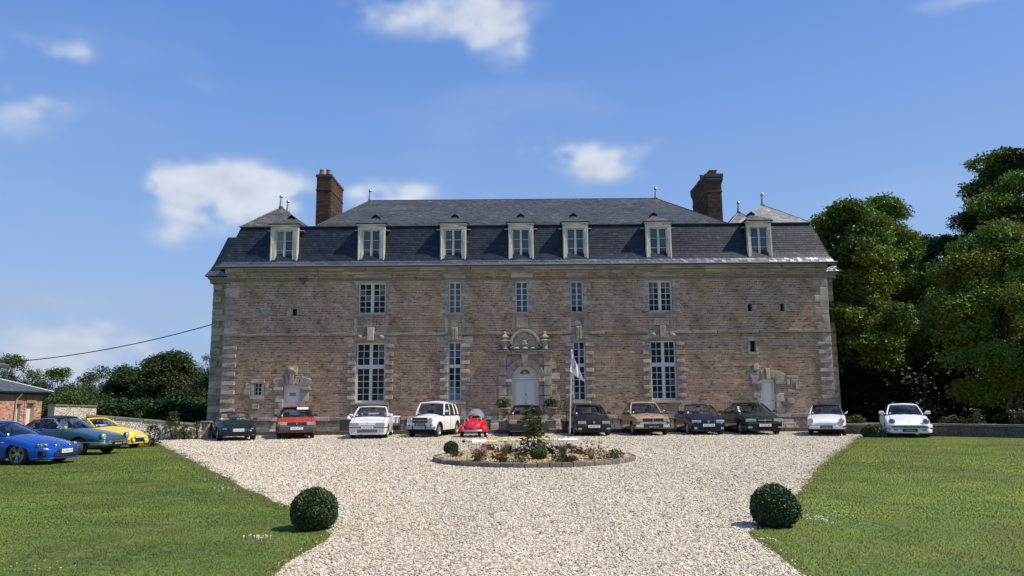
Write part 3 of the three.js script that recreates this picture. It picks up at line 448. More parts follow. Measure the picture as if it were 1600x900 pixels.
// the brickwork: single bricks proud of the lime mortar
function brickList(rects, x0, x1, y0, y1, list, cols, o = {}) {
  const ph = o.pitch ?? 0.0905, bh = o.h ?? 0.055, bl = o.len ?? 0.20, jt = 0.026; let row = 0;
  for (let y = y0; y + bh < y1; y += ph, row++) {
    const yb = y + R(-0.004, 0.004), cut = rects.filter((r) => r[2] < yb + bh && r[3] > yb).map((r) => [r[0], r[1]]).sort((a, b) => a[0] - b[0]);
    const free = []; let c = x0; for (const [a, b] of cut) { if (a > c) free.push([c, Math.min(a, x1)]); c = Math.max(c, b); if (c >= x1) break; } if (c < x1) free.push([c, x1]);
    const tone = (1 + 0.10 * pn.noise(row * 0.31, 2.2, 1)) * R(0.84, 1.16), po = R(0, 0.005);
    for (const [a, b] of free) {
      let x = a + 0.004 - (row % 2 ? 0 : bl / 2 * rnd());
      while (x < b - 0.03) {
        const L = rnd() < 0.35 ? bl * 0.5 : bl * R(0.92, 1.08), e = Math.min(x + L, b - 0.004), s = Math.max(x, a + 0.004); x += L + jt; if (e - s < 0.025) continue;
        const p = rnd() < 0.12 ? R(0.008, 0.013) : R(0.001, 0.005) + po, dz = 0.05;
        list.push(o.place ? o.place((s + e) / 2, yb + bh / 2, e - s, bh, p) : mat4((s + e) / 2, yb + bh / 2, p - dz / 2, R(-0.03, 0.03), R(-0.012, 0.012), R(-0.008, 0.008), e - s, bh * R(0.9, 1.06), dz));
        const n = fbm((s + (o.ox ?? 0)) * 0.5, y * 0.6, 3.3, 4), pat = fbm(s * 0.16 + 40, y * 0.2, 8, 3), t = rnd(); let col;
        if (t < 0.11) col = [0.13, 0.078, 0.055]; else if (t < 0.36) col = [0.285, 0.145, 0.094]; else if (t < 0.70) col = [0.375, 0.20, 0.118]; else if (t < 0.88) col = [0.40, 0.25, 0.148]; else if (t < 0.95) col = [0.315, 0.22, 0.16]; else col = [0.45, 0.345, 0.23];
        const grime = o.grime ? o.grime((s + e) / 2, y) : 1, m = (1.06 + 0.28 * n + 0.34 * pat) * tone * R(0.9, 1.1) * (o.tone ?? 1) * grime; cols.push(rgb(col[0] * m * (o.red ?? 1), col[1] * m, col[2] * m));
      }
    }
  }
}
{
  const list = [], cols = []; // old water stains: streaks under the sills, damp at the foot, soot under the eaves
  const streak = (x, y) => { let g = 1 - 0.14 * sstep(1.7, 0.85, y + 0.5 * pn.noise(x * 0.8, 1, 4)) - 0.12 * sstep(7.6, 8.3, y + 0.4 * pn.noise(x * 0.6, 4, 2)); for (const b of bays) for (const [sy, len] of b.l ? [[6.1, 0.9], [1.45, 0.7]] : [[6.1, 0.9]]) if (y < sy && y > sy - len * 1.6) for (const ex of [b.x[0] - 0.1, b.x[1] + 0.1]) g -= 0.22 * Math.exp(-(((x - ex) / 0.16) ** 2)) * sstep(sy - len * 1.6, sy, y); g -= 0.16 * sstep(0.12, 0.35, pn.noise(x * 0.9, y * 0.12, 11)) * sstep(3.2, 5, y) * sstep(5.05, 4.9, y); return g; };
  brickList(excl, XL + 0.01, XR - 0.01, 0.815, 8.35, list, cols, { grime: streak });
  const m = instanced('brickwork', new THREE.BoxGeometry(1, 1, 1), brickMat, list, chateau, cols); m.userData.kind = 'stuff';
}
// ---- roofs
// slates on a plane quad: bottom-left, bottom-right, top-right, top-left (chateau coordinates)
function slates(list, cols, A, B, C, Dd, pitch, wid, o = {}) {
  const a = V(...A), b = V(...B), c = V(...C), d = V(...Dd), up = d.clone().add(c).multiplyScalar(0.5).sub(a.clone().add(b).multiplyScalar(0.5)), ux = b.clone().sub(a).normalize();
  const nrm = ux.clone().cross(up).normalize(), uy = nrm.clone().cross(ux).normalize(), H = up.dot(uy), rows = Math.max(1, Math.round(H / pitch)), p = H / rows, m = new THREE.Matrix4();
  const tilt = new THREE.Quaternion();
  for (let r = 0; r < rows; r++) {
    const t = r / rows, t1 = (r + 1) / rows, l = a.clone().lerp(d, t), rr = b.clone().lerp(c, t), l1 = a.clone().lerp(d, t1), r1 = b.clone().lerp(c, t1);
    const x0 = Math.max(0, l1.clone().sub(l).dot(ux)) * 0.5, x1 = rr.clone().sub(l).dot(ux) - Math.max(0, rr.clone().sub(r1).dot(ux)) * 0.5;
    const rowTone = R(0.86, 1.14); let x = x0 - (r % 2 ? wid * 0.5 : 0);
    while (x < x1 - 0.01) {
      const w = wid * R(0.9, 1.1), s = Math.max(x, x0), e = Math.min(x + w, x1); x += w; if (e - s < 0.02) continue;
      const pos = l.clone().addScaledVector(ux, (s + e) / 2).addScaledVector(uy, p * 0.62).addScaledVector(nrm, 0.012 + R(0, 0.004));
      const q = new THREE.Quaternion().setFromRotationMatrix(m.makeBasis(ux, uy, nrm)).multiply(tilt.setFromEuler(new THREE.Euler(-0.07 + R(-0.012, 0.012), R(-1, 1) * (o.jit ?? 0.02), R(-0.012, 0.012))));
      list.push(new THREE.Matrix4().compose(pos, q, V(e - s - 0.007, p * 1.2, 0.012)));
      const n = 1 + 0.5 * fbm(pos.x * 0.5, pos.y * 0.7, pos.z * 0.5 + 4, 4) + R(-0.3, 0.3), w8 = rnd() < 0.03 ? 1.7 : 1, base = o.col ?? [0.066, 0.072, 0.086];
      const nn = n * w8 * rowTone; cols.push(rgb(base[0] * nn, base[1] * nn, base[2] * nn));
    }
  }
}
const slateGeo = new THREE.BoxGeometry(1, 1, 1);
// mansard profile: [inset, height above the eave]
const PROF = [[-0.42, 0.03], [-0.21, 0.38], [-0.06, 0.72], [0.08, 1.15], [0.28, 1.8], [0.48, 2.44]];
const PCOL = { col: [0.021, 0.026, 0.037] };
function mansard(parent, x0, x1, z0, z1, y0, prof, faces) {
  const list = [], cols = [], under = [], kl = [], kc = [];
  for (let k = 0; k < prof.length - 1; k++) {
    const [i0, h0] = prof[k], [i1, h1] = prof[k + 1], q = (i, h) => [[x0 + i, y0 + h, z1 - i], [x1 - i, y0 + h, z1 - i], [x1 - i, y0 + h, z0 + i], [x0 + i, y0 + h, z0 + i]], b = q(i0, h0), t = q(i1, h1);
    for (const [f, e] of [[0, 1], [1, 2], [2, 3], [3, 0]]) { under.push(surf((u, v) => { const p = V(...b[f]).lerp(V(...b[e]), u), r = V(...t[f]).lerp(V(...t[e]), u); return p.lerp(r, v).toArray(); }, 1, 1)); if (faces.includes(f)) slates(k ? list : kl, k ? cols : kc, b[f], b[e], t[e], t[f], 0.13, 0.22, k ? PCOL : { col: [0.07, 0.072, 0.076], jit: 0.08 }); }
  }
  const i = prof[prof.length - 1][0], yt = y0 + prof[prof.length - 1][1];
  under.push(bx(x1 - x0 - 2 * i, 0.04, z1 - z0 - 2 * i, (x0 + x1) / 2, yt - 0.03, (z0 + z1) / 2));
  const rf = part('mansard_roof', under, slateUnder, parent);
  const s = instanced('slates', slateGeo, slateMat, list, rf, cols); s.userData.kind = 'stuff';
  instanced('eaves_slates', slateGeo, polished, kl, rf, kc).userData.kind = 'stuff';
  return rf;
}
const polished = new THREE.MeshPhysicalMaterial({ color: 0xffffff, roughness: 0.36, ior: 2.0 });
mansard(chateau, XL, XR, -11.6, 0, EAVE, PROF, [0, 1, 3]);
const BRK = EAVE + 2.44;
// hipped upper roof over a rectangle, with the ridge from (rx0, rz0) to (rx1, rz1)
function hip(parent, x0, x1, z0, z1, y0, r0, r1, yr, faces = [0, 1, 2, 3], col) {
  const c = [[x0, y0, z1], [x1, y0, z1], [x1, y0, z0], [x0, y0, z0]], a = [r0[0], yr, r0[1]], b = [r1[0], yr, r1[1]], list = [], cols = [], along = Math.abs(r1[0] - r0[0]) > Math.abs(r1[1] - r0[1]);
  const F = along ? [[c[0], c[1], b, a], [c[1], c[2], b, b], [c[2], c[3], a, b], [c[3], c[0], a, a]] : [[c[0], c[1], a, a], [c[1], c[2], b, a], [c[2], c[3], b, b], [c[3], c[0], a, b]];
  const g = F.map((q) => surf((u, v) => V(...q[0]).lerp(V(...q[1]), u).lerp(V(...q[3]).lerp(V(...q[2]), u), v).toArray(), 1, 4));
  const rf = part('hipped_roof', g, slateUnder, parent);
  faces.forEach((f) => slates(list, cols, ...F[f], 0.14, 0.22, { col: col ?? [0.083, 0.083, 0.086] }));
  const s = instanced('slates', slateGeo, slateMat, list, rf, cols); s.userData.kind = 'stuff';
  // lead hips and ridge
  const rg = []; for (const [p, q] of along ? [[c[0], a], [c[1], b], [a, b]] : [[c[0], a], [c[1], a], [a, b]]) rg.push(rod([p[0], p[1] + 0.02, p[2]], [q[0], q[1] + 0.02, q[2]], 0.035));
  part('ridge_lead', rg, along ? gutterDark : lead, rf);
  return rf;
}
const mainRoof = hip(chateau, -10.82, 11.86, -11.1, -0.5, BRK + 0.02, [-8.86, -6], [9.06, -6], 14.05, [0, 1, 3]);
const pavL = hip(chateau, XL + 0.36, -11.2, -4.3, -0.42, BRK + 0.02, [-13.3, -2.4], [-13.22, -3.45], 12.72, [0, 1, 3], [0.115, 0.11, 0.10]);
const pavR = hip(chateau, 12.42, XR - 0.44, -4.3, -0.42, BRK + 0.02, [14.5, -2.4], [14.45, -3.0], 12.62, [0, 1, 3], [0.27, 0.265, 0.255]);  // slate colour made paler here to stand in for a sun glint
const pavL2 = hip(chateau, -16.2, -11.6, -10.8, -4.35, BRK + 0.03, [-13.9, -6.3], [-13.9, -8.5], 13.3, [0, 1, 3], [0.10, 0.098, 0.095]);
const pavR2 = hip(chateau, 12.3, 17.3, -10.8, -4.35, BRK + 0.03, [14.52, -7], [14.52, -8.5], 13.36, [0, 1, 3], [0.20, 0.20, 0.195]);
for (const [r, x, y, z] of [[mainRoof, -8.86, 14.05, -6], [mainRoof, 9.06, 14.05, -6], [pavL, -13.3, 12.72, -2.4], [pavL, -13.22, 12.70, -3.45], [pavR, 14.5, 12.62, -2.4], [pavR2, 14.52, 13.36, -7]])
  part('roof_finial', [lathe([[0, 0], [0.15, 0], [0.1, 0.14], [0.055, 0.56], [0.05, 0.6], [0, 0.6]], 10).translate(x, y - 0.04, z), lathe([[0, 0], [0.06, 0], [0.1, 0.06], [0.1, 0.12], [0.05, 0.2], [0, 0.22]], 10).translate(x, y + 0.55, z)], zinc, r);
// break moulding and eaves gutter
part('roof_break_flashing', [bx(XR - XL - 0.9, 0.05, 0.1, (XL + XR) / 2, BRK + 0.0, -0.42)], gutterDark, chateau);
part('gutter', [bx(XR - XL + 0.86, 0.07, 0.14, (XL + XR) / 2, EAVE + 0.045, 0.45), bx(0.12, 0.07, 8, XL - 0.43, EAVE + 0.045, -3.6), bx(0.12, 0.07, 8, XR + 0.43, EAVE + 0.045, -3.6)], gutterDark, chateau);
part('gutter_edge', [rod([XL - 0.44, EAVE + 0.1, 0.52], [XR + 0.44, EAVE + 0.1, 0.52], 0.02), rod([XL - 0.42, EAVE + 0.0, 0.42], [XR + 0.42, EAVE + 0.0, 0.42], 0.028)], zinc, chateau);
// dormers
function dormer(parent, cx, w, blue) {
  const d = sub('dormer', parent); d.position.set(cx, EAVE + 0.36, 0.1);
  const H = 2.02, t = (w - 0.92) / 2;
  part('frame', [bx(t, H - 0.28, 0.16, -w / 2 + t / 2, (H - 0.28) / 2, 0), bx(t, H - 0.28, 0.16, w / 2 - t / 2, (H - 0.28) / 2, 0), bx(w, 0.25, 0.17, 0, H - 0.155, 0), rb(w + 0.12, 0.09, 0.3, 0, H + 0.01, 0.04, 0.02), bx(w - 2 * t, 0.1, 0.15, 0, 0.05, -0.004), rb(0.07, H - 0.35, 0.07, -w / 2 + 0.06, (H - 0.3) / 2, 0.08), rb(0.07, H - 0.35, 0.07, w / 2 - 0.06, (H - 0.3) / 2, 0.08)], white, d);
  const W = w - 2 * t, x0 = -W / 2;
  // window leaves
  const wh = H - 0.38, bars = [bx(0.05, wh, 0.06, x0 + 0.025, 0.1 + wh / 2, -0.05), bx(0.05, wh, 0.06, -x0 - 0.025, 0.1 + wh / 2, -0.05), bx(0.12, wh, 0.08, 0, 0.1 + wh / 2, -0.045), bx(W - 0.1, 0.05, 0.06, 0, 0.125, -0.052), bx(W - 0.1, 0.05, 0.06, 0, 0.1 + wh - 0.025, -0.052)];
  const lw = (W - 0.22) / 2, ph = (wh - 0.1 - 0.05) / 3;
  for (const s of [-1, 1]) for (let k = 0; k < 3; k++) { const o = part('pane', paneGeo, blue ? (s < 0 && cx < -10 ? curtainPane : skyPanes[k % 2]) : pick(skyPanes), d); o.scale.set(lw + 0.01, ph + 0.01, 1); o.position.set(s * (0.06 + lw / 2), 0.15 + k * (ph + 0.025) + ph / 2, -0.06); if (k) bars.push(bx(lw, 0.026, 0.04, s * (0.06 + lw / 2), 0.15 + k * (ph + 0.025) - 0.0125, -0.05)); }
  part('window_frame', bars, white, d);
  part('sill', [surf((u, v) => { const a = v * Math.PI * 0.9, n = 0.03 * pn.noise(u * 7 + cx, v * 3, 1); return [(u - 0.5) * (w + 0.06), -0.02 - 0.14 * v * v + n, 0.02 + 0.16 * Math.sin(a * 0.6) + n]; }, 14, 5), bx(w + 0.02, 0.16, 0.14, 0, -0.1, -0.02), rb(w * 0.6, 0.06, 0.16, 0.08, -0.02, 0.09, 0.03)], lead, d);
  part('cheek', [bx(0.05, H - 0.1, 1.1, -w / 2 + 0.03, (H - 0.1) / 2, -0.64), bx(0.05, H - 0.1, 1.1, w / 2 - 0.03, (H - 0.1) / 2, -0.64)], slateUnder, d);
  part('side_gutter', [bx(0.2, 0.035, 0.3, -w / 2 - 0.12, H - 0.24, -0.3), bx(0.2, 0.035, 0.3, w / 2 + 0.12, H - 0.24, -0.3)], zinc, d);
  // hipped slate cap
  const y0 = H + 0.06, hw = w / 2 + 0.1, ya = y0 + 0.62, za = -1.15, g = [surf((u, v) => [lerp(-hw, hw, u) * (1 - v), lerp(y0, ya, v), lerp(0.2, za, v)], 1, 1), surf((u, v) => V(hw, y0, 0.2).lerp(V(hw, y0, -2.2), u).lerp(V(0, ya, za).lerp(V(0, ya, -2.4), u), v).toArray(), 1, 1), surf((u, v) => V(-hw, y0, -2.2).lerp(V(-hw, y0, 0.2), u).lerp(V(0, ya, -2.4).lerp(V(0, ya, za), u), v).toArray(), 1, 1)];
  const rf = part('roof', [...g, bx(2 * hw, 0.04, 1.4, 0, y0 - 0.022, -0.5)], slateUnder, d);
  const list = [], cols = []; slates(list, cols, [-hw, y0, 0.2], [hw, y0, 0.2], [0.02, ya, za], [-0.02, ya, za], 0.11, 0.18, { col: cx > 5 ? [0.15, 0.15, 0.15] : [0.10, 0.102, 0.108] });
  slates(list, cols, [hw, y0, 0.2], [hw, y0, -2.2], [0, ya, -2.4], [0, ya, za], 0.11, 0.18); slates(list, cols, [-hw, y0, -2.2], [-hw, y0, 0.2], [0, ya, za], [0, ya, -2.4], 0.11, 0.18);
  instanced('slates', slateGeo, slateMat, list, d, cols).userData.kind = 'stuff';
  part('vent_hood', surf((u, v) => [lerp(-0.22, 0.22, u), ya + 0.02 + 0.16 * (1 - Math.abs(u - 0.5) * 2) - 0.05 * v, za + 0.12 - 0.6 * v], 2, 1), gutterDark, d);
  return d;
}
[[-12.25, 1.5], [-7.56, 1.46], [-3.15, 1.40], [0.5, 1.36], [3.44, 1.36], [7.91, 1.38], [13.34, 1.32]].forEach(([x, w], i) => dormer(chateau, x, w, i === 0));
// rear wings
function wing(x0, x1, s) {
  const z1 = -2.6, g = [bx(x1 - x0, EAVE - 0.3, 8.6, (x0 + x1) / 2, (EAVE - 0.3) / 2, z1 - 4.3)];
  part('wing_wall', g, mortar, chateau);
  const list = [], cols = [], ex = []; const e0 = excl.length;
  let y = 0.05, k = 0; const ce = s < 0 ? x0 : x1;
  while (y < 8.1) { const h = R(0.3, 0.42), w = k++ % 2 ? R(0.75, 0.95) : R(0.4, 0.6); const o = block('quoin_stone', s < 0 ? ce - 0.03 : ce - w, s < 0 ? ce + w : ce + 0.03, y, y + h - 0.015, z1 - 0.5, z1 + 0.04, chateau); ex.push(excl.pop()); y += h; }
  brickList(ex, x0, x1, 0.05, 8.2, list, cols, { tone: 0.85 }); list.forEach((m) => { m.elements[14] += z1; });
  instanced('brickwork', new THREE.BoxGeometry(1, 1, 1), brickMat, list, chateau, cols).userData.kind = 'stuff';
  part('cornice', [bx(x1 - x0 + 0.3, 0.22, 0.5, (x0 + x1) / 2, EAVE - 0.2, z1 + 0.0), bx(0.5, 0.22, 8, s < 0 ? x0 : x1, EAVE - 0.2, z1 - 4), bx(x1 - x0 + 0.5, 0.12, 0.6, (x0 + x1) / 2, EAVE - 0.06, z1 + 0.05)], stoneMats[1], chateau);
  mansard(chateau, x0, x1, -11.0, z1, EAVE, PROF, s < 0 ? [0, 3] : [0, 1]);
}
wing(-17.0, -14.6, -1); wing(15.9, 18.25, 1);
// chimneys
function chimney(x0, x1, z0, z1, y0, y1, pots, corbel) {
  const c = sub('chimney', chateau), cx = (x0 + x1) / 2, cz = (z0 + z1) / 2, w = x1 - x0, d = z1 - z0;
  part('stack', [bx(w, y1 - y0, d, cx, (y0 + y1) / 2, cz)], std([0.10, 0.085, 0.075], 0.95), c);
  const list = [], cols = [];
  for (const [L, face] of [[w, 0], [d, 1], [d, 2]]) brickList([], -L / 2, L / 2, y0, y1, list, cols, { pitch: 0.08, tone: 0.27, len: 0.2, place: (x, y, l, h, p) => face === 0 ? mat4(cx + x, y, z1 + p, 0, 0, 0, l, h, 0.05) : face === 1 ? mat4(x1 + p, y, cz + x, 0, Math.PI / 2, 0, l, h, 0.05) : mat4(x0 - p, y, cz + x, 0, Math.PI / 2, 0, l, h, 0.05) });
  instanced('brickwork', new THREE.BoxGeometry(1, 1, 1), brickMat, list, c, cols).userData.kind = 'stuff';
  const cm = std([0.075, 0.055, 0.046], 0.95), cap = []; if (corbel) for (let k = 0; k < 4; k++) cap.push(bx(w + 0.06 + k * 0.06, 0.1, d + 0.06 + k * 0.06, cx, y1 - 0.62 + k * 0.1, cz)); cap.push(bx(w + (corbel ? 0.26 : 0.14), corbel ? 0.22 : 0.14, d + (corbel ? 0.26 : 0.14), cx, y1 - 0.1, cz)); if (!corbel) cap.push(bx(w + 0.12, 0.05, d + 0.12, cx, y1 - 1.0, cz)); else cap.push(bx(w + 0.1, 0.08, d + 0.1, cx, y1 - 1.1, cz));
  part('cap', cap, cm, c);
  for (const [px, pz, pw, ph, sq] of pots) part('chimney_pot', sq ? [bx(pw, ph, pw * 1.3, px, y1 + ph / 2, pz), bx(pw + 0.08, 0.05, pw * 1.3 + 0.08, px, y1 + ph, pz)] : lathe([[0, 0], [pw * 0.6, 0], [pw * 0.5, 0.08], [pw * 0.42, ph - 0.06], [pw * 0.52, ph - 0.04], [pw * 0.52, ph], [0, ph]], 14).translate(px, y1, pz), std([0.24, 0.10, 0.06], 0.85), c);
}
chimney(-11.95, -11.1, -8.2, -5, BRK - 0.3, 15.5, [[-11.76, -5.3, 0.28, 0.36], [-11.34, -5.3, 0.28, 0.36], [-11.5, -6.6, 0.26, 0.2], [-11.5, -7.4, 0.26, 0.2]], false);
chimney(12.05, 12.9, -8.7, -5, BRK - 0.3, 15.3, [[12.52, -5.5, 0.42, 0.32, 1], [12.2, -6.8, 0.26, 0.5], [12.4, -7.6, 0.4, 0.3, 1]], true);
// the bell under the eaves, the lamp bracket on the left flank
{
  const b = thing('bell', 'small bronze bell on an iron bracket high on the brick front', 'bell', [-11.14, 7.86, FZ + 0.24]);
  part('bell_body', lathe([[0, 0.2], [0.04, 0.2], [0.07, 0.16], [0.09, 0.06], [0.14, 0.0], [0.13, -0.01], [0, 0.05]], 16), std([0.16, 0.15, 0.13], 0.5, { metalness: 0.4 }), b);
  part('clapper', [rod([0, 0.1, 0], [0, -0.04, 0], 0.012), sph(0.025, 0, -0.05, 0)], iron, b);
  part('bracket', [rod([0, 0.2, 0], [0, 0.27, 0], 0.015), rod([-0.22, 0.27, 0], [0.22, 0.27, 0], 0.025), rod([-0.2, 0.27, 0], [-0.2, 0.2, -0.24], 0.02), rod([0.2, 0.27, 0], [0.2, 0.2, -0.24], 0.02), rod([0.2, 0.27, 0], [0.24, 0.08, 0], 0.01)], iron, b);
}
// ---------------------------------------------------------------- trees, hedges and clipped bushes
const leafMat = new THREE.MeshPhysicalMaterial({ color: 0xffffff, roughness: 0.55, transmission: 0.38, thickness: 0, side: THREE.DoubleSide, specularIntensity: 0.35 });
const matLeaf = std([1, 1, 1], 0.6);
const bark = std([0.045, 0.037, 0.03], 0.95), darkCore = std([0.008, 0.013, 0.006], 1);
// a spray of folded leaves, all round a point
function spray(n, spread, len, wid, flat = 1, upBias = 0.4) {
  const p = [], ix = [];
  for (let i = 0; i < n; i++) {
    const c = V(R(-1, 1), R(-1, 1) * flat, R(-1, 1)); if (c.length() > 1) c.normalize(); c.multiplyScalar(spread);
    const d = V(R(-1, 1), R(-0.7, 0.5), R(-1, 1)).normalize(), nrm = V(R(-1, 1), upBias + R(0, 1), R(-1, 1)).normalize(), s = d.clone().cross(nrm).normalize(), L = len * R(0.7, 1.25), w = wid * R(0.7, 1.2), f = s.clone().cross(d).multiplyScalar(w * 0.35), b = p.length / 3;
    const mid = c.clone().addScaledVector(d, L * 0.5);
    for (const q of [c, mid.clone().addScaledVector(s, w).add(f), c.clone().addScaledVector(d, L), mid.clone().addScaledVector(s, -w).add(f)]) p.push(q.x, q.y, q.z);
    ix.push(b, b + 1, b + 2, b, b + 2, b + 3);
  }
  const g = new THREE.BufferGeometry(); g.setAttribute('position', new THREE.Float32BufferAttribute(p, 3)); g.setIndex(ix); g.computeVertexNormals(); return g;
}
const S_big = [spray(24, 0.38, 0.18, 0.062, 0.5), spray(24, 0.38, 0.17, 0.06, 0.55), spray(22, 0.36, 0.20, 0.065, 0.45)];
const S_fine = [spray(18, 0.30, 0.13, 0.04, 0.8), spray(18, 0.32, 0.12, 0.045, 0.7)];
const S_box = [spray(12, 0.026, 0.024, 0.009, 1), spray(12, 0.03, 0.022, 0.009, 1)];
// crown: pads of foliage round a limb structure
function tree(name, label, cat, x, z, o) {
  const t = thing(name, label, cat, [x, 0, z], 0, o.group);
  const h = o.h, tr = o.tr ?? h * 0.022, limbs = [];
  const trunkTop = o.trunkTop ?? h * 0.7, lean = o.lean ?? [R(-0.6, 0.6), R(-0.4, 0.4)];
  const bend = (k) => [lean[0] * k * k + 0.18 * Math.sin(k * 5 + x), k * trunkTop, lean[1] * k * k + 0.14 * Math.cos(k * 4 + z)];
  const tp = Array.from({ length: 7 }, (_, i) => bend(i / 6));
  for (let i = 0; i < 6; i++) limbs.push(rod(tp[i], tp[i + 1], tr * (1 - i * 0.14), tr * (1 - (i + 1) * 0.14), 8));
  const pads = [];
  for (let i = 0; i < o.pads; i++) {
    const a = R(0, 6.283), e = Math.pow(rnd(), 0.85), cy = lerp(o.c0, h, e), prof = o.prof ? o.prof(e) : Math.sin(Math.PI * clamp(0.12 + e * 0.86, 0, 1)) ** 0.75, rr = o.r * prof * Math.sqrt(R(0.12, 1)), ps = o.ps * R(0.65, 1.25) * (1 - 0.3 * e);
    pads.push([Math.cos(a) * rr + lean[0] * e, cy - ps * 0.3, Math.sin(a) * rr * (o.rz ?? 1) + lean[1] * e, ps, 0.75 + 0.45 * rnd()]);
  }
  const lists = o.sprays.map(() => []), cols = o.sprays.map(() => []);
  pads.forEach(([px, py, pz, ps, br], i) => {
    if (i % 3 === 0 || o.limbs) { const k = clamp((py - 0.8) / trunkTop, 0.15, 0.95) * 0.8, b = bend(k); limbs.push(rod(b, [lerp(b[0], px, 0.6), lerp(b[1], py, 0.75), lerp(b[2], pz, 0.6)], tr * 0.3, tr * 0.16, 5), rod([lerp(b[0], px, 0.6), lerp(b[1], py, 0.75), lerp(b[2], pz, 0.6)], [px, py, pz], tr * 0.16, tr * 0.07, 4)); }
    const n = Math.round(o.dens * ps * ps), base = pick(o.cols);
    for (let q = 0; q < n; q++) {
      const u = R(-1, 1), a = R(0, 6.283), s = Math.sqrt(1 - u * u), rr = ps * (0.55 + 0.5 * Math.sqrt(rnd()));
      let ox = Math.cos(a) * s * rr, oy = u * rr * 0.55, oz = Math.sin(a) * s * rr; if (oy < -0.2 * ps && rnd() < 0.55) oy = -oy;
      if (py + oy < (o.minY ?? 0.3)) continue;
      const k = Math.floor(rnd() * lists.length); lists[k].push(mat4(px + ox, py + oy, pz + oz, R(-0.5, 0.5), R(0, 6.28), R(-0.5, 0.5), (o.ls ?? 1) * R(0.75, 1.3)));
      const m = br * R(0.75, 1.25); cols[k].push(rgb(base[0] * m, base[1] * m, base[2] * m));
    }
  });
  part('trunk', limbs, o.bark ?? bark, t);
  lists.forEach((l, k) => { const m = instanced('crown', o.sprays[k], leafMat, l, t, cols[k]); m.userData.kind = 'stuff'; });
  return t;
}
const GREEN = [[0.17, 0.24, 0.038], [0.15, 0.22, 0.038], [0.20, 0.265, 0.038], [0.12, 0.185, 0.036]], DARK = [[0.045, 0.08, 0.022], [0.055, 0.092, 0.022], [0.04, 0.07, 0.02]], LIGHT = [[0.26, 0.30, 0.045], [0.22, 0.275, 0.045], [0.29, 0.32, 0.055]];
const GR = 'tall trees right of the manor house';
// right: maples and limes, a dark wood behind
tree('tree', 'broad green tree whose crown touches the right end of the roof', 'tree', 20.2, -45, { h: 13.3, r: 3.5, c0: 3.6, pads: 92, ps: 1.12, dens: 62, sprays: S_big, cols: GREEN, group: GR, trunkTop: 9.5, lean: [0.1, 0] });
tree('tree', 'narrow tall green tree second from the right end of the house', 'tree', 25.2, -50, { h: 15.0, r: 2.4, c0: 3.4, pads: 66, ps: 1.05, dens: 62, sprays: S_big, cols: GREEN, group: GR, trunkTop: 10, lean: [-0.2, 0] });
tree('tree', 'dark lower tree in the gap between the tall trees', 'tree', 29.4, -54, { h: 13.4, r: 2.9, c0: 2.6, pads: 54, ps: 1.1, dens: 58, sprays: S_big, cols: [...DARK, ...GREEN], group: GR });
tree('tree', 'light yellow-green tree in front at the right edge of the photo', 'tree', 25.2, -38.5, { h: 10.3, r: 3.5, c0: 1.9, pads: 104, ps: 1.0, dens: 66, sprays: S_fine, cols: [...LIGHT, ...GREEN], group: GR, ls: 1.15, trunkTop: 7, lean: [0, 0] });
tree('tree', 'tallest dark tree at the far right edge of the photo', 'tree', 34.4, -50, { h: 18.2, r: 5.4, c0: 4, pads: 104, ps: 1.3, dens: 52, sprays: S_big, cols: [...GREEN, ...DARK], group: GR, trunkTop: 12, lean: [-0.4, 0] });
tree('tree', 'green tree standing behind the right rear wing', 'tree', 19.2, -58, { h: 12.0, r: 3.4, c0: 3, pads: 60, ps: 1.2, dens: 50, sprays: S_big, cols: GREEN, group: GR, lean: [0, 0] });
// the wood that closes the view behind them
function wood(name, label, n, fn, o) {
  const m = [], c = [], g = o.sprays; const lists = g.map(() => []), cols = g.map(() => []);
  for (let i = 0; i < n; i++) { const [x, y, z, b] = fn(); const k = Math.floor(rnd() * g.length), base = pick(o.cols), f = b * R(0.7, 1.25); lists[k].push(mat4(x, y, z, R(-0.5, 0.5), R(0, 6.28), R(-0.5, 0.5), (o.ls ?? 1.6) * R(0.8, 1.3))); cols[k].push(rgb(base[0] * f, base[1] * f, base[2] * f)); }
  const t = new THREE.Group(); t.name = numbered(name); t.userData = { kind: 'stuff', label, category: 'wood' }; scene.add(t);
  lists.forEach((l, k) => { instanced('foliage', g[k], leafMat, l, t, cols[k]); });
  return t;
}
wood('dark_wood', 'dark wood closing the view behind the trees on the right', 30000, () => { const x = R(17, 72), a = R(0, 1), z = -58 - 5 * rnd() - 0.15 * (x - 17) + 3 * pn.noise(x * 0.3, 2, 3), H = 11 + 3 * pn.noise(x * 0.22, 5, 1) + 2 * pn.noise(x * 0.7, 1, 7); return [x, R(0.1, 1) * H, z + R(-1, 1), 0.8]; }, { sprays: S_big, cols: [[0.026, 0.046, 0.014], [0.034, 0.056, 0.016]], ls: 1.9 });  // leaf colour darkened in place of the deep shade among the trees
wood('dark_wood', 'undergrowth beneath the trees on the right, shade put into its leaf colour', 16000, () => { const x = R(17.6, 60), z = -43.5 - 4 * rnd() - 0.12 * (x - 19) + 1.5 * pn.noise(x * 0.3, 9, 3), H = 3.0 + 2 * pn.noise(x * 0.4, 5, 1); return [x, R(0, 1) * H, z, 0.6]; }, { sprays: S_big, cols: [[0.016, 0.03, 0.01], [0.022, 0.038, 0.012]], ls: 1.5 });  // near-black leaf colour paints in the shade under the canopy
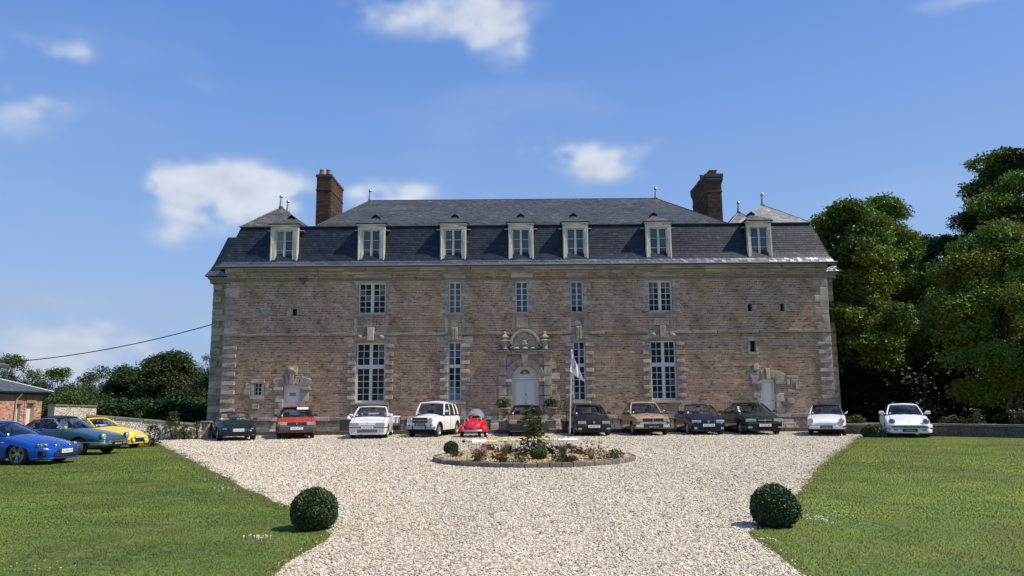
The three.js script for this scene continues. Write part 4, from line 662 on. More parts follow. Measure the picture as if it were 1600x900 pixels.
// canopy that continues out of frame to the right and shades the ground under the trees
for (const [x, z, h, r] of [[38, -60, 15, 5], [46, -58, 15, 5], [41, -56, 12.5, 4], [52, -62, 17, 6]]) tree('tree', 'tree of the wood right of the house, ' + (h < 13 ? 'nearest the lawn' : h === 17 ? 'farthest back' : x === 38 ? 'behind the tallest tree' : 'outermost of the row'), 'tree', x, z, { h, r, c0: 2, pads: 60, ps: 1.7, dens: 30, sprays: S_big, cols: GREEN, group: GR, ls: 1.4 });
// left: trees beyond the garden wall
const GL = 'trees beyond the garden wall on the left';
const bushy = (e) => Math.pow(Math.max(0, 1 - e * e), 0.5) * 0.9 + 0.1;
tree('tree', 'large rounded dark tree beyond the garden wall left of the house', 'tree', -29.5, -66, { h: 5.6, r: 3.5, c0: 0.2, pads: 70, ps: 1.1, dens: 60, sprays: S_fine, cols: [[0.10, 0.14, 0.04], [0.08, 0.115, 0.036], [0.062, 0.095, 0.03]], group: GL, prof: bushy, ls: 1.5, trunkTop: 3 });
tree('tree', 'dark tree right beside the left corner of the house', 'tree', -25.3, -64, { h: 4.3, r: 2.8, c0: 0.1, pads: 50, ps: 1, dens: 60, sprays: S_fine, cols: [[0.07, 0.10, 0.032], [0.055, 0.085, 0.03]], group: GL, prof: bushy, ls: 1.5, trunkTop: 2 });
tree('tree', 'mid-height bushy tree between the rounded tree and the open sky', 'tree', -33.2, -67, { h: 4.6, r: 2.6, c0: 0.1, pads: 46, ps: 0.95, dens: 60, sprays: S_fine, cols: [[0.10, 0.14, 0.042], [0.08, 0.115, 0.036]], group: GL, prof: bushy, ls: 1.4, trunkTop: 2.4 });
tree('tree', 'thin grey-green airy tree at the left end of the tree group', 'tree', -36.4, -66, { h: 4.7, r: 1.7, c0: 0.8, pads: 26, ps: 0.75, dens: 46, sprays: S_fine, cols: [[0.10, 0.125, 0.06], [0.085, 0.11, 0.05]], group: GL, limbs: 1, ls: 1.1 });
tree('tree', 'sparse wispy tree rising behind the rounded tree', 'tree', -29.3, -72, { h: 7.6, r: 1.3, c0: 4.6, pads: 16, ps: 0.55, dens: 36, sprays: S_fine, cols: [[0.12, 0.14, 0.07], [0.10, 0.125, 0.06]], group: GL, limbs: 1, lean: [1.6, 0], ls: 1 });
tree('tree', 'leafy green tree right of the brick outbuilding', 'tree', -33.6, -56, { h: 4.1, r: 1.7, c0: 0.4, pads: 40, ps: 0.72, dens: 60, sprays: S_fine, cols: [[0.10, 0.15, 0.04], [0.08, 0.125, 0.036]], group: GL, ls: 1.05 });
tree('tree', 'spreading light green tree behind the outbuilding roof', 'tree', -40.5, -61, { h: 5.4, r: 2.4, c0: 1.6, pads: 34, ps: 0.7, dens: 50, sprays: S_fine, cols: [[0.13, 0.175, 0.05], [0.11, 0.15, 0.044]], group: GL, limbs: 1, ls: 1.05 });
tree('shrub', 'dense green shrub against the right corner of the outbuilding', 'shrub', -29.2, -50.5, { h: 2.5, r: 1.2, c0: 0.3, pads: 30, ps: 0.6, dens: 90, sprays: S_fine, cols: [[0.10, 0.15, 0.034], [0.08, 0.125, 0.03]], ls: 0.9, trunkTop: 1.4, tr: 0.05 });
wood('far_wood', 'far dark wood along the horizon behind the garden wall', 13000, () => { const x = R(-110, -34), H = 2.4 + 0.9 * pn.noise(x * 0.12, 3, 1) + 0.4 * pn.noise(x * 0.5, 3, 9); return [x, R(-0.2, 1) * H, -100 - 6 * rnd(), 0.9]; }, { sprays: S_fine, cols: [[0.055, 0.085, 0.045], [0.048, 0.075, 0.04]], ls: 2.4 });
wood('far_wood', 'hedge line low behind the garden wall', 9000, () => { const x = R(-38, -17.6), z = -52 - 6 * rnd(), H = 1.55 + 0.5 * pn.noise(x * 0.4, 3, 1); return [x, R(0, 1) * H, z, 0.9]; }, { sprays: S_fine, cols: DARK, ls: 1.5 });
// clipped box balls
function boxBall(label, x, z, r, ry, n, o = {}) {
  const t = thing('topiary_ball', label, 'clipped bush', [x, 0, z], 0, 'clipped box balls'), lists = [[], []], cols = [[], []], cy = ry * 0.93;
  part('stem', [rod([0, 0, 0], [0.01, cy * 0.7, 0], r * 0.09, r * 0.07), rod([0.02, 0.02, 0.02], [0.1 * r, cy * 0.6, 0.1 * r], r * 0.06, r * 0.04)], bark, t);
  part('shade_core', sph(1, 0, cy, 0, r * 0.86, ry * 0.86, r * 0.86, 20), darkCore, t);  // solid near-black core, painted shade behind the outer leaves
  for (let i = 0; i < n; i++) {
    const u = R(-1, 1), a = R(0, 6.283), s = Math.sqrt(1 - u * u), dx = Math.cos(a) * s, dz = Math.sin(a) * s, b = 1 + 0.05 * pn.noise(dx * 2.2 + x, u * 2.2, dz * 2.2) + 0.035 * pn.noise(dx * 7, u * 7 + x, dz * 7) - (u < -0.6 ? 0.05 : 0), q = R(0.88, 1.02) * (rnd() < 0.03 ? 1.05 : 1) * b;
    let k = o.bump ? 1 + o.bump * Math.exp(-(((dx - 0.9) / 0.35) ** 2) - (((u + 0.25) / 0.4) ** 2)) : 1;
    const y = cy + u * ry * q; if (y < 0.02) continue; const j = i % 2; lists[j].push(mat4(dx * r * q * k, y, dz * r * q * k, R(-1, 1), R(0, 6.28), R(-1, 1), R(0.8, 1.35) * (o.ls ?? 1)));
    const m = R(0.6, 1.35), br = o.dull ?? 1, tip = u > 0.1 && rnd() < 0.25 ? 1.4 : 1; cols[j].push(rgb(0.054 * m * tip * br, 0.09 * m * tip * br, 0.025 * m * (2 - br)));
  }
  lists.forEach((l, k) => { instanced('foliage', S_box[k], matLeaf, l, t, cols[k]).userData.kind = 'stuff'; });
  return t;
}
boxBall('large clipped box ball at the corner of the left lawn', -2.44, -9.55, 0.25, 0.24, 9000);
boxBall('large clipped box ball at the corner of the right lawn', 3.17, -9.5, 0.242, 0.243, 9000, { bump: 0.16, dull: 0.9 });
boxBall('small clipped box ball left of the white sports coupe', 14.45, -31.0, 0.34, 0.24, 2600, { ls: 1.7 });
boxBall('small clipped box ball at the left end of the round flower bed', -1.72, -21.3, 0.17, 0.15, 1500, { ls: 1.1 }).position.y = 0.14;
boxBall('small clipped box ball at the front of the round flower bed', 0.62, -18.75, 0.155, 0.15, 1500, { ls: 1.1, dull: 1.15 }).position.y = 0.13;
// ---------------------------------------------------------------- cars (local +z is the nose, y = 0 the ground)
const paint = (c, o = {}) => new THREE.MeshPhysicalMaterial({ color: rgb(...c), roughness: o.rough ?? 0.38, metalness: o.metal ?? 0, clearcoat: 0.8, clearcoatRoughness: 0.03, specularIntensity: 0.25, side: THREE.DoubleSide });
const chrome = std([0.75, 0.75, 0.75], 0.16, { metalness: 1 }), tyreMat = std([0.018, 0.018, 0.018], 0.85), rimSilver = std([0.5, 0.5, 0.5], 0.35, { metalness: 0.7 }), rimDark = std([0.2, 0.2, 0.21], 0.4, { metalness: 0.6 });
const blackPl = std([0.02, 0.02, 0.021], 0.55), greyPl = std([0.06, 0.06, 0.062], 0.6), softTop = std([0.014, 0.014, 0.016], 0.9), hollow = std([0.006, 0.006, 0.006], 0.9);
const autoGlass = new THREE.MeshPhysicalMaterial({ color: rgb(0.62, 0.70, 0.68), roughness: 0.02, transmission: 1, thickness: 0, ior: 1.5, side: THREE.DoubleSide });
const darkGlass = new THREE.MeshPhysicalMaterial({ color: rgb(0.30, 0.34, 0.34), roughness: 0.02, transmission: 1, thickness: 0, ior: 1.5, side: THREE.DoubleSide });
const lampGlass = new THREE.MeshPhysicalMaterial({ color: rgb(0.42, 0.43, 0.42), roughness: 0.12, metalness: 0.35, clearcoat: 1, clearcoatRoughness: 0.03 });
const lampYellow = new THREE.MeshPhysicalMaterial({ color: rgb(0.46, 0.42, 0.24), roughness: 0.15, metalness: 0.3, clearcoat: 1, clearcoatRoughness: 0.03 });
const lampDark = new THREE.MeshPhysicalMaterial({ color: rgb(0.10, 0.11, 0.12), roughness: 0.12, metalness: 0.4, clearcoat: 1 });
const amber = new THREE.MeshPhysicalMaterial({ color: rgb(0.62, 0.20, 0.03), roughness: 0.2, clearcoat: 1 }), redLamp = new THREE.MeshPhysicalMaterial({ color: rgb(0.4, 0.02, 0.02), roughness: 0.2, clearcoat: 1 });
const seatDark = std([0.03, 0.03, 0.032], 0.8), seatTan = std([0.34, 0.25, 0.16], 0.75), seatGrey = std([0.12, 0.12, 0.125], 0.85), paper = std([0.75, 0.75, 0.74], 0.8);
function curve(l) {   // smooth monotone interpolation through [z, value] pairs sorted by z
  const n = l.length, d = [], m = [];
  for (let i = 0; i < n - 1; i++) d.push((l[i + 1][1] - l[i][1]) / (l[i + 1][0] - l[i][0]));
  for (let i = 0; i < n; i++) { const a = d[Math.max(0, i - 1)], b = d[Math.min(n - 2, i)]; m.push(i === 0 ? d[0] : i === n - 1 ? d[n - 2] : a * b <= 0 ? 0 : 2 * a * b / (a + b)); }
  return (z) => { if (z <= l[0][0]) return l[0][1]; if (z >= l[n - 1][0]) return l[n - 1][1]; let i = 0; while (z > l[i + 1][0]) i++; const h = l[i + 1][0] - l[i][0], t = (z - l[i][0]) / h, t2 = t * t, t3 = t2 * t; return (2 * t3 - 3 * t2 + 1) * l[i][1] + (t3 - 2 * t2 + t) * h * m[i] + (-2 * t3 + 3 * t2) * l[i + 1][1] + (t3 - t2) * h * m[i + 1]; };
}
function plateTex(text, style) {
  const c = document.createElement('canvas'); c.width = 256; c.height = 56; const x = c.getContext('2d');
  x.fillStyle = style === 'black' ? '#0c0c0d' : '#e9e9e4'; x.fillRect(0, 0, 256, 56);
  if (style === 'eu') { x.fillStyle = '#1f3f9a'; x.fillRect(0, 0, 24, 56); x.fillRect(232, 0, 24, 56); x.fillStyle = '#e9d84a'; x.font = '12px sans-serif'; x.fillText('F', 8, 48); }
  x.fillStyle = style === 'black' ? '#c9c9c4' : '#17181b'; x.font = 'bold 43px sans-serif'; x.textAlign = 'center'; x.textBaseline = 'middle'; x.fillText(text, 128, 30, style === 'eu' ? 200 : 236);
  const t = new THREE.CanvasTexture(c); t.colorSpace = THREE.SRGBColorSpace; return t;
}
function wheelGroup(parent, x, z, Rr, w, style, mat) {
  const g = sub('wheel', parent); g.position.set(x, Rr, z); g.rotation.y = x > 0 ? 0 : Math.PI; // local +x is outward
  const rr = Rr * (style === 'big' ? 0.72 : 0.62);
  part('tyre', lathe([[rr, -w / 2], [Rr * 0.9, -w / 2], [Rr * 0.975, -w * 0.42], [Rr, -w * 0.3], [Rr, w * 0.3], [Rr * 0.975, w * 0.42], [Rr * 0.9, w / 2], [rr, w / 2], [rr * 0.98, w * 0.3]], 40).rotateZ(-Math.PI / 2), tyreMat, g);
  const parts = [lathe([[rr * 1.0, w * 0.5], [rr * 0.95, w * 0.52], [rr * 0.92, w * 0.36], [rr * 0.9, -w * 0.3]], 36)];
  if (style === 'hub') parts.push(lathe([[rr * 0.93, w * 0.34], [rr * 0.8, w * 0.42], [rr * 0.6, w * 0.36], [rr * 0.42, w * 0.48], [rr * 0.2, w * 0.56], [0, w * 0.57]], 28));
  else {
    const n = style === 'big' ? 10 : 5; for (let k = 0; k < n; k++) { const a = style === 'big' ? (Math.floor(k / 2) * Math.PI * 2 / 5) + (k % 2 ? 0.17 : -0.17) : k * Math.PI * 2 / 5; const s = bx(rr * 0.76, w * 0.16, rr * (style === 'big' ? 0.10 : 0.22), rr * 0.54, 0, 0, 0, 0, 0.06); if (style === 'big') s.rotateY(0); s.rotateY(a); s.translate(0, w * 0.38, 0); parts.push(s); }
    parts.push(lathe([[rr * 0.26, w * 0.3], [rr * 0.24, w * 0.46], [0, w * 0.47]], 20));
  }
  part('rim', merge(parts).rotateZ(-Math.PI / 2), mat, g);
  part('brake', cyl(rr * 0.82, rr * 0.82, w * 0.1, -w * 0.05, 0, 0, 24, 'x'), rimDark, g);
  return g;
}
function buildCar(o) {
  const t = thing('parked_car', o.label, 'car', [o.x, 0, o.z], o.turn, 'classic cars parked round the forecourt');
  t.scale.setScalar(o.scale ?? 1);
  const L2 = o.L / 2, W2 = o.W / 2, top = curve(o.top), plan = curve(o.plan), bot = curve(o.bot ?? [[-L2, 0.3], [-L2 + 0.5, 0.2], [L2 - 0.6, 0.2], [L2, 0.26]]), fendC = o.fend ? curve(o.fend) : () => 0, fend = (z) => fendC(z) * sstep(L2, L2 - 0.16, Math.abs(z)), rs = o.rs ?? 0.09, crown = o.crown ?? 0.05, Ra = o.R + (o.archGap ?? 0.05), P = o.paint;
  const arch = (z) => { let y = 0; for (const zw of [o.zf, o.zr]) { const d = Math.abs(z - zw); if (d < Ra) y = Math.max(y, o.R + Math.sqrt(Ra * Ra - d * d) * (o.archFlat ?? 1)); } return y; };
  const zs = new Set(); const addz = (z) => { if (z >= -L2 && z <= L2) zs.add(Math.round(z * 1e4) / 1e4); };
  for (let i = 0; i <= 44; i++) addz(lerp(-L2, L2, i / 44)); for (const e of [0, 0.008, 0.025, 0.05, 0.08, 0.12, 0.17]) { addz(L2 - e); addz(-L2 + e); }
  for (const zw of [o.zf, o.zr]) for (let k = 0; k <= 16; k++) addz(zw - Ra * Math.cos(Math.PI * k / 16) * 0.9995);
  const seams = [...(o.doors ?? []).flat(), ...(o.hood ? [o.hood[0]] : [])]; seams.forEach((s) => { addz(s - 0.008); addz(s + 0.008); }); (o.cab ?? []).forEach(addz); (o.hood ?? []).forEach(addz); (o.boot ?? []).forEach(addz);
  const Z = [...zs].sort((a, b) => a - b), NS = 11, NC = 4, NT = 7, NH = NS + NC + NT;
  const sideX = (z, y, yb, ys) => { const f = clamp((y - yb) / (ys - yb), 0, 1), fm = o.waist ?? 0.55; return plan(z) * (f < fm ? 1 - (o.tuck ?? 0.07) * ((fm - f) / fm) ** 2 : 1 - (o.tumble ?? 0.05) * ((f - fm) / (1 - fm)) ** 2); };
  const topAt = (z, x) => { const w = plan(z) * (1 - (o.tumble ?? 0.05)), yt = top(z), ys = yt - crown, u = clamp(Math.abs(x) / w, 0, 1); return ys + (yt - ys) * (1 - u * u) + fend(z) * Math.exp(-(((u - (o.fx ?? 0.76)) / 0.17) ** 2)); };
  const ring = (z) => {
    const pts = [], yt = top(z), ys = yt - crown, yb0 = bot(z), yb = Math.min(Math.max(yb0, arch(z)), ys - rs - 0.02), wS = sideX(z, ys - rs, yb0, ys);
    for (let j = 0; j < NS; j++) { const y = lerp(yb, ys - rs, j / (NS - 1)); pts.push([sideX(z, y, yb0, ys), y]); }
    for (let j = 1; j <= NC; j++) { const a = (j / NC) * Math.PI / 2; pts.push([wS - rs + rs * Math.cos(a), ys - rs + rs * Math.sin(a)]); }
    const we = wS - rs; for (let j = 1; j <= NT; j++) { const x = j === 1 ? we * 0.88 : j === 2 ? we * 0.88 - 0.013 : we * 0.86 * (1 - (j - 2) / (NT - 2)); pts.push([x, ys + (yt - ys) * (1 - (x / we) ** 2)]); }
    if (o.fend) for (let j = NS - 1; j < NH; j++) { const u = pts[j][0] / plan(z); pts[j][1] += fend(z) * Math.exp(-(((u - (o.fx ?? 0.76)) / 0.17) ** 2)); }
    return pts;
  };
  const rings = Z.map(ring), NR = 2 * NH - 1, pos = []; // full ring: right side bottom .. centre .. left side bottom
  rings.forEach((p, i) => { for (let j = 0; j < NH; j++) pos.push(p[j][0], p[j][1], Z[i]); for (let j = NH - 2; j >= 0; j--) pos.push(-p[j][0], p[j][1], Z[i]); });
  const cells = {}, all = []; const put = (k, ...ix) => (cells[k] ??= []).push(...ix);
  for (let i = 0; i < Z.length - 1; i++) for (let j = 0; j < NR - 1; j++) {
    const a = i * NR + j, b = a + 1, c = a + NR, d = c + 1, zm = (Z[i] + Z[i + 1]) / 2, m = j < NH - 1 ? j : NR - 2 - j, side = j < NH - 1 ? 'r' : 'l';
    const q = [a, b, c, b, d, c]; all.push(...q);
    const seam = seams.some((s) => Math.abs(zm - s) < 0.008);
    if (o.cab && m >= NS + NC - 1 && zm > o.cab[0] && zm < o.cab[1]) continue;
    if (m < NS + NC - 2 && (o.doors ?? []).some(([z0, z1]) => zm > z0 - 0.009 && zm < z1 + 0.009)) { if (seam) continue; const k = o.doors.findIndex(([z0, z1]) => zm > z0 && zm < z1); if (k >= 0) { put('door' + k + side, ...q); continue; } }
    if (o.hood && m >= NS + NC && zm > o.hood[0] && zm < o.hood[1]) { if (!seam) put(m === NS + NC ? 'gap' : 'bonnet', ...q); continue; }
    if (o.boot && m >= NS + NC && zm > o.boot[0] && zm < o.boot[1]) { put(m === NS + NC ? 'gap' : 'boot_lid', ...q); continue; }
    put('body', ...q);
  }
  // end caps
  for (const [i, fl] of [[0, 1], [Z.length - 1, 0]]) for (let j = 0; j < NH - 1; j++) { const a = i * NR + j, b = a + 1, d = i * NR + NR - 1 - j, c = d - 1; put('body', ...(fl ? [a, d, b, b, d, c] : [a, b, d, b, c, d])); all.push(a, b, d, b, c, d); }
  const P0 = new THREE.Float32BufferAttribute(pos, 3), full = new THREE.BufferGeometry(); full.setAttribute('position', P0);
  const gridIx = all.slice(0, (Z.length - 1) * (NR - 1) * 6); full.setIndex(gridIx); full.computeVertexNormals(); const N0 = full.attributes.normal;
  for (let i = 0; i < N0.count; i++) { const x = pos[i * 3], j = i % NR, m = j < NH ? j : NR - 1 - j; if (m >= NS + NC - 2 ? N0.getY(i) < 0 : x * N0.getX(i) < 0) N0.setXYZ(i, -N0.getX(i), -N0.getY(i), -N0.getZ(i)); }
  const piece = (ix) => { const g = new THREE.BufferGeometry(), map = new Map(), p = [], n = [], out = []; for (const v of ix) { if (!map.has(v)) { map.set(v, p.length / 3); p.push(P0.getX(v), P0.getY(v), P0.getZ(v)); n.push(N0.getX(v), N0.getY(v), N0.getZ(v)); } out.push(map.get(v)); } g.setAttribute('position', new THREE.Float32BufferAttribute(p, 3)); g.setAttribute('normal', new THREE.Float32BufferAttribute(n, 3)); g.setIndex(out); return g; };
  for (const [k, ix] of Object.entries(cells)) {
    if (k === 'gap') continue;
    const g = k === 'body' ? (() => { const capN = 2 * (NH - 1) * 6, main = piece(ix.slice(0, -capN)), cap = piece(ix.slice(-capN)).toNonIndexed(); cap.computeVertexNormals(); const nz = cap.attributes.normal; for (let i = 0; i < nz.count; i++) nz.setXYZ(i, 0, 0, cap.attributes.position.getZ(i) > 0 ? 1 : -1); return mergeGeometries([main.toNonIndexed(), cap]); })() : piece(ix);
    part(k.startsWith('door') ? 'door' : k, g, P, t);
  }
  // dark inner lining and floor
  { const p = pos.map((v, i) => { const j = Math.floor(i / 3) % NR, m = j < NH ? j : NR - 1 - j; return i % 3 === 0 ? v * 0.965 : i % 3 === 1 ? v - (m >= NS - 2 ? 0.07 : 0.022) : v * 0.988; }); const g = new THREE.BufferGeometry(); g.setAttribute('position', new THREE.Float32BufferAttribute(p, 3)); const ix = []; for (let i = 0; i < Z.length - 1; i++) for (let j = 0; j < NR - 1; j++) { const zm = (Z[i] + Z[i + 1]) / 2, m = j < NH - 1 ? j : NR - 2 - j; if (o.cab && m >= NS + NC - 1 && zm > o.cab[0] && zm < o.cab[1]) continue; const a = i * NR + j, b = a + 1, c = a + NR, d = c + 1; ix.push(a, b, c, b, d, c); } g.setIndex(ix); g.computeVertexNormals(); part('lining', g, hollow, t); }
  part('underbody', [bx(o.W * 0.66, 0.28, o.L * 0.9, 0, 0.33, 0), bx(o.W * 0.9, 0.2, o.zf - o.zr - 2 * Ra, 0, 0.32, (o.zf + o.zr) / 2), bx(o.W * 0.85, 0.14, 0.4, 0, 0.34, L2 - 0.3), bx(o.W * 0.85, 0.14, 0.3, 0, 0.36, -L2 + 0.25)], hollow, t);
  const tw = o.tw ?? 0.18; for (const zw of [o.zf, o.zr]) for (const s of [-1, 1]) { const w = wheelGroup(t, s * (plan(zw) - tw / 2 - (o.inset ?? 0.035)), zw, o.R, tw, o.wheel ?? 'alloy', o.rim ?? rimSilver); if (zw === o.zf && o.steer) w.rotation.y += o.steer; }
  // where the nose is at (x, y)
  const frontZ = (x, y) => { let z = L2; while (z > 0) { const ys = top(z) - crown; if (y <= topAt(z, x) + 0.003 && Math.abs(x) <= sideX(z, Math.min(y, ys - rs), bot(z), ys) - Math.max(0, (y - (ys - rs)) * 0.6)) return z; z -= 0.005; } return 0; };
  const yawAt = (x, y) => { const e = 0.05, a = frontZ(x + e, y), b = frontZ(x - e, y); return -Math.atan2(a - b, 2 * e); };
  const api = {
    t, frontZ, topAt, plan,
    box: (name, mat, x, y, w, h, d = 0.05, out = 0, extra = {}) => part(name, rb(w, h, d, 0, 0, 0, extra.r ?? 0.015, 0, extra.rx ?? 0).rotateY(extra.yaw ?? yawAt(x, y)).translate(x, y, (extra.z ?? frontZ(x, y)) + out), mat, t),
    pair: (name, mat, x, y, w, h, d, out, extra) => { for (const s of [-1, 1]) api.box(name, mat, s * x, y, w, h, d, out, extra ? { ...extra, yaw: extra.yaw !== undefined ? s * extra.yaw : undefined } : undefined); },
    round: (name, x, y, r, mat = lampGlass, ringMat = chrome, out = 0, tilt = 0, zz) => { for (const s of x ? [-1, 1] : [0]) { const g = sub(name, t); g.position.set(s * x, y, (zz ?? frontZ(x, y)) + out); g.rotation.set(-tilt, s * (o.lampYaw ?? 0.12), 0, 'YXZ'); part('lens', sph(r * 0.92, 0, 0, 0, 1, 1, 0.42, 20), mat, g); if (ringMat) part('ring', new THREE.TorusGeometry(r, r * 0.12, 8, 26), ringMat, g); part('bowl', cyl(r * 1.05, r * 1.05, 0.1, 0, 0, -0.05, 22, 'z'), ringMat === chrome ? P : ringMat || P, g); } },
    bar: (name, mat, y, w, h, d, out, wrap = 0) => { // a bumper that follows the nose
      const n = 22, sgn = out >= 0 ? 1 : 1; const path = []; for (let i = 0; i <= n; i++) { const x = lerp(-w / 2, w / 2, i / n); path.push([x, y, frontZ(x * 0.985, y) + out]); }
      if (wrap) { const f = path[n], b = path[0]; path.push([plan(f[2] - wrap) + 0.015, y, f[2] - wrap]); path.unshift([-plan(f[2] - wrap) - 0.015, y, b[2] - wrap]); }
      const g = surf((u, v) => { const k = u * (path.length - 1), i = Math.min(path.length - 2, Math.floor(k)), f = k - i, p = path[i].map((q, c) => lerp(q, path[i + 1][c], f)), a = v * Math.PI * 2, nx = path[i + 1][0] - path[i][0], nz = path[i + 1][2] - path[i][2], l = Math.hypot(nx, nz), e = (q) => Math.sign(q) * Math.pow(Math.abs(q), 0.5); return [p[0] - nz / l * e(Math.cos(a)) * d / 2, p[1] + e(Math.sin(a)) * h / 2, p[2] + nx / l * e(Math.cos(a)) * d / 2]; }, path.length * 2, 12); return part(name, g, mat, t); },
    plate: (text, style, y, out = 0.02, w = 0.52, x = 0) => { const z = frontZ(x, y) + out; part('licence_plate', new THREE.PlaneGeometry(w, w * 0.212).translate(x, y, z + 0.009), std([1, 1, 1], 0.5, { map: plateTex(text, style), side: THREE.FrontSide }), t); part('plate_backing', rb(w + 0.02, w * 0.212 + 0.02, 0.014, x, y, z, 0.004), style === 'black' ? blackPl : greyPl, t); },
    mirrors: (z, x, y, mat, w = 0.17, h = 0.11, sides = [-1, 1]) => { for (const s of sides) { const g = sub('door_mirror', t); g.position.set(s * x, y, z); part('housing', rb(w, h, 0.09, s * w * 0.5, 0.03, 0, 0.035, s * 0.12), mat, g); part('arm', rod([-s * 0.06, -0.02, 0], [s * 0.05, 0.01, 0], 0.018), mat, g); } },
    wipers: (z, y) => { for (const s of [-0.35, 0.25]) part('wiper', rod([s * W2 * 1.1, y + 0.02, z], [s * W2 * 1.1 + 0.42, y + 0.06, z - 0.08], 0.009), blackPl, t); },
    diamond: (y, s, out = 0.015, zz) => { const z = (zz ?? frontZ(0, y)) + out; const g = new THREE.Shape([new THREE.Vector2(0, s), new THREE.Vector2(s * 0.72, 0), new THREE.Vector2(0, -s), new THREE.Vector2(-s * 0.72, 0)]); g.holes.push(new THREE.Path([new THREE.Vector2(0, s * 0.5), new THREE.Vector2(-s * 0.34, 0), new THREE.Vector2(0, -s * 0.5), new THREE.Vector2(s * 0.34, 0)])); part('emblem', new THREE.ExtrudeGeometry(g, { depth: 0.012, bevelEnabled: false }).translate(0, y, z), chrome, t); },
  };
  // cabin
  const k = o.gh; if (k) {
    const bow = k.bow ?? 0.14, yb = (z) => top(z) - crown * 0.8 + 0.012, wb = k.wb, wr = k.wr, H = o.H, pm = k.pillar ?? P, rm = k.roof ?? P;
    const ws = (u, v) => { const e = u * u; return [lerp(u * wb, u * wr, v) * (1 + 0.03 * Math.sin(v * 3.14)), lerp(yb(k.zc), H - 0.045, v) - 0.03 * e * v, lerp(k.zc - bow * e, k.zf - bow * 0.7 * e, v) + 0.025 * Math.sin(v * 3.14)]; };
    const G = k.glass ?? autoGlass;
    part('windscreen', surf((u, v) => ws((u * 2 - 1) * 0.95, 0.03 + v * 0.93), 14, 6), G, t);
    const pr = k.pr ?? 0.028; const edge = (s) => Array.from({ length: 7 }, (_, i) => ws(s, i / 6));
    for (const s of [-1, 1]) part('windscreen_pillar', tube(edge(s), pr, 12, 6), k.frame ?? pm, t);
    part('windscreen_header', tube(Array.from({ length: 9 }, (_, i) => ws(-1 + i / 4, 1)), pr * (k.header ? 1.5 : 1.05), 16, 6), k.header ?? k.frame ?? pm, t);
    part('scuttle', tube(Array.from({ length: 9 }, (_, i) => { const p = ws(-1 + i / 4, 0); return [p[0], p[1] - 0.005, p[2] + 0.01]; }), 0.022, 16, 6), blackPl, t);
    if (k.sticker !== 0) part('sticker', bx(0.06, 0.07, 0.004, 0, 0, 0).rotateX(-0.5).translate(...(() => { const p = ws(-0.82, 0.14); return [p[0], p[1] + 0.02, p[2] - 0.012]; })()), paper, t);
    part('rear_view_mirror', rb(0.2, 0.06, 0.03, 0, H - 0.13, k.zf - 0.03, 0.012), blackPl, t);
    if (k.type !== 'open') {
      const zr = k.zr, zd = k.zd, wd = k.wd ?? wb, rb2 = k.rbow ?? 0.1, drop = k.drop ?? 0.05;
      const rw = (u, v) => { const e = u * u; return [lerp(u * wd, u * wr * (k.taper ?? 0.97), v), lerp(yb(zd), H - 0.03 - drop, v) - 0.03 * e * v, lerp(zd + rb2 * e, zr + rb2 * 0.6 * e, v) - 0.04 * Math.sin(v * 3.14)]; };
      part(k.type === 'soft' ? 'soft_top' : 'roof', surf((u, v) => { const s = u * 2 - 1, e = s * s, w = lerp(1, k.taper ?? 0.97, v); return [s * wr * w, H + (k.rc ? 0.03 : 0) - (k.rc ?? 0.035) * e - 0.012 * e * e - (k.rc ? 0.05 * (1 - v) ** 4 : 0) - drop * v * v + 0.03 * Math.sin(v * Math.PI) - (v < 0.02 ? 0.012 : 0), lerp(k.zf - bow * 0.7 * e, zr + rb2 * 0.6 * e, v)]; }, 16, 14), rm, t);
      const rq = k.type === 'soft' ? rm : pm;
      // side glass and pillars between the screen edge and the rear window edge
      for (const sd of [-1, 1]) {
        const S = (u, v) => { const A0 = ws(sd, 0), A1 = ws(sd, 1), C0 = rw(sd, 0), C1 = rw(sd, 1), zb = lerp(A0[2], C0[2], u), zt = lerp(A1[2], C1[2], u), ybl = yb(zb), ytp = lerp(A1[1], C1[1], u) + 0.02 * Math.sin(u * Math.PI) - 0.015; return [lerp(lerp(A0[0], C0[0], u), lerp(A1[0], C1[0], u), v) + sd * 0.02 * Math.sin(v * 3.14) + sd * 0.035 * (1 - v) * Math.sin(u * Math.PI), lerp(ybl, ytp, v), lerp(zb, zt, v)]; };
        const cuts = k.cuts ?? [0.02, 0.46, 0.5, 0.8]; // glass from cuts[0]..cuts[1], cuts[2]..cuts[3] ...
        let last = 0; for (let q = 0; q < cuts.length; q += 2) { const a = cuts[q], b = cuts[q + 1]; if (a > last + 0.005) part(q ? 'pillar' : 'front_pillar', surf((u, v) => S(lerp(last, a, u), v), 3, 6), q ? (k.bpillar ?? rq) : k.frame ?? pm, t); part('side_window', surf((u, v) => { const p = S(lerp(a, b, u), 0.03 + v * 0.92); return [p[0] - sd * 0.008, p[1], p[2]]; }, 8, 5), k.sideGlass ?? G, t); last = b; }
        if (last < 1) part('rear_pillar', surf((u, v) => S(lerp(last, 1, u), v), 5, 6), rq, t);
        part('drip_rail', tube(Array.from({ length: 9 }, (_, i) => S(i / 8, 1)), 0.02, 16, 5), k.frame ?? rq, t);
        part('window_sill_trim', tube(Array.from({ length: 9 }, (_, i) => { const p = S(i / 8, 0); return [p[0] + sd * 0.006, p[1], p[2]]; }), 0.011, 16, 5), k.trim ?? blackPl, t);
      }
      part('rear_window', surf((u, v) => rw((u * 2 - 1) * 0.84, 0.12 + v * 0.72), 10, 5), G, t);
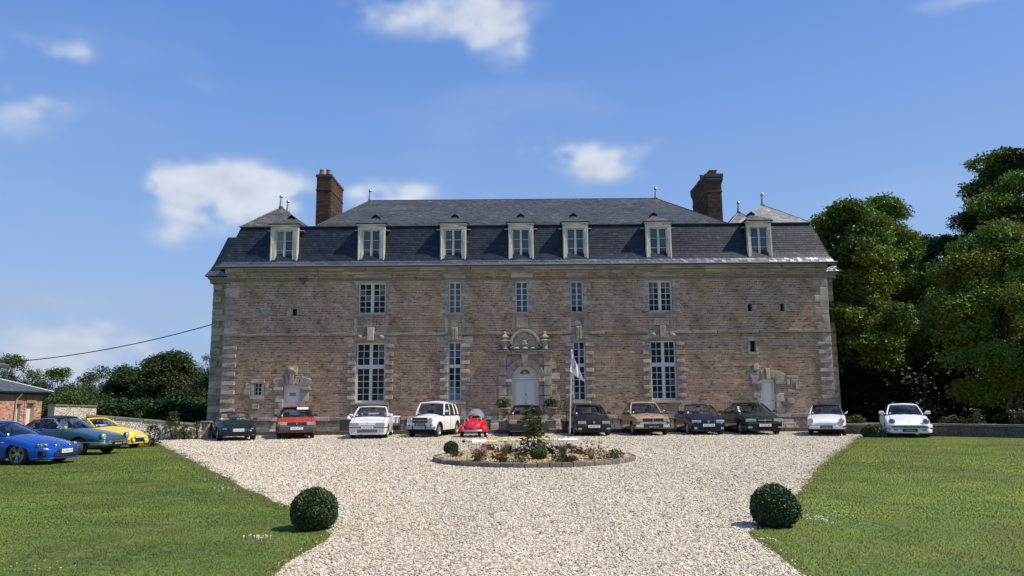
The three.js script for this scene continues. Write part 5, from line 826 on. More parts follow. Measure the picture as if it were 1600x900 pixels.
      part('rear_window_frame', [surf((u, v) => rw(-1 + u * 0.17, v), 3, 6), surf((u, v) => rw(0.83 + u * 0.17, v), 3, 6), surf((u, v) => rw(u * 2 - 1, v * 0.13), 10, 2), surf((u, v) => rw(u * 2 - 1, 0.83 + v * 0.17), 10, 2)], rq, t);
    }
    // seats, dashboard, wheel
    const sm = k.seat ?? seatDark, zs0 = k.zs ?? (k.zc - 1.25), sx = o.W * 0.22, sh = o.seatY ?? (o.H * 0.32);
    for (const s of [-1, 1]) { const g = sub('seat', t); g.position.set(s * sx, sh - 0.1, zs0); part('cushion', rb(0.48, 0.16, 0.5, 0, 0, 0.2, 0.06), sm, g); part('backrest', rb(0.46, 0.6, 0.15, 0, 0.32, -0.1, 0.07, 0, -0.22), sm, g); part('headrest', rb(0.26, 0.17, 0.09, 0, 0.69, -0.18, 0.04, 0, -0.15), sm, g); }
    if (k.rearSeat !== 0) part('rear_bench', [rb(o.W * 0.66, 0.45, 0.16, 0, sh + 0.22, zs0 - 0.85, 0.06, 0, -0.25), rb(o.W * 0.66, 0.15, 0.4, 0, sh - 0.02, zs0 - 0.6, 0.05)], sm, t);
    part('dashboard', rb(o.W * 0.76, 0.2, 0.34, 0, yb(k.zc) - 0.1, k.zc - 0.3, 0.06), k.dash ?? blackPl, t);
    const sw = sub('steering_wheel', t); sw.position.set(o.W * 0.22, yb(k.zc) - 0.02, k.zc - 0.5); sw.rotation.x = -0.45; part('steering_rim', new THREE.TorusGeometry(0.18, 0.015, 8, 24), blackPl, sw); part('spokes', [bx(0.34, 0.03, 0.015), cyl(0.05, 0.05, 0.03, 0, 0, 0, 12, 'z')], blackPl, sw);
    api.ws = ws;
  }
  return api;
}
const deg = Math.PI / 180;
const boxPlan = (L2, W2, f = 0.9, r = 0.9) => [[-L2, W2 * r * 0.97], [-L2 + 0.06, W2 * r], [-L2 + 0.45, W2 * 0.965], [-0.3, W2], [L2 * 0.45, W2 * 0.985], [L2 - 0.35, W2 * (0.45 + f * 0.55)], [L2 - 0.07, W2 * f], [L2, W2 * f * 0.955]];
// the car's nose midpoint was measured on the ground; L2 behind it along the heading is the centre
const place = (nx, nz, turn, L, scale = 1) => ({ x: nx - Math.sin(turn) * L * scale / 2, z: nz - Math.cos(turn) * L * scale / 2, turn, scale });

// 1 dark green roadster, far left of the row
{
  const L = 3.97, L2 = L / 2, tn = 26 * deg;
  const c = buildCar({ label: 'dark green open roadster with tan headrests at the left end of the row', ...place(-11.4, -31.9, tn, L), L, W: 1.675, H: 1.23, R: 0.29, zf: 1.17, zr: -1.09, tw: 0.19,
    top: [[-L2, 0.62], [-L2 + 0.1, 0.76], [-1.3, 0.86], [-0.5, 0.86], [0.5, 0.86], [1.2, 0.74], [1.7, 0.62], [L2 - 0.06, 0.53], [L2, 0.46]], plan: boxPlan(L2, 0.837, 0.72, 0.8), bot: [[-L2, 0.3], [-1.4, 0.2], [1.4, 0.17], [L2, 0.22]], rs: 0.14, crown: 0.045, tuck: 0.1, paint: paint([0.004, 0.014, 0.012]), doors: [[-0.55, 0.48]], hood: [0.62, 1.8], boot: [-1.85, -1.05], cab: [-0.78, 0.52], rim: rimSilver, fend: [[-L2, 0], [-1.1, 0.02], [0.2, 0], [1.2, 0.035], [1.9, 0.005]],
    gh: { type: 'open', zc: 0.56, zf: 0.02, wb: 0.66, wr: 0.52, bow: 0.16, frame: blackPl, seat: seatTan, zs: -0.42, rearSeat: 0, pr: 0.024 } });
  c.box('air_intake', hollow, 0, 0.36, 0.74, 0.13, 0.04, 0.008, { r: 0.05 }); c.pair('indicator', lampGlass, 0.55, 0.5, 0.2, 0.055, 0.05, 0.005); c.plate('CM-367-QX', 'eu', 0.45, 0.03); c.mirrors(0.42, 0.75, 0.86, blackPl); c.wipers(0.5, 0.85);
  part('hood_cover', surf((u, v) => [lerp(-0.66, 0.66, u), 0.86 + 0.09 * Math.sin(v * 3.14), lerp(-0.72, -1.05, v)], 8, 6), softTop, c.t);
}
// 2 red hatchback
{
  const L = 3.98, L2 = L / 2, tn = 18 * deg;
  const c = buildCar({ label: 'red angular hatchback with grey plastic bumper beside the green roadster', ...place(-9.36, -33.2, tn, L), L, W: 1.66, H: 1.40, R: 0.28, zf: 1.2, zr: -1.28, tw: 0.17, wheel: 'hub', rim: greyPl,
    top: [[-L2, 0.88], [-1.8, 0.95], [0.9, 0.93], [1.5, 0.83], [L2 - 0.03, 0.75], [L2, 0.72]], plan: boxPlan(L2, 0.83, 0.93, 0.93), bot: [[-L2, 0.34], [-1.4, 0.24], [1.4, 0.22], [L2, 0.28]], rs: 0.05, crown: 0.03, tumble: 0.04, paint: paint([0.52, 0.035, 0.016]), doors: [[-0.3, 0.82]], hood: [0.95, 1.95], cab: [-1.75, 0.86],
    gh: { type: 'closed', zc: 0.92, zf: 0.15, wb: 0.735, wr: 0.56, zr: -1.1, zd: -1.76, bow: 0.1, pr: 0.03, frame: blackPl, cuts: [0.03, 0.44, 0.49, 0.8], seat: seatGrey } });
  c.box('grille', blackPl, 0, 0.66, 0.78, 0.13, 0.03, 0.012, { r: 0.01 }); c.diamond(0.665, 0.055, 0.035); c.pair('headlamp', lampGlass, 0.56, 0.66, 0.3, 0.14, 0.05, 0.005); c.pair('indicator', amber, 0.755, 0.655, 0.1, 0.15, 0.08, 0.0);
  c.bar('bumper', greyPl, 0.44, 1.52, 0.27, 0.12, 0.03, 0.42); c.plate('9134 XC 76', 'white', 0.46, 0.10); c.mirrors(0.72, 0.78, 0.98, blackPl); c.wipers(0.9, 0.94); part('radio_aerial', rod([0, 1.4, 0.1], [0, 1.62, -0.05], 0.006), blackPl, c.t);
  part('dashboard_sheet', bx(0.5, 0.01, 0.2, 0.3, 1.3, 0.3, 0, 0.4), paper, c.t);
}
// 3 white convertible with its roof down
{
  const L = 4.15, L2 = L / 2, tn = 4.5 * deg;
  const c = buildCar({ label: 'white angular convertible with its roof down and rectangular headlamps', ...place(-6.22, -32.75, tn, L), L, W: 1.70, H: 1.40, R: 0.29, zf: 1.25, zr: -1.3, tw: 0.18, rim: rimSilver,
    top: [[-L2, 0.86], [-1.9, 0.94], [-0.6, 0.93], [0.9, 0.93], [1.5, 0.82], [L2 - 0.03, 0.74], [L2, 0.70]], plan: boxPlan(L2, 0.85, 0.92, 0.93), bot: [[-L2, 0.3], [-1.4, 0.22], [1.4, 0.2], [L2, 0.19]], rs: 0.06, crown: 0.04, tumble: 0.04, paint: paint([0.76, 0.77, 0.77]), doors: [[-0.4, 0.82]], hood: [0.95, 2.0], boot: [-2.0, -1.25], cab: [-1.1, 0.86],
    gh: { type: 'open', zc: 0.92, zf: 0.2, wb: 0.74, wr: 0.6, bow: 0.1, pr: 0.03, seat: seatGrey } });
  part('folded_roof', rb(1.3, 0.16, 0.42, 0, 0.98, -1.2, 0.06), std([0.5, 0.5, 0.5], 0.8), c.t);
  c.pair('headlamp', lampGlass, 0.55, 0.63, 0.38, 0.13, 0.05, 0.005); c.box('grille_panel', std([0.6, 0.61, 0.61], 0.4), 0, 0.59, 0.68, 0.05, 0.02, 0.012, { r: 0.01 }); c.diamond(0.66, 0.045, 0.02); c.bar('bumper_strip', blackPl, 0.485, 1.56, 0.03, 0.03, 0.018, 0.5); c.box('air_intake', greyPl, 0, 0.335, 0.86, 0.12, 0.03, 0.006, { r: 0.02 }); c.pair('fog_lamp', lampYellow, 0.6, 0.345, 0.2, 0.085, 0.04, 0.004);
  c.plate('AX-274-TR', 'white', 0.49, 0.03); c.mirrors(0.72, 0.79, 0.96, paint([0.76, 0.77, 0.77])); c.wipers(0.9, 0.94);
  for (let k = 0; k < 3; k++) c.box('grille_bar', rimSilver, 0, 0.30 + k * 0.035, 0.82, 0.008, 0.02, 0.02, { r: 0.003 });
}
// 4 white small upright estate
{
  const L = 3.66, L2 = L / 2, tn = -14 * deg, wp = paint([0.78, 0.77, 0.74]);
  const c = buildCar({ label: 'white upright four-door small car with round headlamps and grey-blue bumper', ...place(-4.1, -33.75, tn, L), L, W: 1.5, H: 1.56, R: 0.30, zf: 1.18, zr: -1.24, tw: 0.145, wheel: 'hub', rim: rimSilver, archGap: 0.09, lampYaw: 0.05,
    top: [[-L2, 0.98], [-1.7, 1.02], [0.62, 1.02], [0.9, 1.0], [1.4, 0.95], [L2 - 0.12, 0.90], [L2, 0.82]], plan: [[-L2, 0.66], [-1.6, 0.72], [-0.3, 0.745], [0.7, 0.735], [1.3, 0.70], [L2 - 0.12, 0.66], [L2, 0.60]], bot: [[-L2, 0.38], [-1.3, 0.3], [1.3, 0.3], [L2, 0.36]], rs: 0.15, crown: 0.10, tumble: 0.05, tuck: 0.03, paint: wp, doors: [[-0.95, -0.22], [-0.17, 0.6]], hood: [0.68, 1.78], cab: [-1.72, 0.6], fend: [[-L2, 0], [0.5, 0], [1.2, -0.05], [L2, -0.05]], fx: 0.95,
    gh: { type: 'closed', zc: 0.64, zf: 0.3, wb: 0.66, wr: 0.57, zr: -1.5, zd: -1.72, bow: 0.06, pr: 0.04, cuts: [0.05, 0.33, 0.38, 0.64, 0.72, 0.90], drop: 0.07, rc: 0.085, seat: seatDark, zs: -0.3 } });
  c.box('grille', blackPl, 0, 0.745, 0.72, 0.24, 0.03, 0.012, { r: 0.03 }); for (const y of [0.745, 0.63, 0.86]) c.box('grille_bar', rimSilver, 0, y, 0.74, 0.02, 0.02, 0.035, { r: 0.006 }); c.diamond(0.745, 0.05, 0.05); c.round('headlamp', 0.48, 0.745, 0.105, lampYellow, chrome, 0.0);
  c.pair('indicator', lampDark, 0.5, 0.53, 0.07, 0.07, 0.04, 0.004); c.bar('bumper', std([0.26, 0.29, 0.36], 0.35, { metalness: 0.5 }), 0.43, 1.26, 0.13, 0.07, 0.06, 0.1); for (const s of [-1, 1]) c.box('bumper_guard', blackPl, s * 0.3, 0.45, 0.04, 0.2, 0.05, 0.1, { r: 0.01 });
  c.plate('386 AKV 80', 'black', 0.565, 0.03, 0.46); c.wipers(0.64, 1.03); c.mirrors(0.5, 0.72, 1.1, wp, 0.13, 0.09, [1]); for (const z of [-0.32, -0.85]) part('door_handle', rb(0.02, 0.03, 0.1, 0.75, 0.92, z, 0.008), chrome, c.t);
}
// 5 red microcar: narrow pod, wings outside it, domed canopy
{
  const tn = -4 * deg, t = thing('parked_car', 'tiny red bubble car with frog-eye headlamps and clear domed canopy', 'car', [-1.68, 0, -34.55], tn, 'classic cars parked round the forecourt'), red = paint([0.60, 0.012, 0.018]);
  const w = curve([[-1.35, 0.12], [-1.1, 0.3], [-0.4, 0.46], [0.4, 0.47], [0.9, 0.42], [1.25, 0.3], [1.4, 0.12]]), yt = curve([[-1.35, 0.5], [-0.9, 0.72], [-0.3, 0.82], [0.3, 0.84], [0.8, 0.78], [1.2, 0.62], [1.4, 0.42]]), yb = curve([[-1.35, 0.4], [-0.8, 0.26], [0.9, 0.24], [1.4, 0.32]]);
  part('body', surf((u, v) => { const z = lerp(-1.35, 1.4, u), a = lerp(-0.5, Math.PI + 0.5, v), e = (q) => Math.sign(q) * Math.pow(Math.abs(q), 0.62), m = lerp(yb(z), yt(z), 0.45), s = Math.sin(a); return [e(Math.cos(a)) * w(z), s > 0 ? m + e(s) * (yt(z) - m) : m + s * 2 * (m - yb(z)), z]; }, 40, 28), red, t);
  for (const s of [-1, 1]) {
    part('front_wing', surf((u, v) => { const a = u * Math.PI, b = v * Math.PI, q = Math.sin(a) ** 0.55; return [s * 0.46 + Math.cos(b) * 0.2 * q, 0.28 + Math.sin(b) * 0.27 * q, 0.8 - Math.cos(a) * 0.52]; }, 18, 14), red, t);
    const g = sub('headlamp', t); g.position.set(s * 0.29, 0.76, 0.92); part('bowl', sph(0.105, 0, 0, -0.05, 0.9, 0.9, 1.5), red, g); part('ring', new THREE.TorusGeometry(0.085, 0.016, 8, 22).translate(0, 0, 0.06), chrome, g); part('lens', sph(0.082, 0, 0, 0.055, 1, 1, 0.4), lampDark, g);
    wheelGroup(t, s * 0.52, 0.75, 0.22, 0.12, 'hub', rimSilver);
    part('indicator', sph(0.035, s * 0.52, 0.5, 1.2, 1, 1, 0.7, 10), amber, t);
  }
  wheelGroup(t, 0.06, -0.95, 0.22, 0.12, 'hub', rimSilver);
  const bp = []; for (let i = 0; i <= 16; i++) { const a = lerp(-1.25, 1.25, i / 16); bp.push([Math.sin(a) * 0.66, 0.3, 0.72 + Math.cos(a) * 0.72]); } part('bumper', tube(bp, 0.04, 32, 8), std([0.5, 0.51, 0.55], 0.25, { metalness: 0.8 }), t);
  part('emblem', [bx(0.14, 0.015, 0.02, 0, 0.56, 1.27, 0, -0.5), bx(0.1, 0.06, 0.02, 0, 0.62, 1.215, 0, -0.6)], chrome, t);
  const dome = (u, v, k = 1) => { const a = lerp(0, Math.PI, u), z = lerp(-0.55, 0.6, v), q = Math.pow(Math.max(0, 1 - ((z - 0.02) / 0.62) ** 2), 0.5); return [Math.cos(a) * 0.41 * Math.pow(q, 0.4) * k, 0.79 + Math.sin(a) * 0.45 * q * k, z]; };
  part('canopy', surf((u, v) => dome(u, 0.02 + v * 0.96), 20, 18), new THREE.MeshPhysicalMaterial({ color: rgb(0.72, 0.82, 0.84), transmission: 0.75, thickness: 0, roughness: 0.08, side: THREE.DoubleSide }), t);
  part('sun_shade', surf((u, v) => dome(lerp(0.06, 0.94, u), lerp(0.02, 0.6, v), 1.02), 16, 12), std([0.19, 0.27, 0.33], 0.45), t);
  part('canopy_frame', [tube(Array.from({ length: 13 }, (_, i) => dome(i / 12, 0.52, 1.015)), 0.016, 24, 5), tube(Array.from({ length: 13 }, (_, i) => dome(0.02, 0.02 + i / 12 * 0.96, 1.015)), 0.018, 24, 5), tube(Array.from({ length: 13 }, (_, i) => dome(0.98, 0.02 + i / 12 * 0.96, 1.015)), 0.018, 24, 5)], blackPl, t);
  const g = sub('seat', t); g.position.set(0, 0.5, -0.1); part('backrest', rb(0.44, 0.4, 0.14, 0, 0.2, -0.2, 0.06, 0, -0.2), seatDark, g); part('cushion', rb(0.44, 0.14, 0.4, 0, 0, 0.05, 0.05), seatDark, g);
}
// 6 bronze hatchback behind the young magnolia
{
  const L = 4.1, L2 = L / 2, tn = 0.5 * deg;
  const c = buildCar({ label: 'bronze brown square-cut hatchback in front of the entrance door', ...place(0.62, -33.75, tn, L), L, W: 1.72, H: 1.40, R: 0.29, zf: 1.25, zr: -1.3, tw: 0.18, wheel: 'hub', rim: greyPl,
    top: [[-L2, 0.9], [-1.85, 0.96], [0.9, 0.95], [1.5, 0.84], [L2 - 0.03, 0.75], [L2, 0.72]], plan: boxPlan(L2, 0.86, 0.93, 0.93), bot: [[-L2, 0.34], [-1.4, 0.24], [1.4, 0.22], [L2, 0.22]], rs: 0.05, crown: 0.03, tumble: 0.04, paint: paint([0.20, 0.13, 0.075], { metal: 0.3 }), doors: [[-0.3, 0.8]], hood: [0.95, 2.02], cab: [-1.8, 0.86],
    gh: { type: 'closed', zc: 0.92, zf: 0.15, wb: 0.76, wr: 0.58, zr: -1.15, zd: -1.8, bow: 0.1, pr: 0.032, frame: blackPl, cuts: [0.03, 0.44, 0.49, 0.8], seat: seatGrey } });
  c.box('grille', blackPl, 0, 0.655, 0.86, 0.11, 0.03, 0.01, { r: 0.01 }); c.pair('headlamp', lampGlass, 0.62, 0.65, 0.32, 0.17, 0.05, 0.005); c.bar('bumper', blackPl, 0.42, 1.6, 0.32, 0.12, 0.02, 0.4); c.plate('6521 ZE 60', 'black', 0.5, 0.09); c.mirrors(0.72, 0.8, 1.0, blackPl); c.wipers(0.9, 0.96); part('radio_aerial', rod([0, 1.4, 0.1], [0.02, 1.66, -0.02], 0.006), blackPl, c.t);
}
// 7 black convertible with its soft top up
{
  const L = 4.15, L2 = L / 2, tn = 1.5 * deg;
  const c = buildCar({ label: 'black convertible with raised black soft top behind the flagpole', ...place(3.55, -33.6, tn, L), L, W: 1.72, H: 1.41, R: 0.29, zf: 1.26, zr: -1.3, tw: 0.19, rim: rimSilver,
    top: [[-L2, 0.84], [-1.9, 0.94], [0.85, 0.94], [1.4, 0.83], [1.85, 0.71], [L2 - 0.03, 0.64], [L2, 0.58]], plan: boxPlan(L2, 0.86, 0.86, 0.9), bot: [[-L2, 0.3], [-1.4, 0.22], [1.4, 0.19], [L2, 0.18]], rs: 0.08, crown: 0.05, tumble: 0.05, paint: paint([0.008, 0.008, 0.009]), doors: [[-0.4, 0.78]], hood: [0.9, 1.95], boot: [-2.0, -1.3], cab: [-1.25, 0.82],
    gh: { type: 'soft', zc: 0.9, zf: 0.12, wb: 0.75, wr: 0.58, zr: -0.85, zd: -1.28, bow: 0.12, pr: 0.028, roof: softTop, frame: blackPl, cuts: [0.03, 0.5, 0.54, 0.78], seat: seatGrey } });
  c.pair('headlamp', lampGlass, 0.53, 0.6, 0.36, 0.12, 0.05, 0.006); c.diamond(0.6, 0.07, 0.02); c.box('air_intake', hollow, 0, 0.28, 1.0, 0.1, 0.03, 0.006, { r: 0.03 }); c.pair('fog_lamp', lampGlass, 0.62, 0.33, 0.17, 0.075, 0.04, 0.004); c.bar('bumper_strip', greyPl, 0.49, 1.5, 0.03, 0.03, 0.018, 0.4); c.plate('AB-864-GR', 'white', 0.43, 0.03); c.mirrors(0.66, 0.8, 0.98, blackPl); c.wipers(0.88, 0.95);
}
// 8 beige fastback saloon
{
  const L = 4.24, L2 = L / 2, tn = 2 * deg, bp = paint([0.44, 0.30, 0.155]);
  const c = buildCar({ label: 'beige 1970s hatchback saloon with yellow-tinted headlamps and chrome bumper', ...place(6.15, -33.7, tn, L), L, W: 1.65, H: 1.48, R: 0.31, zf: 1.28, zr: -1.38, tw: 0.155, wheel: 'hub', rim: rimSilver,
    top: [[-L2, 0.84], [-1.85, 0.94], [0.75, 0.96], [1.3, 0.92], [1.9, 0.85], [L2 - 0.04, 0.8], [L2, 0.75]], plan: boxPlan(L2, 0.825, 0.92, 0.9), bot: [[-L2, 0.34], [-1.4, 0.25], [1.4, 0.24], [L2, 0.32]], rs: 0.06, crown: 0.055, tumble: 0.07, paint: bp, doors: [[-1.0, -0.25], [-0.2, 0.68]], hood: [0.82, 2.06], cab: [-1.8, 0.76],
    gh: { type: 'closed', zc: 0.82, zf: 0.22, wb: 0.70, wr: 0.56, zr: -1.1, zd: -1.82, bow: 0.13, pr: 0.032, cuts: [0.03, 0.36, 0.40, 0.66, 0.69, 0.86], seat: seatDark, drop: 0.09 } });
  c.box('grille', blackPl, 0, 0.69, 1.3, 0.15, 0.03, 0.008, { r: 0.02 }); c.pair('headlamp', lampYellow, 0.58, 0.69, 0.24, 0.13, 0.05, 0.016); for (let k = 0; k < 3; k++) c.box('grille_bar', greyPl, 0, 0.65 + k * 0.04, 0.84, 0.01, 0.02, 0.026, { r: 0.003 }); c.diamond(0.69, 0.06, 0.035);
  c.bar('bumper', chrome, 0.44, 1.54, 0.13, 0.07, 0.05, 0.4); c.box('bumper_insert', blackPl, 0, 0.44, 0.86, 0.17, 0.06, 0.1, { r: 0.02 }); c.plate('4055 TV 14', 'black', 0.40, 0.155, 0.5); part('bonnet_ridge', surf((u, v) => [lerp(-0.09, 0.09, u), c.topAt(lerp(0.9, 2.0, v), 0) + 0.02 * Math.sin(u * 3.14) + 0.003, lerp(0.9, 2.0, v)], 6, 10), bp, c.t); part('apron', rb(1.2, 0.12, 0.06, 0, 0.56, L2 - 0.0, 0.02), std([0.40, 0.38, 0.36], 0.4), c.t);
  c.mirrors(0.7, 0.76, 1.02, chrome, 0.12, 0.08); c.wipers(0.8, 0.97); c.pair('fog_lamp', lampDark, 0.68, 0.56, 0.16, 0.06, 0.04, 0.004);
}
// 9 navy convertible
{
  const L = 4.03, L2 = L / 2, tn = -1 * deg;
  const c = buildCar({ label: 'navy blue rounded convertible with its roof down beside the beige saloon', ...place(8.62, -33.8, tn, L), L, W: 1.72, H: 1.37, R: 0.30, zf: 1.22, zr: -1.25, tw: 0.2, rim: rimSilver,
    top: [[-L2, 0.84], [-1.85, 0.96], [-0.7, 0.95], [0.8, 0.94], [1.3, 0.85], [1.75, 0.72], [L2 - 0.05, 0.62], [L2, 0.54]], plan: boxPlan(L2, 0.86, 0.78, 0.85), bot: [[-L2, 0.3], [-1.4, 0.21], [1.4, 0.18], [L2, 0.18]], rs: 0.12, crown: 0.06, tumble: 0.06, paint: paint([0.008, 0.014, 0.05], { metal: 0.2 }), doors: [[-0.5, 0.72]], hood: [0.86, 1.85], boot: [-1.95, -1.2], cab: [-1.1, 0.76],
    gh: { type: 'open', zc: 0.85, zf: 0.1, wb: 0.74, wr: 0.58, bow: 0.14, pr: 0.03, seat: seatGrey } });
  c.pair('headlamp', lampGlass, 0.52, 0.6, 0.4, 0.13, 0.07, -0.005, { r: 0.05 }); c.box('grille', hollow, 0, 0.6, 0.5, 0.07, 0.04, 0.008, { r: 0.03 }); c.diamond(0.6, 0.07, 0.035); c.plate('GV-447-CW', 'white', 0.44, 0.03); c.pair('fog_lamp', lampGlass, 0.58, 0.31, 0.12, 0.1, 0.04, 0.004, { r: 0.05 }); c.box('air_intake', hollow, 0, 0.27, 0.8, 0.09, 0.03, 0.006, { r: 0.03 }); c.mirrors(0.6, 0.8, 0.98, paint([0.008, 0.014, 0.05])); c.wipers(0.84, 0.96);
  part('folded_roof', rb(1.35, 0.1, 0.5, 0, 0.98, -1.2, 0.04), softTop, c.t);
}
// 10 dark green large coupe
{
  const L = 4.6, L2 = L / 2, tn = -1 * deg;
  const c = buildCar({ label: 'dark green executive hatchback with chrome grille bar near right side door', ...place(11.02, -33.55, tn, L), L, W: 1.82, H: 1.42, R: 0.31, zf: 1.4, zr: -1.4, tw: 0.2, rim: rimSilver,
    top: [[-L2, 0.88], [-2.1, 0.98], [0.95, 0.96], [1.5, 0.88], [2.0, 0.76], [L2 - 0.05, 0.68], [L2, 0.62]], plan: boxPlan(L2, 0.91, 0.84, 0.88), bot: [[-L2, 0.32], [-1.6, 0.22], [1.6, 0.19], [L2, 0.2]], rs: 0.09, crown: 0.05, tumble: 0.06, paint: paint([0.009, 0.021, 0.021], { metal: 0.2 }), doors: [[-1.1, -0.25], [-0.2, 0.85]], hood: [1.0, 2.15], cab: [-1.95, 0.9],
    gh: { type: 'closed', zc: 0.96, zf: 0.15, wb: 0.80, wr: 0.60, zr: -1.05, zd: -2.0, bow: 0.13, pr: 0.03, cuts: [0.03, 0.38, 0.41, 0.68, 0.71, 0.84], seat: seatGrey, drop: 0.1 } });
  c.pair('headlamp', lampGlass, 0.6, 0.64, 0.44, 0.13, 0.06, 0.002, { r: 0.03 }); c.box('grille', hollow, 0, 0.645, 0.66, 0.09, 0.03, 0.01, { r: 0.02 }); c.box('grille_bar', chrome, 0, 0.645, 0.62, 0.03, 0.02, 0.03, { r: 0.01 }); c.diamond(0.645, 0.07, 0.04); c.plate('CZ-161-RJ', 'white', 0.43, 0.03); c.pair('fog_lamp', lampYellow, 0.66, 0.34, 0.2, 0.07, 0.04, 0.004); c.box('air_intake', hollow, 0, 0.29, 0.9, 0.1, 0.03, 0.006, { r: 0.03 }); c.bar('bumper_strip', greyPl, 0.52, 1.6, 0.03, 0.03, 0.016, 0.5); c.mirrors(0.72, 0.86, 1.0, paint([0.02, 0.03, 0.03])); c.wipers(0.94, 0.97);
  for (let k = 0; k < 3; k++) { const p = c.ws(-0.86, 0.22 + k * 0.2); part('sticker', bx(0.09, 0.09, 0.004, 0, 0, 0, 0, -0.6).translate(p[0], p[1], p[2] - 0.015), paper, c.t); }
}
// white small coupe with a black hardtop
function floride(o) {
  const L = 4.26, L2 = L / 2;
  const c = buildCar({ label: o.label, ...place(o.nx, o.nz, o.tn, L, o.scale), L, W: 1.58, H: 1.32, R: 0.29, zf: 1.28, zr: -0.99, tw: 0.15, wheel: 'hub', rim: rimSilver, archGap: 0.06, lampYaw: 0.1,
    top: [[-L2, 0.72], [-1.9, 0.86], [-0.9, 0.9], [0.7, 0.9], [1.2, 0.84], [1.8, 0.72], [L2 - 0.05, 0.62], [L2, 0.55]], plan: [[-L2, 0.6], [-1.9, 0.70], [-1, 0.78], [0.4, 0.77], [1.3, 0.775], [1.8, 0.755], [L2 - 0.05, 0.70], [L2, 0.66]], bot: [[-L2, 0.36], [-1.4, 0.24], [1.4, 0.24], [L2, 0.3]], rs: 0.09, crown: 0.05, tumble: 0.03, tuck: 0.09, waist: 0.6, paint: o.paint, doors: [[-0.45, 0.6]], hood: [0.78, 1.95], boot: [-1.95, -1.3], cab: [-1.25, 0.66], fx: 0.84, fend: [[-L2, 0.08], [-1.2, 0.03], [0.2, 0], [1.2, 0.03], [1.8, 0.085], [L2, 0.14]],
    gh: { type: 'soft', zc: 0.74, zf: 0.18, wb: 0.66, wr: 0.54, zr: -0.75, zd: -1.28, bow: 0.15, pr: 0.026, roof: softTop, header: softTop, frame: chrome, bpillar: softTop, cuts: [0.03, 0.42, 0.55, 0.80], drop: 0.05, seat: o.seat ?? seatTan, dash: o.paint, taper: 0.92, sideGlass: darkGlass, trim: chrome } });
  c.round('headlamp', 0.60, 0.635, 0.10, lampYellow, chrome, 0.02, 0, L2 - 0.03); c.round('indicator', 0.58, 0.475, 0.035, lampGlass, chrome, 0.01);
  c.bar('bumper', chrome, 0.40, 1.3, 0.09, 0.05, 0.05, 0.42); c.bar('bumper_blade', chrome, 0.47, 0.72, 0.05, 0.045, 0.055, 0);
  for (const s of [-1, 1]) part('overrider', rod([s * 0.35, 0.47, L2 + 0.05], [s * 0.46, 0.4, L2 + 0.06], 0.035), chrome, c.t);
  c.plate(o.plate, 'black', 0.385, 0.1, 0.46); c.mirrors(0.5, 0.76, 0.92, chrome, 0.1, 0.07); c.wipers(0.72, 0.91);
  for (const s of [-1, 1]) part('side_chrome', tube(Array.from({ length: 9 }, (_, i) => { const z = lerp(-1.7, L2 - 0.1, i / 8); return [s * (c.plan(z) + 0.004), 0.44, z]; }), 0.014, 18, 5), chrome, c.t);
  for (const s of [-1, 1]) part('door_handle', rb(0.02, 0.03, 0.14, s * 0.775, 0.74, -0.3, 0.008), chrome, c.t);
  return c;
}
floride({ label: 'white 1960s coupe with black roof and round headlamps by the right corner quoins', nx: 13.08, nz: -32.05, tn: -23 * deg, paint: paint([0.77, 0.76, 0.73]), plate: '213 MB 60' });
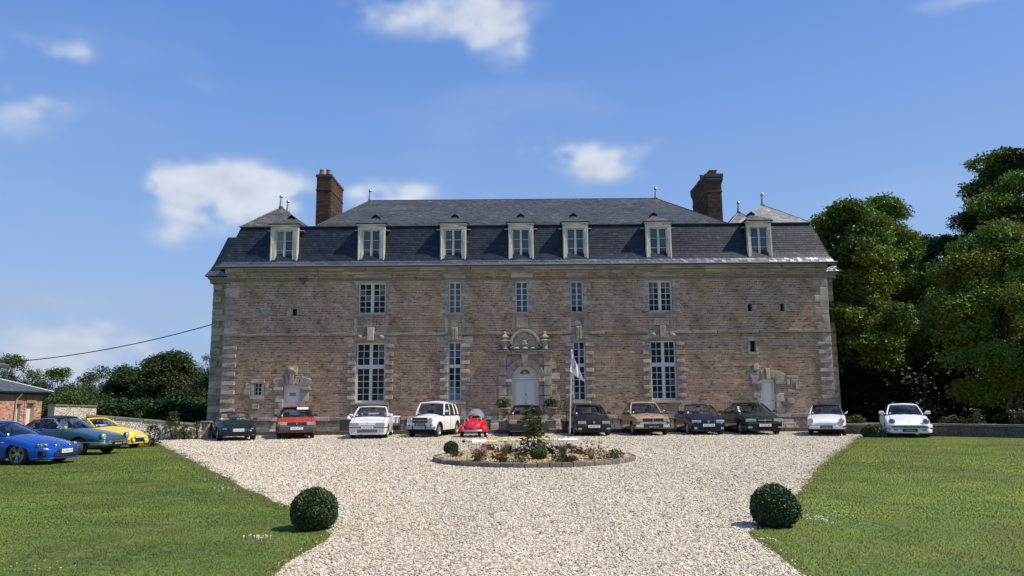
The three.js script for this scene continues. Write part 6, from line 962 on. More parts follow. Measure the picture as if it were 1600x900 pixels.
// 12 white rear-engined sports coupe on the right-hand lawn
{
  const L = 4.29, L2 = L / 2, tn = -22 * deg, wp = paint([0.80, 0.80, 0.80]);
  const c = buildCar({ label: 'white sports coupe with sloping round headlamps parked on the right lawn', ...place(15.6, -30.2, tn, L), L, W: 1.72, H: 1.32, R: 0.31, zf: 1.27, zr: -1.0, tw: 0.2, rim: rimDark, lampYaw: 0.06,
    top: [[-L2, 0.62], [-1.8, 0.80], [-1.2, 0.92], [0.6, 0.90], [1.1, 0.80], [1.7, 0.66], [L2 - 0.12, 0.55], [L2, 0.48]], plan: [[-L2, 0.64], [-1.8, 0.80], [-1, 0.86], [0, 0.80], [1.1, 0.82], [1.75, 0.78], [L2 - 0.08, 0.70], [L2, 0.66]], bot: [[-L2, 0.3], [-1.4, 0.2], [1.4, 0.18], [L2, 0.18]], rs: 0.12, crown: 0.06, tumble: 0.05, paint: wp, doors: [[-0.5, 0.56]], hood: [0.72, 1.95], cab: [-1.35, 0.62], fx: 0.78, fend: [[-L2, 0.0], [-1, 0.03], [0.2, 0.0], [1.0, 0.09], [1.55, 0.17], [L2 - 0.2, 0.14], [L2, 0.06]],
    gh: { type: 'closed', zc: 0.66, zf: 0.02, wb: 0.66, wr: 0.52, zr: -0.7, zd: -1.45, bow: 0.15, pr: 0.032, cuts: [0.03, 0.5, 0.54, 0.84], drop: 0.07, seat: seatDark, taper: 0.9, wd: 0.56 } });
  c.round('headlamp', 0.60, 0.635, 0.118, lampDark, wp, 0.0, 0.42, 1.965); c.bar('bumper', wp, 0.44, 1.36, 0.16, 0.1, 0.03, 0.3); c.bar('bumper_strip', blackPl, 0.43, 1.34, 0.06, 0.03, 0.075, 0.3); c.bar('chin_spoiler', wp, 0.26, 1.34, 0.14, 0.06, 0.0, 0.3); c.pair('fog_lamp', lampDark, 0.5, 0.3, 0.16, 0.06, 0.04, 0.01); c.plate('CARRERA', 'black', 0.30, 0.04, 0.5);
  c.mirrors(0.42, 0.76, 0.93, wp, 0.2, 0.13); c.wipers(0.64, 0.91); part('emblem', new THREE.CylinderGeometry(0.03, 0.03, 0.01, 12).rotateX(0.5).translate(0, 0.63, 1.82), std([0.4, 0.3, 0.05], 0.4), c.t); part('radio_aerial', rod([-0.72, 0.86, 0.6], [-0.66, 1.28, 0.32], 0.006), blackPl, c.t); c.box('cowl_vent', blackPl, 0, 0.885, 0.5, 0.012, 0.06, 0, { z: 0.74, yaw: 0 });
}
// 13 bright blue modern sports coupe on the left lawn
{
  const L = 4.18, L2 = L / 2, tn = 80 * deg, bp = paint([0.003, 0.062, 0.34], { metal: 0.3, rough: 0.3 });
  const c = buildCar({ label: 'bright blue modern sports coupe with five-spoke alloys on the left lawn', ...place(-11.85, -20.4, tn, L, 0.89), L, W: 1.80, H: 1.25, R: 0.325, zf: 1.22, zr: -1.2, tw: 0.22, wheel: 'big', rim: std([0.35, 0.35, 0.36], 0.3, { metalness: 0.8 }), archGap: 0.035,
    top: [[-L2, 0.70], [-1.8, 0.86], [-1.0, 0.93], [0.4, 0.90], [0.9, 0.84], [1.4, 0.74], [1.8, 0.63], [L2 - 0.07, 0.54], [L2, 0.46]], plan: [[-L2, 0.72], [-1.7, 0.85], [-1.1, 0.9], [0.1, 0.86], [1.2, 0.895], [1.6, 0.86], [1.9, 0.72], [L2 - 0.05, 0.56], [L2, 0.48]], bot: [[-L2, 0.28], [-1.4, 0.17], [1.5, 0.15], [L2, 0.18]], rs: 0.13, crown: 0.07, tumble: 0.07, tuck: 0.05, paint: bp, doors: [[-0.55, 0.62]], hood: [0.95, 1.9], cab: [-1.45, 0.72], fx: 0.74, fend: [[-L2, 0], [-1.1, 0.06], [0, 0.0], [0.9, 0.05], [1.4, 0.075], [1.9, 0.02], [L2, 0]],
    gh: { type: 'closed', zc: 0.86, zf: -0.02, wb: 0.70, wr: 0.52, zr: -0.7, zd: -1.55, bow: 0.2, pr: 0.03, frame: bp, cuts: [0.03, 0.5, 0.54, 0.8], drop: 0.08, seat: seatDark, taper: 0.9, wd: 0.6, glass: darkGlass } });
  c.pair('headlamp', lampDark, 0.62, 0.56, 0.36, 0.12, 0.10, -0.02, { r: 0.045 }); for (const s of [-1, 1]) { const z = c.frontZ(0.56, 0.56); part('lamp_bulb', sph(0.04, s * 0.56, 0.57, z + 0.035, 1, 1, 0.5, 10), lampGlass, c.t); part('lamp_bulb', sph(0.03, s * 0.68, 0.565, c.frontZ(0.68, 0.56) + 0.035, 1, 1, 0.5, 10), lampGlass, c.t); }
  c.round('driving_lamp', 0.27, 0.515, 0.075, lampDark, chrome, 0.0, 0.15);
  c.box('air_intake', hollow, 0, 0.29, 0.9, 0.14, 0.05, 0.008, { r: 0.05 }); for (let k = 0; k < 3; k++) c.bar('intake_slat', greyPl, 0.26 + k * 0.04, 0.8, 0.01, 0.02, 0.03, 0); c.pair('side_intake', hollow, 0.66, 0.33, 0.12, 0.16, 0.08, 0.0, { r: 0.04 }); c.bar('front_splitter', bp, 0.19, 1.2, 0.035, 0.08, 0.02, 0.3);
  c.plate('FS-380-ZE', 'eu', 0.385, 0.05); c.mirrors(0.42, 0.86, 0.90, bp, 0.2, 0.13); c.wipers(0.84, 0.87);
  for (const s of [-1, 1]) { part('side_badge', rb(0.012, 0.03, 0.12, s * (c.plan(0.72) - 0.02), 0.66, 0.72, 0.005), chrome, c.t); part('side_skirt', tube(Array.from({ length: 7 }, (_, i) => { const z = lerp(-0.8, 0.8, i / 6); return [s * (c.plan(z) - 0.02), 0.2, z]; }), 0.03, 12, 6), blackPl, c.t); }
}
// 14 teal convertible with black soft top
{
  const c = floride({ label: 'teal 1960s convertible with black soft top between the blue and yellow cars', nx: -12.45, nz: -24.1, tn: 80 * deg, scale: 0.9, paint: paint([0.028, 0.085, 0.115], { metal: 0.3, rough: 0.34 }), plate: '641 FR 76', seat: seatDark });
  const font = await new FontLoader().loadAsync('fonts/droid/droid_sans_bold.typeface.json'), L2 = 2.13;
  const ls = []; [...'RENAULT'].forEach((ch, i) => { const g = new TextGeometry(ch, { font, size: 0.05, depth: 0.012, curveSegments: 3 }); g.translate(-0.26 + i * 0.085 - 0.02, 0.53, L2 + 0.004); ls.push(g); }); part('lettering', ls, chrome, c.t);
}
// 15 yellow roadster
{
  const L = 3.9, L2 = L / 2, tn = 76 * deg, yp = paint([0.72, 0.50, 0.008]);
  const c = buildCar({ label: 'yellow low roadster with two round fog lamps beside the teal convertible', ...place(-13.3, -27.3, tn, L, 0.88), L, W: 1.68, H: 1.24, R: 0.29, zf: 1.15, zr: -1.1, tw: 0.19, rim: rimSilver,
    top: [[-L2, 0.62], [-L2 + 0.1, 0.76], [-1.3, 0.88], [0.5, 0.88], [1.1, 0.80], [1.6, 0.68], [L2 - 0.06, 0.55], [L2, 0.48]], plan: boxPlan(L2, 0.84, 0.74, 0.8), bot: [[-L2, 0.3], [-1.4, 0.2], [1.4, 0.17], [L2, 0.2]], rs: 0.14, crown: 0.05, tuck: 0.1, paint: yp, doors: [[-0.55, 0.48]], hood: [0.6, 1.75], boot: [-1.8, -1.05], cab: [-0.9, 0.52], lampYaw: 0.1,
    gh: { type: 'soft', zc: 0.56, zf: 0.0, wb: 0.67, wr: 0.52, zr: -0.55, zd: -0.95, bow: 0.16, pr: 0.034, frame: yp, roof: softTop, bpillar: softTop, cuts: [0.03, 0.6], seat: seatDark, zs: -0.4, rearSeat: 0, drop: 0.04 } });
  c.box('air_intake', hollow, 0, 0.34, 0.86, 0.15, 0.04, 0.008, { r: 0.06 }); c.round('fog_lamp', 0.33, 0.34, 0.065, paper, chrome, 0.05); c.plate('BK-408-LM', 'white', 0.475, 0.04, 0.46); c.box('decal', paper, -0.3, 0.6, 0.3, 0.05, 0.012, 0.0, { rx: -0.3 }); c.mirrors(0.42, 0.75, 0.88, yp); c.wipers(0.52, 0.87);
  part('dashboard_paper', bx(0.4, 0.02, 0.2, -0.25, 0.93, 0.35, 0, 0.1), paper, c.t);
}
// ---------------------------------------------------------------- forecourt furniture, flower bed, walls, outbuilding
const kerbGeo = blocks;
const kerbBrown = std([0.13, 0.10, 0.08], 0.9, { map: stoneTex }), kerbGrey = [[0.24, 0.21, 0.18], [0.29, 0.26, 0.225], [0.20, 0.175, 0.15]].map((c) => std(c, 0.9, { map: stoneTex, bumpMap: stoneBump, bumpScale: 0.006 }));
// round flower bed: a kerb of setts, mulch, plants
const bed = thing('flower_bed', 'round flower bed edged with grey stone setts in the middle of the forecourt', 'flower bed', [BED[0], 0, BED[1]]);
{
  const n = 58; for (let i = 0; i < n; i++) { const a = (i / n) * Math.PI * 2, o = part('kerb_stone', pick(blocks), pick(kerbGrey), bed); o.position.set(Math.cos(a) * BEDR, 0.055 + R(-0.008, 0.008), Math.sin(a) * BEDR); o.rotation.set(R(-0.04, 0.04), -a + Math.PI / 2 + R(-0.03, 0.03), R(-0.03, 0.03)); o.scale.set(BEDR * 2 * Math.PI / n - 0.012, 0.125 + R(-0.012, 0.012), 0.12); }
  const bt = tex(512, (u, v) => { const a = tfbm(u, v, 40, 2), b = tfbm(u, v, 6, 9); const k = 1 + 1.2 * a + 0.5 * b; return [0.44 * k, 0.33 * k, 0.20 * k]; });
  const g = new THREE.CircleGeometry(BEDR - 0.05, 60, 0, Math.PI * 2).rotateX(-Math.PI / 2); const dome = surf((u, v) => { const a = u * Math.PI * 2, r = v * (BEDR - 0.04); return [Math.cos(a) * r, 0.10 + 0.06 * (1 - v * v) + 0.015 * pn.noise(Math.cos(a) * r * 3, 2, Math.sin(a) * r * 3), Math.sin(a) * r]; }, 60, 14); const uv = dome.attributes.uv, p = dome.attributes.position; for (let i = 0; i < p.count; i++) uv.setXY(i, p.getX(i) * 0.8, p.getZ(i) * 0.8);
  part('soil', dome, std([1, 1, 1], 0.95, { map: bt }), bed);
  const chip = new THREE.BoxGeometry(1, 0.25, 0.45), list = [], cols = []; for (let i = 0; i < 9000; i++) { const a = R(0, 6.283), r = Math.sqrt(rnd()) * (BEDR - 0.1); list.push(mat4(Math.cos(a) * r, 0.115 + 0.06 * (1 - (r / BEDR) ** 2), Math.sin(a) * r, R(-0.5, 0.5), R(0, 6), R(-0.5, 0.5), R(0.025, 0.065))); const m = R(0.6, 1.3), d = rnd() < 0.15 ? 0.45 : 1; cols.push(rgb(0.52 * m * d, 0.385 * m * d, 0.22 * m * d)); }
  instanced('bark_chips', chip, std([1, 1, 1], 0.9), list, bed, cols).userData.kind = 'stuff';
}
const bedY = (x, z) => 0.10 + 0.06 * Math.max(0, 1 - ((x - BED[0]) ** 2 + (z - BED[1]) ** 2) / (BEDR * BEDR));
// one leaf blade: base, two mid points, tip, folded along its rib
function leafGeo(L, w, droop = 0.25) { const g = new THREE.BufferGeometry(), p = [0, 0, 0, w, L * 0.1, L * 0.4, -w, L * 0.1, L * 0.4, 0, L * (0.16 - droop * 0.2), L * 0.42, w * 0.7, L * (0.06 - droop * 0.3), L * 0.75, -w * 0.7, L * (0.06 - droop * 0.3), L * 0.75, 0, -droop * L * 0.5, L]; g.setAttribute('position', new THREE.Float32BufferAttribute(p, 3)); g.setIndex([0, 3, 1, 0, 2, 3, 1, 3, 4, 2, 5, 3, 3, 5, 4, 4, 5, 6]); g.computeVertexNormals(); return g; }
function leafCloud(name, geo, mat, parent, n, fn, cols) { const l = [], c = []; for (let i = 0; i < n; i++) { const q = fn(i); l.push(q); const b = pick(cols), m = R(0.75, 1.25); c.push(rgb(b[0] * m, b[1] * m, b[2] * m)); } const o = instanced(name, geo, mat, l, parent, c); o.userData.kind = 'stuff'; return o; }
const glossy = new THREE.MeshStandardMaterial({ color: 0xffffff, roughness: 0.32, side: THREE.DoubleSide });
// young magnolia in the middle
{
  const [x, z] = [0.56, -21.2], y0 = bedY(x, z), t = thing('magnolia_sapling', 'young magnolia with glossy leaves in the middle of the flower bed', 'sapling', [x, y0, z]); t.scale.set(0.95, 0.86, 0.95);
  part('stem', [rod([0, 0, 0], [0.02, 0.7, 0.01], 0.022, 0.017), rod([0.02, 0.7, 0.01], [-0.02, 1.36, 0], 0.017, 0.008), rod([0.13, 0, -0.1], [0.13, 1.2, -0.1], 0.016), ...Array.from({ length: 12 }, (_, i) => { const h = 0.15 + i * 0.095, a = i * 2.4; return rod([0, h, 0], [Math.cos(a) * 0.22 * (1.1 - h * 0.4), h + 0.12, Math.sin(a) * 0.22], 0.009, 0.004, 4); })], bark, t);
  const L = [0, 1, 2].map((k) => leafGeo(0.15 + k * 0.03, 0.03 + k * 0.004, 0.3));
  const pal = [[0.05, 0.085, 0.024], [0.07, 0.11, 0.026], [0.04, 0.06, 0.02], [0.15, 0.20, 0.04]], under = [[0.20, 0.10, 0.035], [0.26, 0.14, 0.05], [0.035, 0.05, 0.018]];
  for (let k = 0; k < 3; k++) leafCloud('leaves', L[k], glossy, t, 115, () => { const h = Math.pow(rnd(), 0.9) * 1.36, sp = h > 1.1 ? 0.16 : h > 0.75 ? 0.24 : h > 0.45 ? 0.19 : 0.34, a = R(0, 6.283), r = sp * Math.sqrt(R(0.02, 1)); return mat4(Math.cos(a) * r, h + R(-0.05, 0.08), Math.sin(a) * r, R(-1.0, 0.35), a + R(-0.9, 0.9) + Math.PI / 2, R(-0.5, 0.5), R(0.7, 1.15)); }, pal);
  leafCloud('brown_leaves', L[1], glossy, t, 26, () => { const h = R(0.3, 0.8), a = R(0, 6.283), r = R(0.1, 0.42); return mat4(Math.cos(a) * r, h, Math.sin(a) * r, R(-1.3, 0.2), R(0, 6), R(-0.6, 0.6), R(0.6, 1)); }, under);
}
// bed plants: kind, pixel position in the survey photograph, size
const needle = (h, sp, n, w) => { const p = [], ix = []; for (let i = 0; i < n; i++) { const a = R(0, 6.283), l = R(0.4, 1) * sp, hh = h * R(0.6, 1.1), b = p.length / 3, s = a + 1.57, wx = Math.cos(s) * w, wz = Math.sin(s) * w, r0 = R(0, 0.25) * sp, x0 = Math.cos(a) * r0, z0 = Math.sin(a) * r0; p.push(x0 - wx, 0, z0 - wz, x0 + wx, 0, z0 + wz, x0 + Math.cos(a) * l * 0.4 - wx * 0.7, hh * 0.65, z0 + Math.sin(a) * l * 0.4 - wz * 0.7, x0 + Math.cos(a) * l * 0.4 + wx * 0.7, hh * 0.65, z0 + Math.sin(a) * l * 0.4 + wz * 0.7, Math.cos(a) * l + x0, hh * R(0.8, 1), Math.sin(a) * l + z0); ix.push(b, b + 1, b + 2, b + 1, b + 3, b + 2, b + 2, b + 3, b + 4); } const g = new THREE.BufferGeometry(); g.setAttribute('position', new THREE.Float32BufferAttribute(p, 3)); g.setIndex(ix); g.computeVertexNormals(); return g; };
function bedPlant(kind, px, py, s, label) {
  let [x, z] = ground(px, py, 0.14); const dx = x - BED[0], dz = z - BED[1], d = Math.hypot(dx, dz), mx = BEDR - 0.22; if (d > mx) { x = BED[0] + dx / d * mx; z = BED[1] + dz / d * mx; }
  const y = bedY(x, z) - 0.005, G = 'small plants in the round flower bed';
  if (kind === 'grass') { const t = thing('ornamental_grass', label, 'ornamental grass', [x, y, z], 0, G); part('blades', needle(0.42 * s, 0.2 * s, 70, 0.006), std([0.16, 0.13, 0.065], 0.8), t); part('green_blades', needle(0.34 * s, 0.2 * s, 50, 0.006), std([0.10, 0.13, 0.04], 0.8), t); part('seed_heads', needle(0.5 * s, 0.24 * s, 26, 0.009), std([0.24, 0.15, 0.12], 0.85), t); }
  if (kind === 'heuchera') { const t = thing('purple_perennial', label, 'perennial plant', [x, y, z], 0, G); leafCloud('leaves', leafGeo(0.09, 0.045, 0.3), glossy, t, 46, () => { const a = R(0, 6.283), r = 0.2 * s * Math.sqrt(rnd()); return mat4(Math.cos(a) * r, R(0.02, 0.2) * s, Math.sin(a) * r, R(-0.7, 0.2), a + 1.57, R(-0.4, 0.4), R(0.7, 1.3)); }, [[0.05, 0.025, 0.045], [0.035, 0.025, 0.035], [0.12, 0.08, 0.10]]); part('flower_stems', needle(0.42 * s, 0.26 * s, 16, 0.004), std([0.13, 0.06, 0.07], 0.8), t); leafCloud('flowers', new THREE.SphereGeometry(0.012, 5, 4), std([1, 1, 1], 0.8), t, 24, () => { const a = R(0, 6.283), r = 0.26 * s * Math.sqrt(rnd()); return mat4(Math.cos(a) * r, R(0.25, 0.42) * s, Math.sin(a) * r, 0, 0, 0, R(0.6, 1.4)); }, [[0.22, 0.13, 0.17], [0.30, 0.22, 0.25], [0.14, 0.08, 0.12]]); }
  if (kind === 'red') { const t = thing('red_flowering_plant', label, 'flowering plant', [x, y, z], 0, G); part('stems', needle(0.36 * s, 0.22 * s, 40, 0.005), std([0.10, 0.10, 0.04], 0.8), t); leafCloud('leaves', leafGeo(0.06, 0.018, 0.2), matLeaf, t, 80, () => { const a = R(0, 6.283), r = 0.2 * s * Math.sqrt(rnd()); return mat4(Math.cos(a) * r, R(0.02, 0.22) * s, Math.sin(a) * r, R(-0.8, 0.3), R(0, 6), 0, R(0.7, 1.3)); }, [[0.09, 0.11, 0.04], [0.13, 0.10, 0.05]]); leafCloud('flowers', new THREE.SphereGeometry(0.014, 6, 4).scale(1, 1.5, 1), std([1, 1, 1], 0.7), t, 30, () => { const a = R(0, 6.283), r = 0.22 * s * Math.sqrt(rnd()); return mat4(Math.cos(a) * r, R(0.18, 0.38) * s, Math.sin(a) * r, 0, 0, R(-0.4, 0.4), R(0.7, 1.5)); }, [[0.30, 0.08, 0.07], [0.26, 0.11, 0.10], [0.36, 0.15, 0.12]]); }
  if (kind === 'herb') { const t = thing('low_green_plant', label, 'low plant', [x, y, z], 0, G); leafCloud('leaves', leafGeo(0.07, 0.016, 0.2), matLeaf, t, 120, () => { const a = R(0, 6.283), r = 0.2 * s * Math.sqrt(rnd()); return mat4(Math.cos(a) * r, R(0.01, 0.16) * s * (1.2 - r), Math.sin(a) * r, R(-1.0, -0.1), R(0, 6), 0, R(0.7, 1.4)); }, [[0.10, 0.125, 0.055], [0.075, 0.105, 0.035], [0.15, 0.15, 0.09]]); part('sprigs', needle(0.2 * s, 0.2 * s, 30, 0.004), std([0.12, 0.13, 0.06], 0.8), t); }
  if (kind === 'rust') { const t = thing('rust_coloured_plant', label, 'low plant', [x, y, z], 0, G); leafCloud('leaves', leafGeo(0.07, 0.028, 0.2), matLeaf, t, 60, () => { const a = R(0, 6.283), r = 0.16 * s * Math.sqrt(rnd()); return mat4(Math.cos(a) * r, R(0.01, 0.12) * s, Math.sin(a) * r, R(-1.0, 0), R(0, 6), 0, R(0.7, 1.3)); }, [[0.34, 0.11, 0.05], [0.42, 0.17, 0.08], [0.24, 0.08, 0.05]]); }
}
[['grass', 788, 715, 1.0, 'wispy brown grass tuft left of the magnolia'], ['grass', 880, 715, 1.1, 'wispy brown grass tuft right of the magnolia'], ['grass', 796, 711, 0.8, 'thin grass tuft just behind the left brown tuft'],
  ['heuchera', 806, 712, 1.1, 'purple-leaved plant at the left foot of the magnolia'], ['heuchera', 820, 714, 1.0, 'purple-leaved plant close in front of the magnolia stem'], ['heuchera', 852, 711, 0.9, 'purple-leaved plant at the right foot of the magnolia'], ['heuchera', 864, 711, 1.1, 'purple-leaved plant between magnolia and right brown grass'], ['heuchera', 765, 704, 1.0, 'mauve flowering plant at the back left of the bed'], ['heuchera', 842, 705, 1.0, 'mauve flowering plant behind the magnolia'],
  ['red', 742, 719, 1.15, 'red-flowered plant near the left end of the bed'], ['red', 731, 721, 0.8, 'smaller red-flowered plant left of the larger one'], ['red', 925, 717, 1.25, 'tall red-flowered plant near the right end of the bed'], ['red', 755, 714, 0.8, 'red-flowered plant towards the back left of the bed'],
  ['herb', 772, 723, 0.7, 'low grey-green plant at the front left of the bed'], ['herb', 809, 723, 1.1, 'low spreading green plant left of the front box ball'], ['herb', 884, 722, 1.0, 'low green plant under the right brown grass'], ['herb', 909, 722, 0.8, 'small spiky green plant at the front right of the bed'], ['herb', 958, 716, 1.5, 'bushy green plant at the right end of the bed'], ['herb', 713, 713, 0.9, 'pale green plant beside the left box ball'], ['herb', 901, 710, 1.1, 'green plant at the back right of the bed'], ['herb', 968, 714, 1.0, 'green plant against the right kerb of the bed'],
  ['rust', 779, 717, 1.0, 'rust-coloured plant at the foot of the left brown grass'], ['rust', 893, 720, 1.0, 'rust-coloured plant between right grass and red flowers'], ['rust', 911, 711, 1.2, 'rust-coloured plant below the right spotlight'], ['rust', 779, 709, 0.9, 'orange-leaved plant at the back left of the bed']].forEach((a) => bedPlant(...a));
// two black dome spotlights behind the bed
for (const [px, py, lab] of [[740, 702, 'black dome spotlight at the back left rim of the bed'], [908, 701, 'black dome spotlight at the back right rim of the bed']]) { let [x, z] = ground(px, py, 0.1); const d = Math.hypot(x - BED[0], z - BED[1]), k = Math.min(1, (BEDR - 0.25) / d), t = thing('garden_spotlight', lab, 'spotlight', [BED[0] + (x - BED[0]) * k, 0.1, BED[1] + (z - BED[1]) * k], 0, 'garden spotlights in the bed'); part('housing', lathe([[0, 0.2], [0.06, 0.19], [0.11, 0.15], [0.13, 0.09], [0.13, 0.05], [0, 0.05]], 18), std([0.012, 0.012, 0.013], 0.25), t); part('base', cyl(0.15, 0.12, 0.05, 0, 0.025, 0), rusty, t); }
// folded feather banner lying on the gravel
{
  const [x0, z0] = ground(738, 692), [x1, z1] = ground(903, 688), t = thing('folded_banner', 'long yellow and white folded banner lying on the gravel behind the bed', 'banner', [0, 0.02, 0]);
  const cl = std([0.80, 0.62, 0.05], 0.8), wh = std([0.8, 0.79, 0.75], 0.8), n = 40;
  const strip = (a, b, w, h) => surf((u, v) => { const k = lerp(a, b, u), f = h * (0.5 + 0.5 * pn.noise(k * 22, v * 3, 4)) * Math.sin(v * Math.PI); return [lerp(x0, x1, k), 0.01 + f, lerp(z0, z1, k) + (v - 0.5) * w * (1 + 0.4 * pn.noise(k * 9, 2, 8))]; }, n, 8);
  part('yellow_cloth', strip(0.1, 0.8, 0.22, 0.1), cl, t); part('white_cloth', [strip(0, 0.13, 0.45, 0.16), strip(0.76, 1, 0.34, 0.1)], wh, t);
  part('pole', rod([x0 - 0.3, 0.03, z0 + 0.14], [lerp(x0, x1, 0.8), 0.03, lerp(z0, z1, 0.8) + 0.14], 0.014), blackPl, t); part('ball_foot', sph(0.06, x0 - 0.32, 0.05, z0 + 0.14), blackPl, t);
}
// flagpole with its hanging flag
{
  const [x, z] = ground(890, 682), t = thing('flagpole', 'pale flagpole with a limp white flag in front of the house', 'flagpole', [x, 0, z]);
  const top = atDepth(893, 549, -z)[1], px = atDepth(893, 549, -z)[0] - x;
  part('pole', rod([0, 0, 0], [px, top, 0], 0.034, 0.026, 12), std([0.48, 0.47, 0.44], 0.4), t); part('finial', sph(0.05, px, top + 0.03, 0), std([0.6, 0.6, 0.6], 0.3), t); part('foot', cyl(0.1, 0.08, 0.12, 0, 0.06, 0), greyPl, t);
  const c = document.createElement('canvas'); c.width = 256; c.height = 384; const g = c.getContext('2d'); g.fillStyle = '#e6e3ea'; g.fillRect(0, 0, 256, 384); g.save(); g.translate(150, 220); g.rotate(1.0); g.fillStyle = '#2a2a30'; g.font = 'bold italic 62px sans-serif'; g.fillText('ALPINE', -120, 20); g.restore(); const tt = new THREE.CanvasTexture(c); tt.colorSpace = THREE.SRGBColorSpace;
  // pinned along the pole at v = 0..0.4, hanging down in folds
  const fl = surf((u, v) => { const px0 = px * (1 - 0.02), yy = top - 0.06 - v * 0.82 - u * (0.28 + 0.2 * v), out = u * (0.10 + 0.46 * v * (0.6 + 0.4 * u)) , fold = 0.09 * Math.sin(u * 11 + v * 2.2) * u + 0.05 * Math.sin(u * 5 + 2) * v; return [px0 + 0.03 + out - v * 0.02 - 0.10 * v * (1 - u), yy, fold + 0.04]; }, 30, 26);
  part('flag', fl, std([0.82, 0.80, 0.84], 0.85, { map: tt }), t); part('halyard', rod([0.05, 0.6, 0.05], [px + 0.04, top - 0.1, 0.05], 0.005, 0.005, 4), std([0.5, 0.5, 0.48], 0.8), t);
}
// kerb of the terrace along the house front
{
  const t = thing('terrace_kerb', 'long low brown stone edging along the foot of the house front', 'kerb', [0, 0, -37.2]); let x = -16.6; while (x < 17.8) { const w = Math.min(R(0.9, 1.5), 17.9 - x), o = part('kerb_stone', pick(blocks), kerbBrown, t); o.position.set(x + w / 2, 0.09, R(-0.01, 0.01)); o.scale.set(w - 0.012, 0.2, 0.2); x += w; }
  const g = bx(34.6, 0.1, 2.8, 0.65, 0.04, -38.65); struct('terrace', g, std([0.40, 0.35, 0.28], 0.95, { map: stoneTex }));
}
// steps
function steps(label, cx, w, n, rise, z0) { const t = thing('stone_steps', label, 'steps', [cx, 0.09, FZ]); for (let i = 0; i < n; i++) { const ww = w - i * 0.0, d = (n - i) * 0.3; const c = 3; for (let k = 0; k < c; k++) { const o = part('step_stone', pick(blocks), pick(stoneMats), t); o.position.set(-ww / 2 + (k + 0.5) * ww / c, rise * (i + 0.5), z0 + d / 2 + 0.12); o.scale.set(ww / c - 0.01, rise - 0.004, d); } } return t; }
steps('wide stone steps before the main entrance door', 0.65, 3.6, 3, 0.175, 0.0);
steps('stone steps below the right side door', 13.5, 2.0, 3, 0.14, 0.0);
steps('stone steps below the left side door', -11.6, 1.6, 3, 0.14, 0.0);
// urns with planting beside the entrance
const urnMat = std([0.40, 0.37, 0.32], 0.9, { map: stoneTex });
function urn(px, label, cols, s) {
  const x = atDepth(px, 640, 37.9)[0], t = thing('stone_urn', label, 'garden urn', [x, 0.09, -37.9], 0, 'stone urns flanking the entrance');
  part('pedestal', [rb(0.62, 0.12, 0.62, 0, 0.06, 0, 0.02), rb(0.5, 0.34, 0.5, 0, 0.29, 0, 0.02), rb(0.6, 0.08, 0.6, 0, 0.5, 0, 0.02)], urnMat, t);
  part('bowl', lathe([[0, 0.54], [0.17, 0.54], [0.17, 0.58], [0.08, 0.64], [0.08, 0.7], [0.2, 0.78], [0.27, 0.92], [0.29, 1.05], [0.35, 1.1], [0.35, 1.14], [0.29, 1.14], [0.26, 1.08], [0, 1.06]], 24), urnMat, t);
  const p = thing('urn_plant', label.replace(/^.*urn/, 'leafy shrub growing in the stone urn').replace('with a leafy plant ', ''), 'shrub', [x, 1.15, -37.9], 0, 'shrubs planted in the entrance urns');
  part('stems', Array.from({ length: 9 }, (_, i) => rod([0, 0, 0], [R(-0.3, 0.3), R(0.3, 0.6) * s, R(-0.25, 0.25)], 0.012, 0.005, 5)), bark, p);
  leafCloud('leaves', leafGeo(0.14, 0.035, 0.25), glossy, p, 240, () => { const u = R(-1, 1), a = R(0, 6.283), q = Math.cbrt(rnd()), sq = Math.sqrt(1 - u * u); return mat4(Math.cos(a) * sq * 0.44 * q * s, 0.36 * s + u * 0.36 * q * s, Math.sin(a) * sq * 0.42 * q * s, R(-1, 0.3), R(0, 6), R(-0.4, 0.4), R(0.8, 1.3)); }, cols);
}
urn(787, 'stone urn with a leafy plant left of the entrance', [[0.10, 0.14, 0.04], [0.08, 0.115, 0.035], [0.17, 0.19, 0.08]], 0.82);
urn(860, 'stone urn with a leafy plant right of the entrance', [[0.06, 0.09, 0.03], [0.045, 0.07, 0.025], [0.09, 0.11, 0.05]], 0.78);
{ // potted standard beside the flagpole
  const x = atDepth(885, 640, 37.8)[0], t = thing('potted_shrub', 'small olive-green potted shrub just left of the flagpole', 'potted plant', [x, 0.09, -37.8]);
  part('pot', lathe([[0, 0], [0.2, 0], [0.26, 0.42], [0.29, 0.44], [0.29, 0.5], [0.25, 0.5], [0, 0.46]], 18), std([0.16, 0.12, 0.10], 0.85), t); part('stem', rod([0, 0.45, 0], [0, 1.0, 0], 0.018), bark, t);
  leafCloud('leaves', leafGeo(0.09, 0.016, 0.2), matLeaf, t, 420, () => { const u = R(-1, 1), a = R(0, 6.283), q = Math.cbrt(rnd()), sq = Math.sqrt(1 - u * u); return mat4(Math.cos(a) * sq * 0.36 * q, 1.28 + u * 0.46 * q, Math.sin(a) * sq * 0.36 * q, R(-1, 0.3), R(0, 6), R(-0.4, 0.4), R(0.8, 1.3)); }, [[0.12, 0.13, 0.06], [0.09, 0.10, 0.045], [0.16, 0.16, 0.09]]);
}
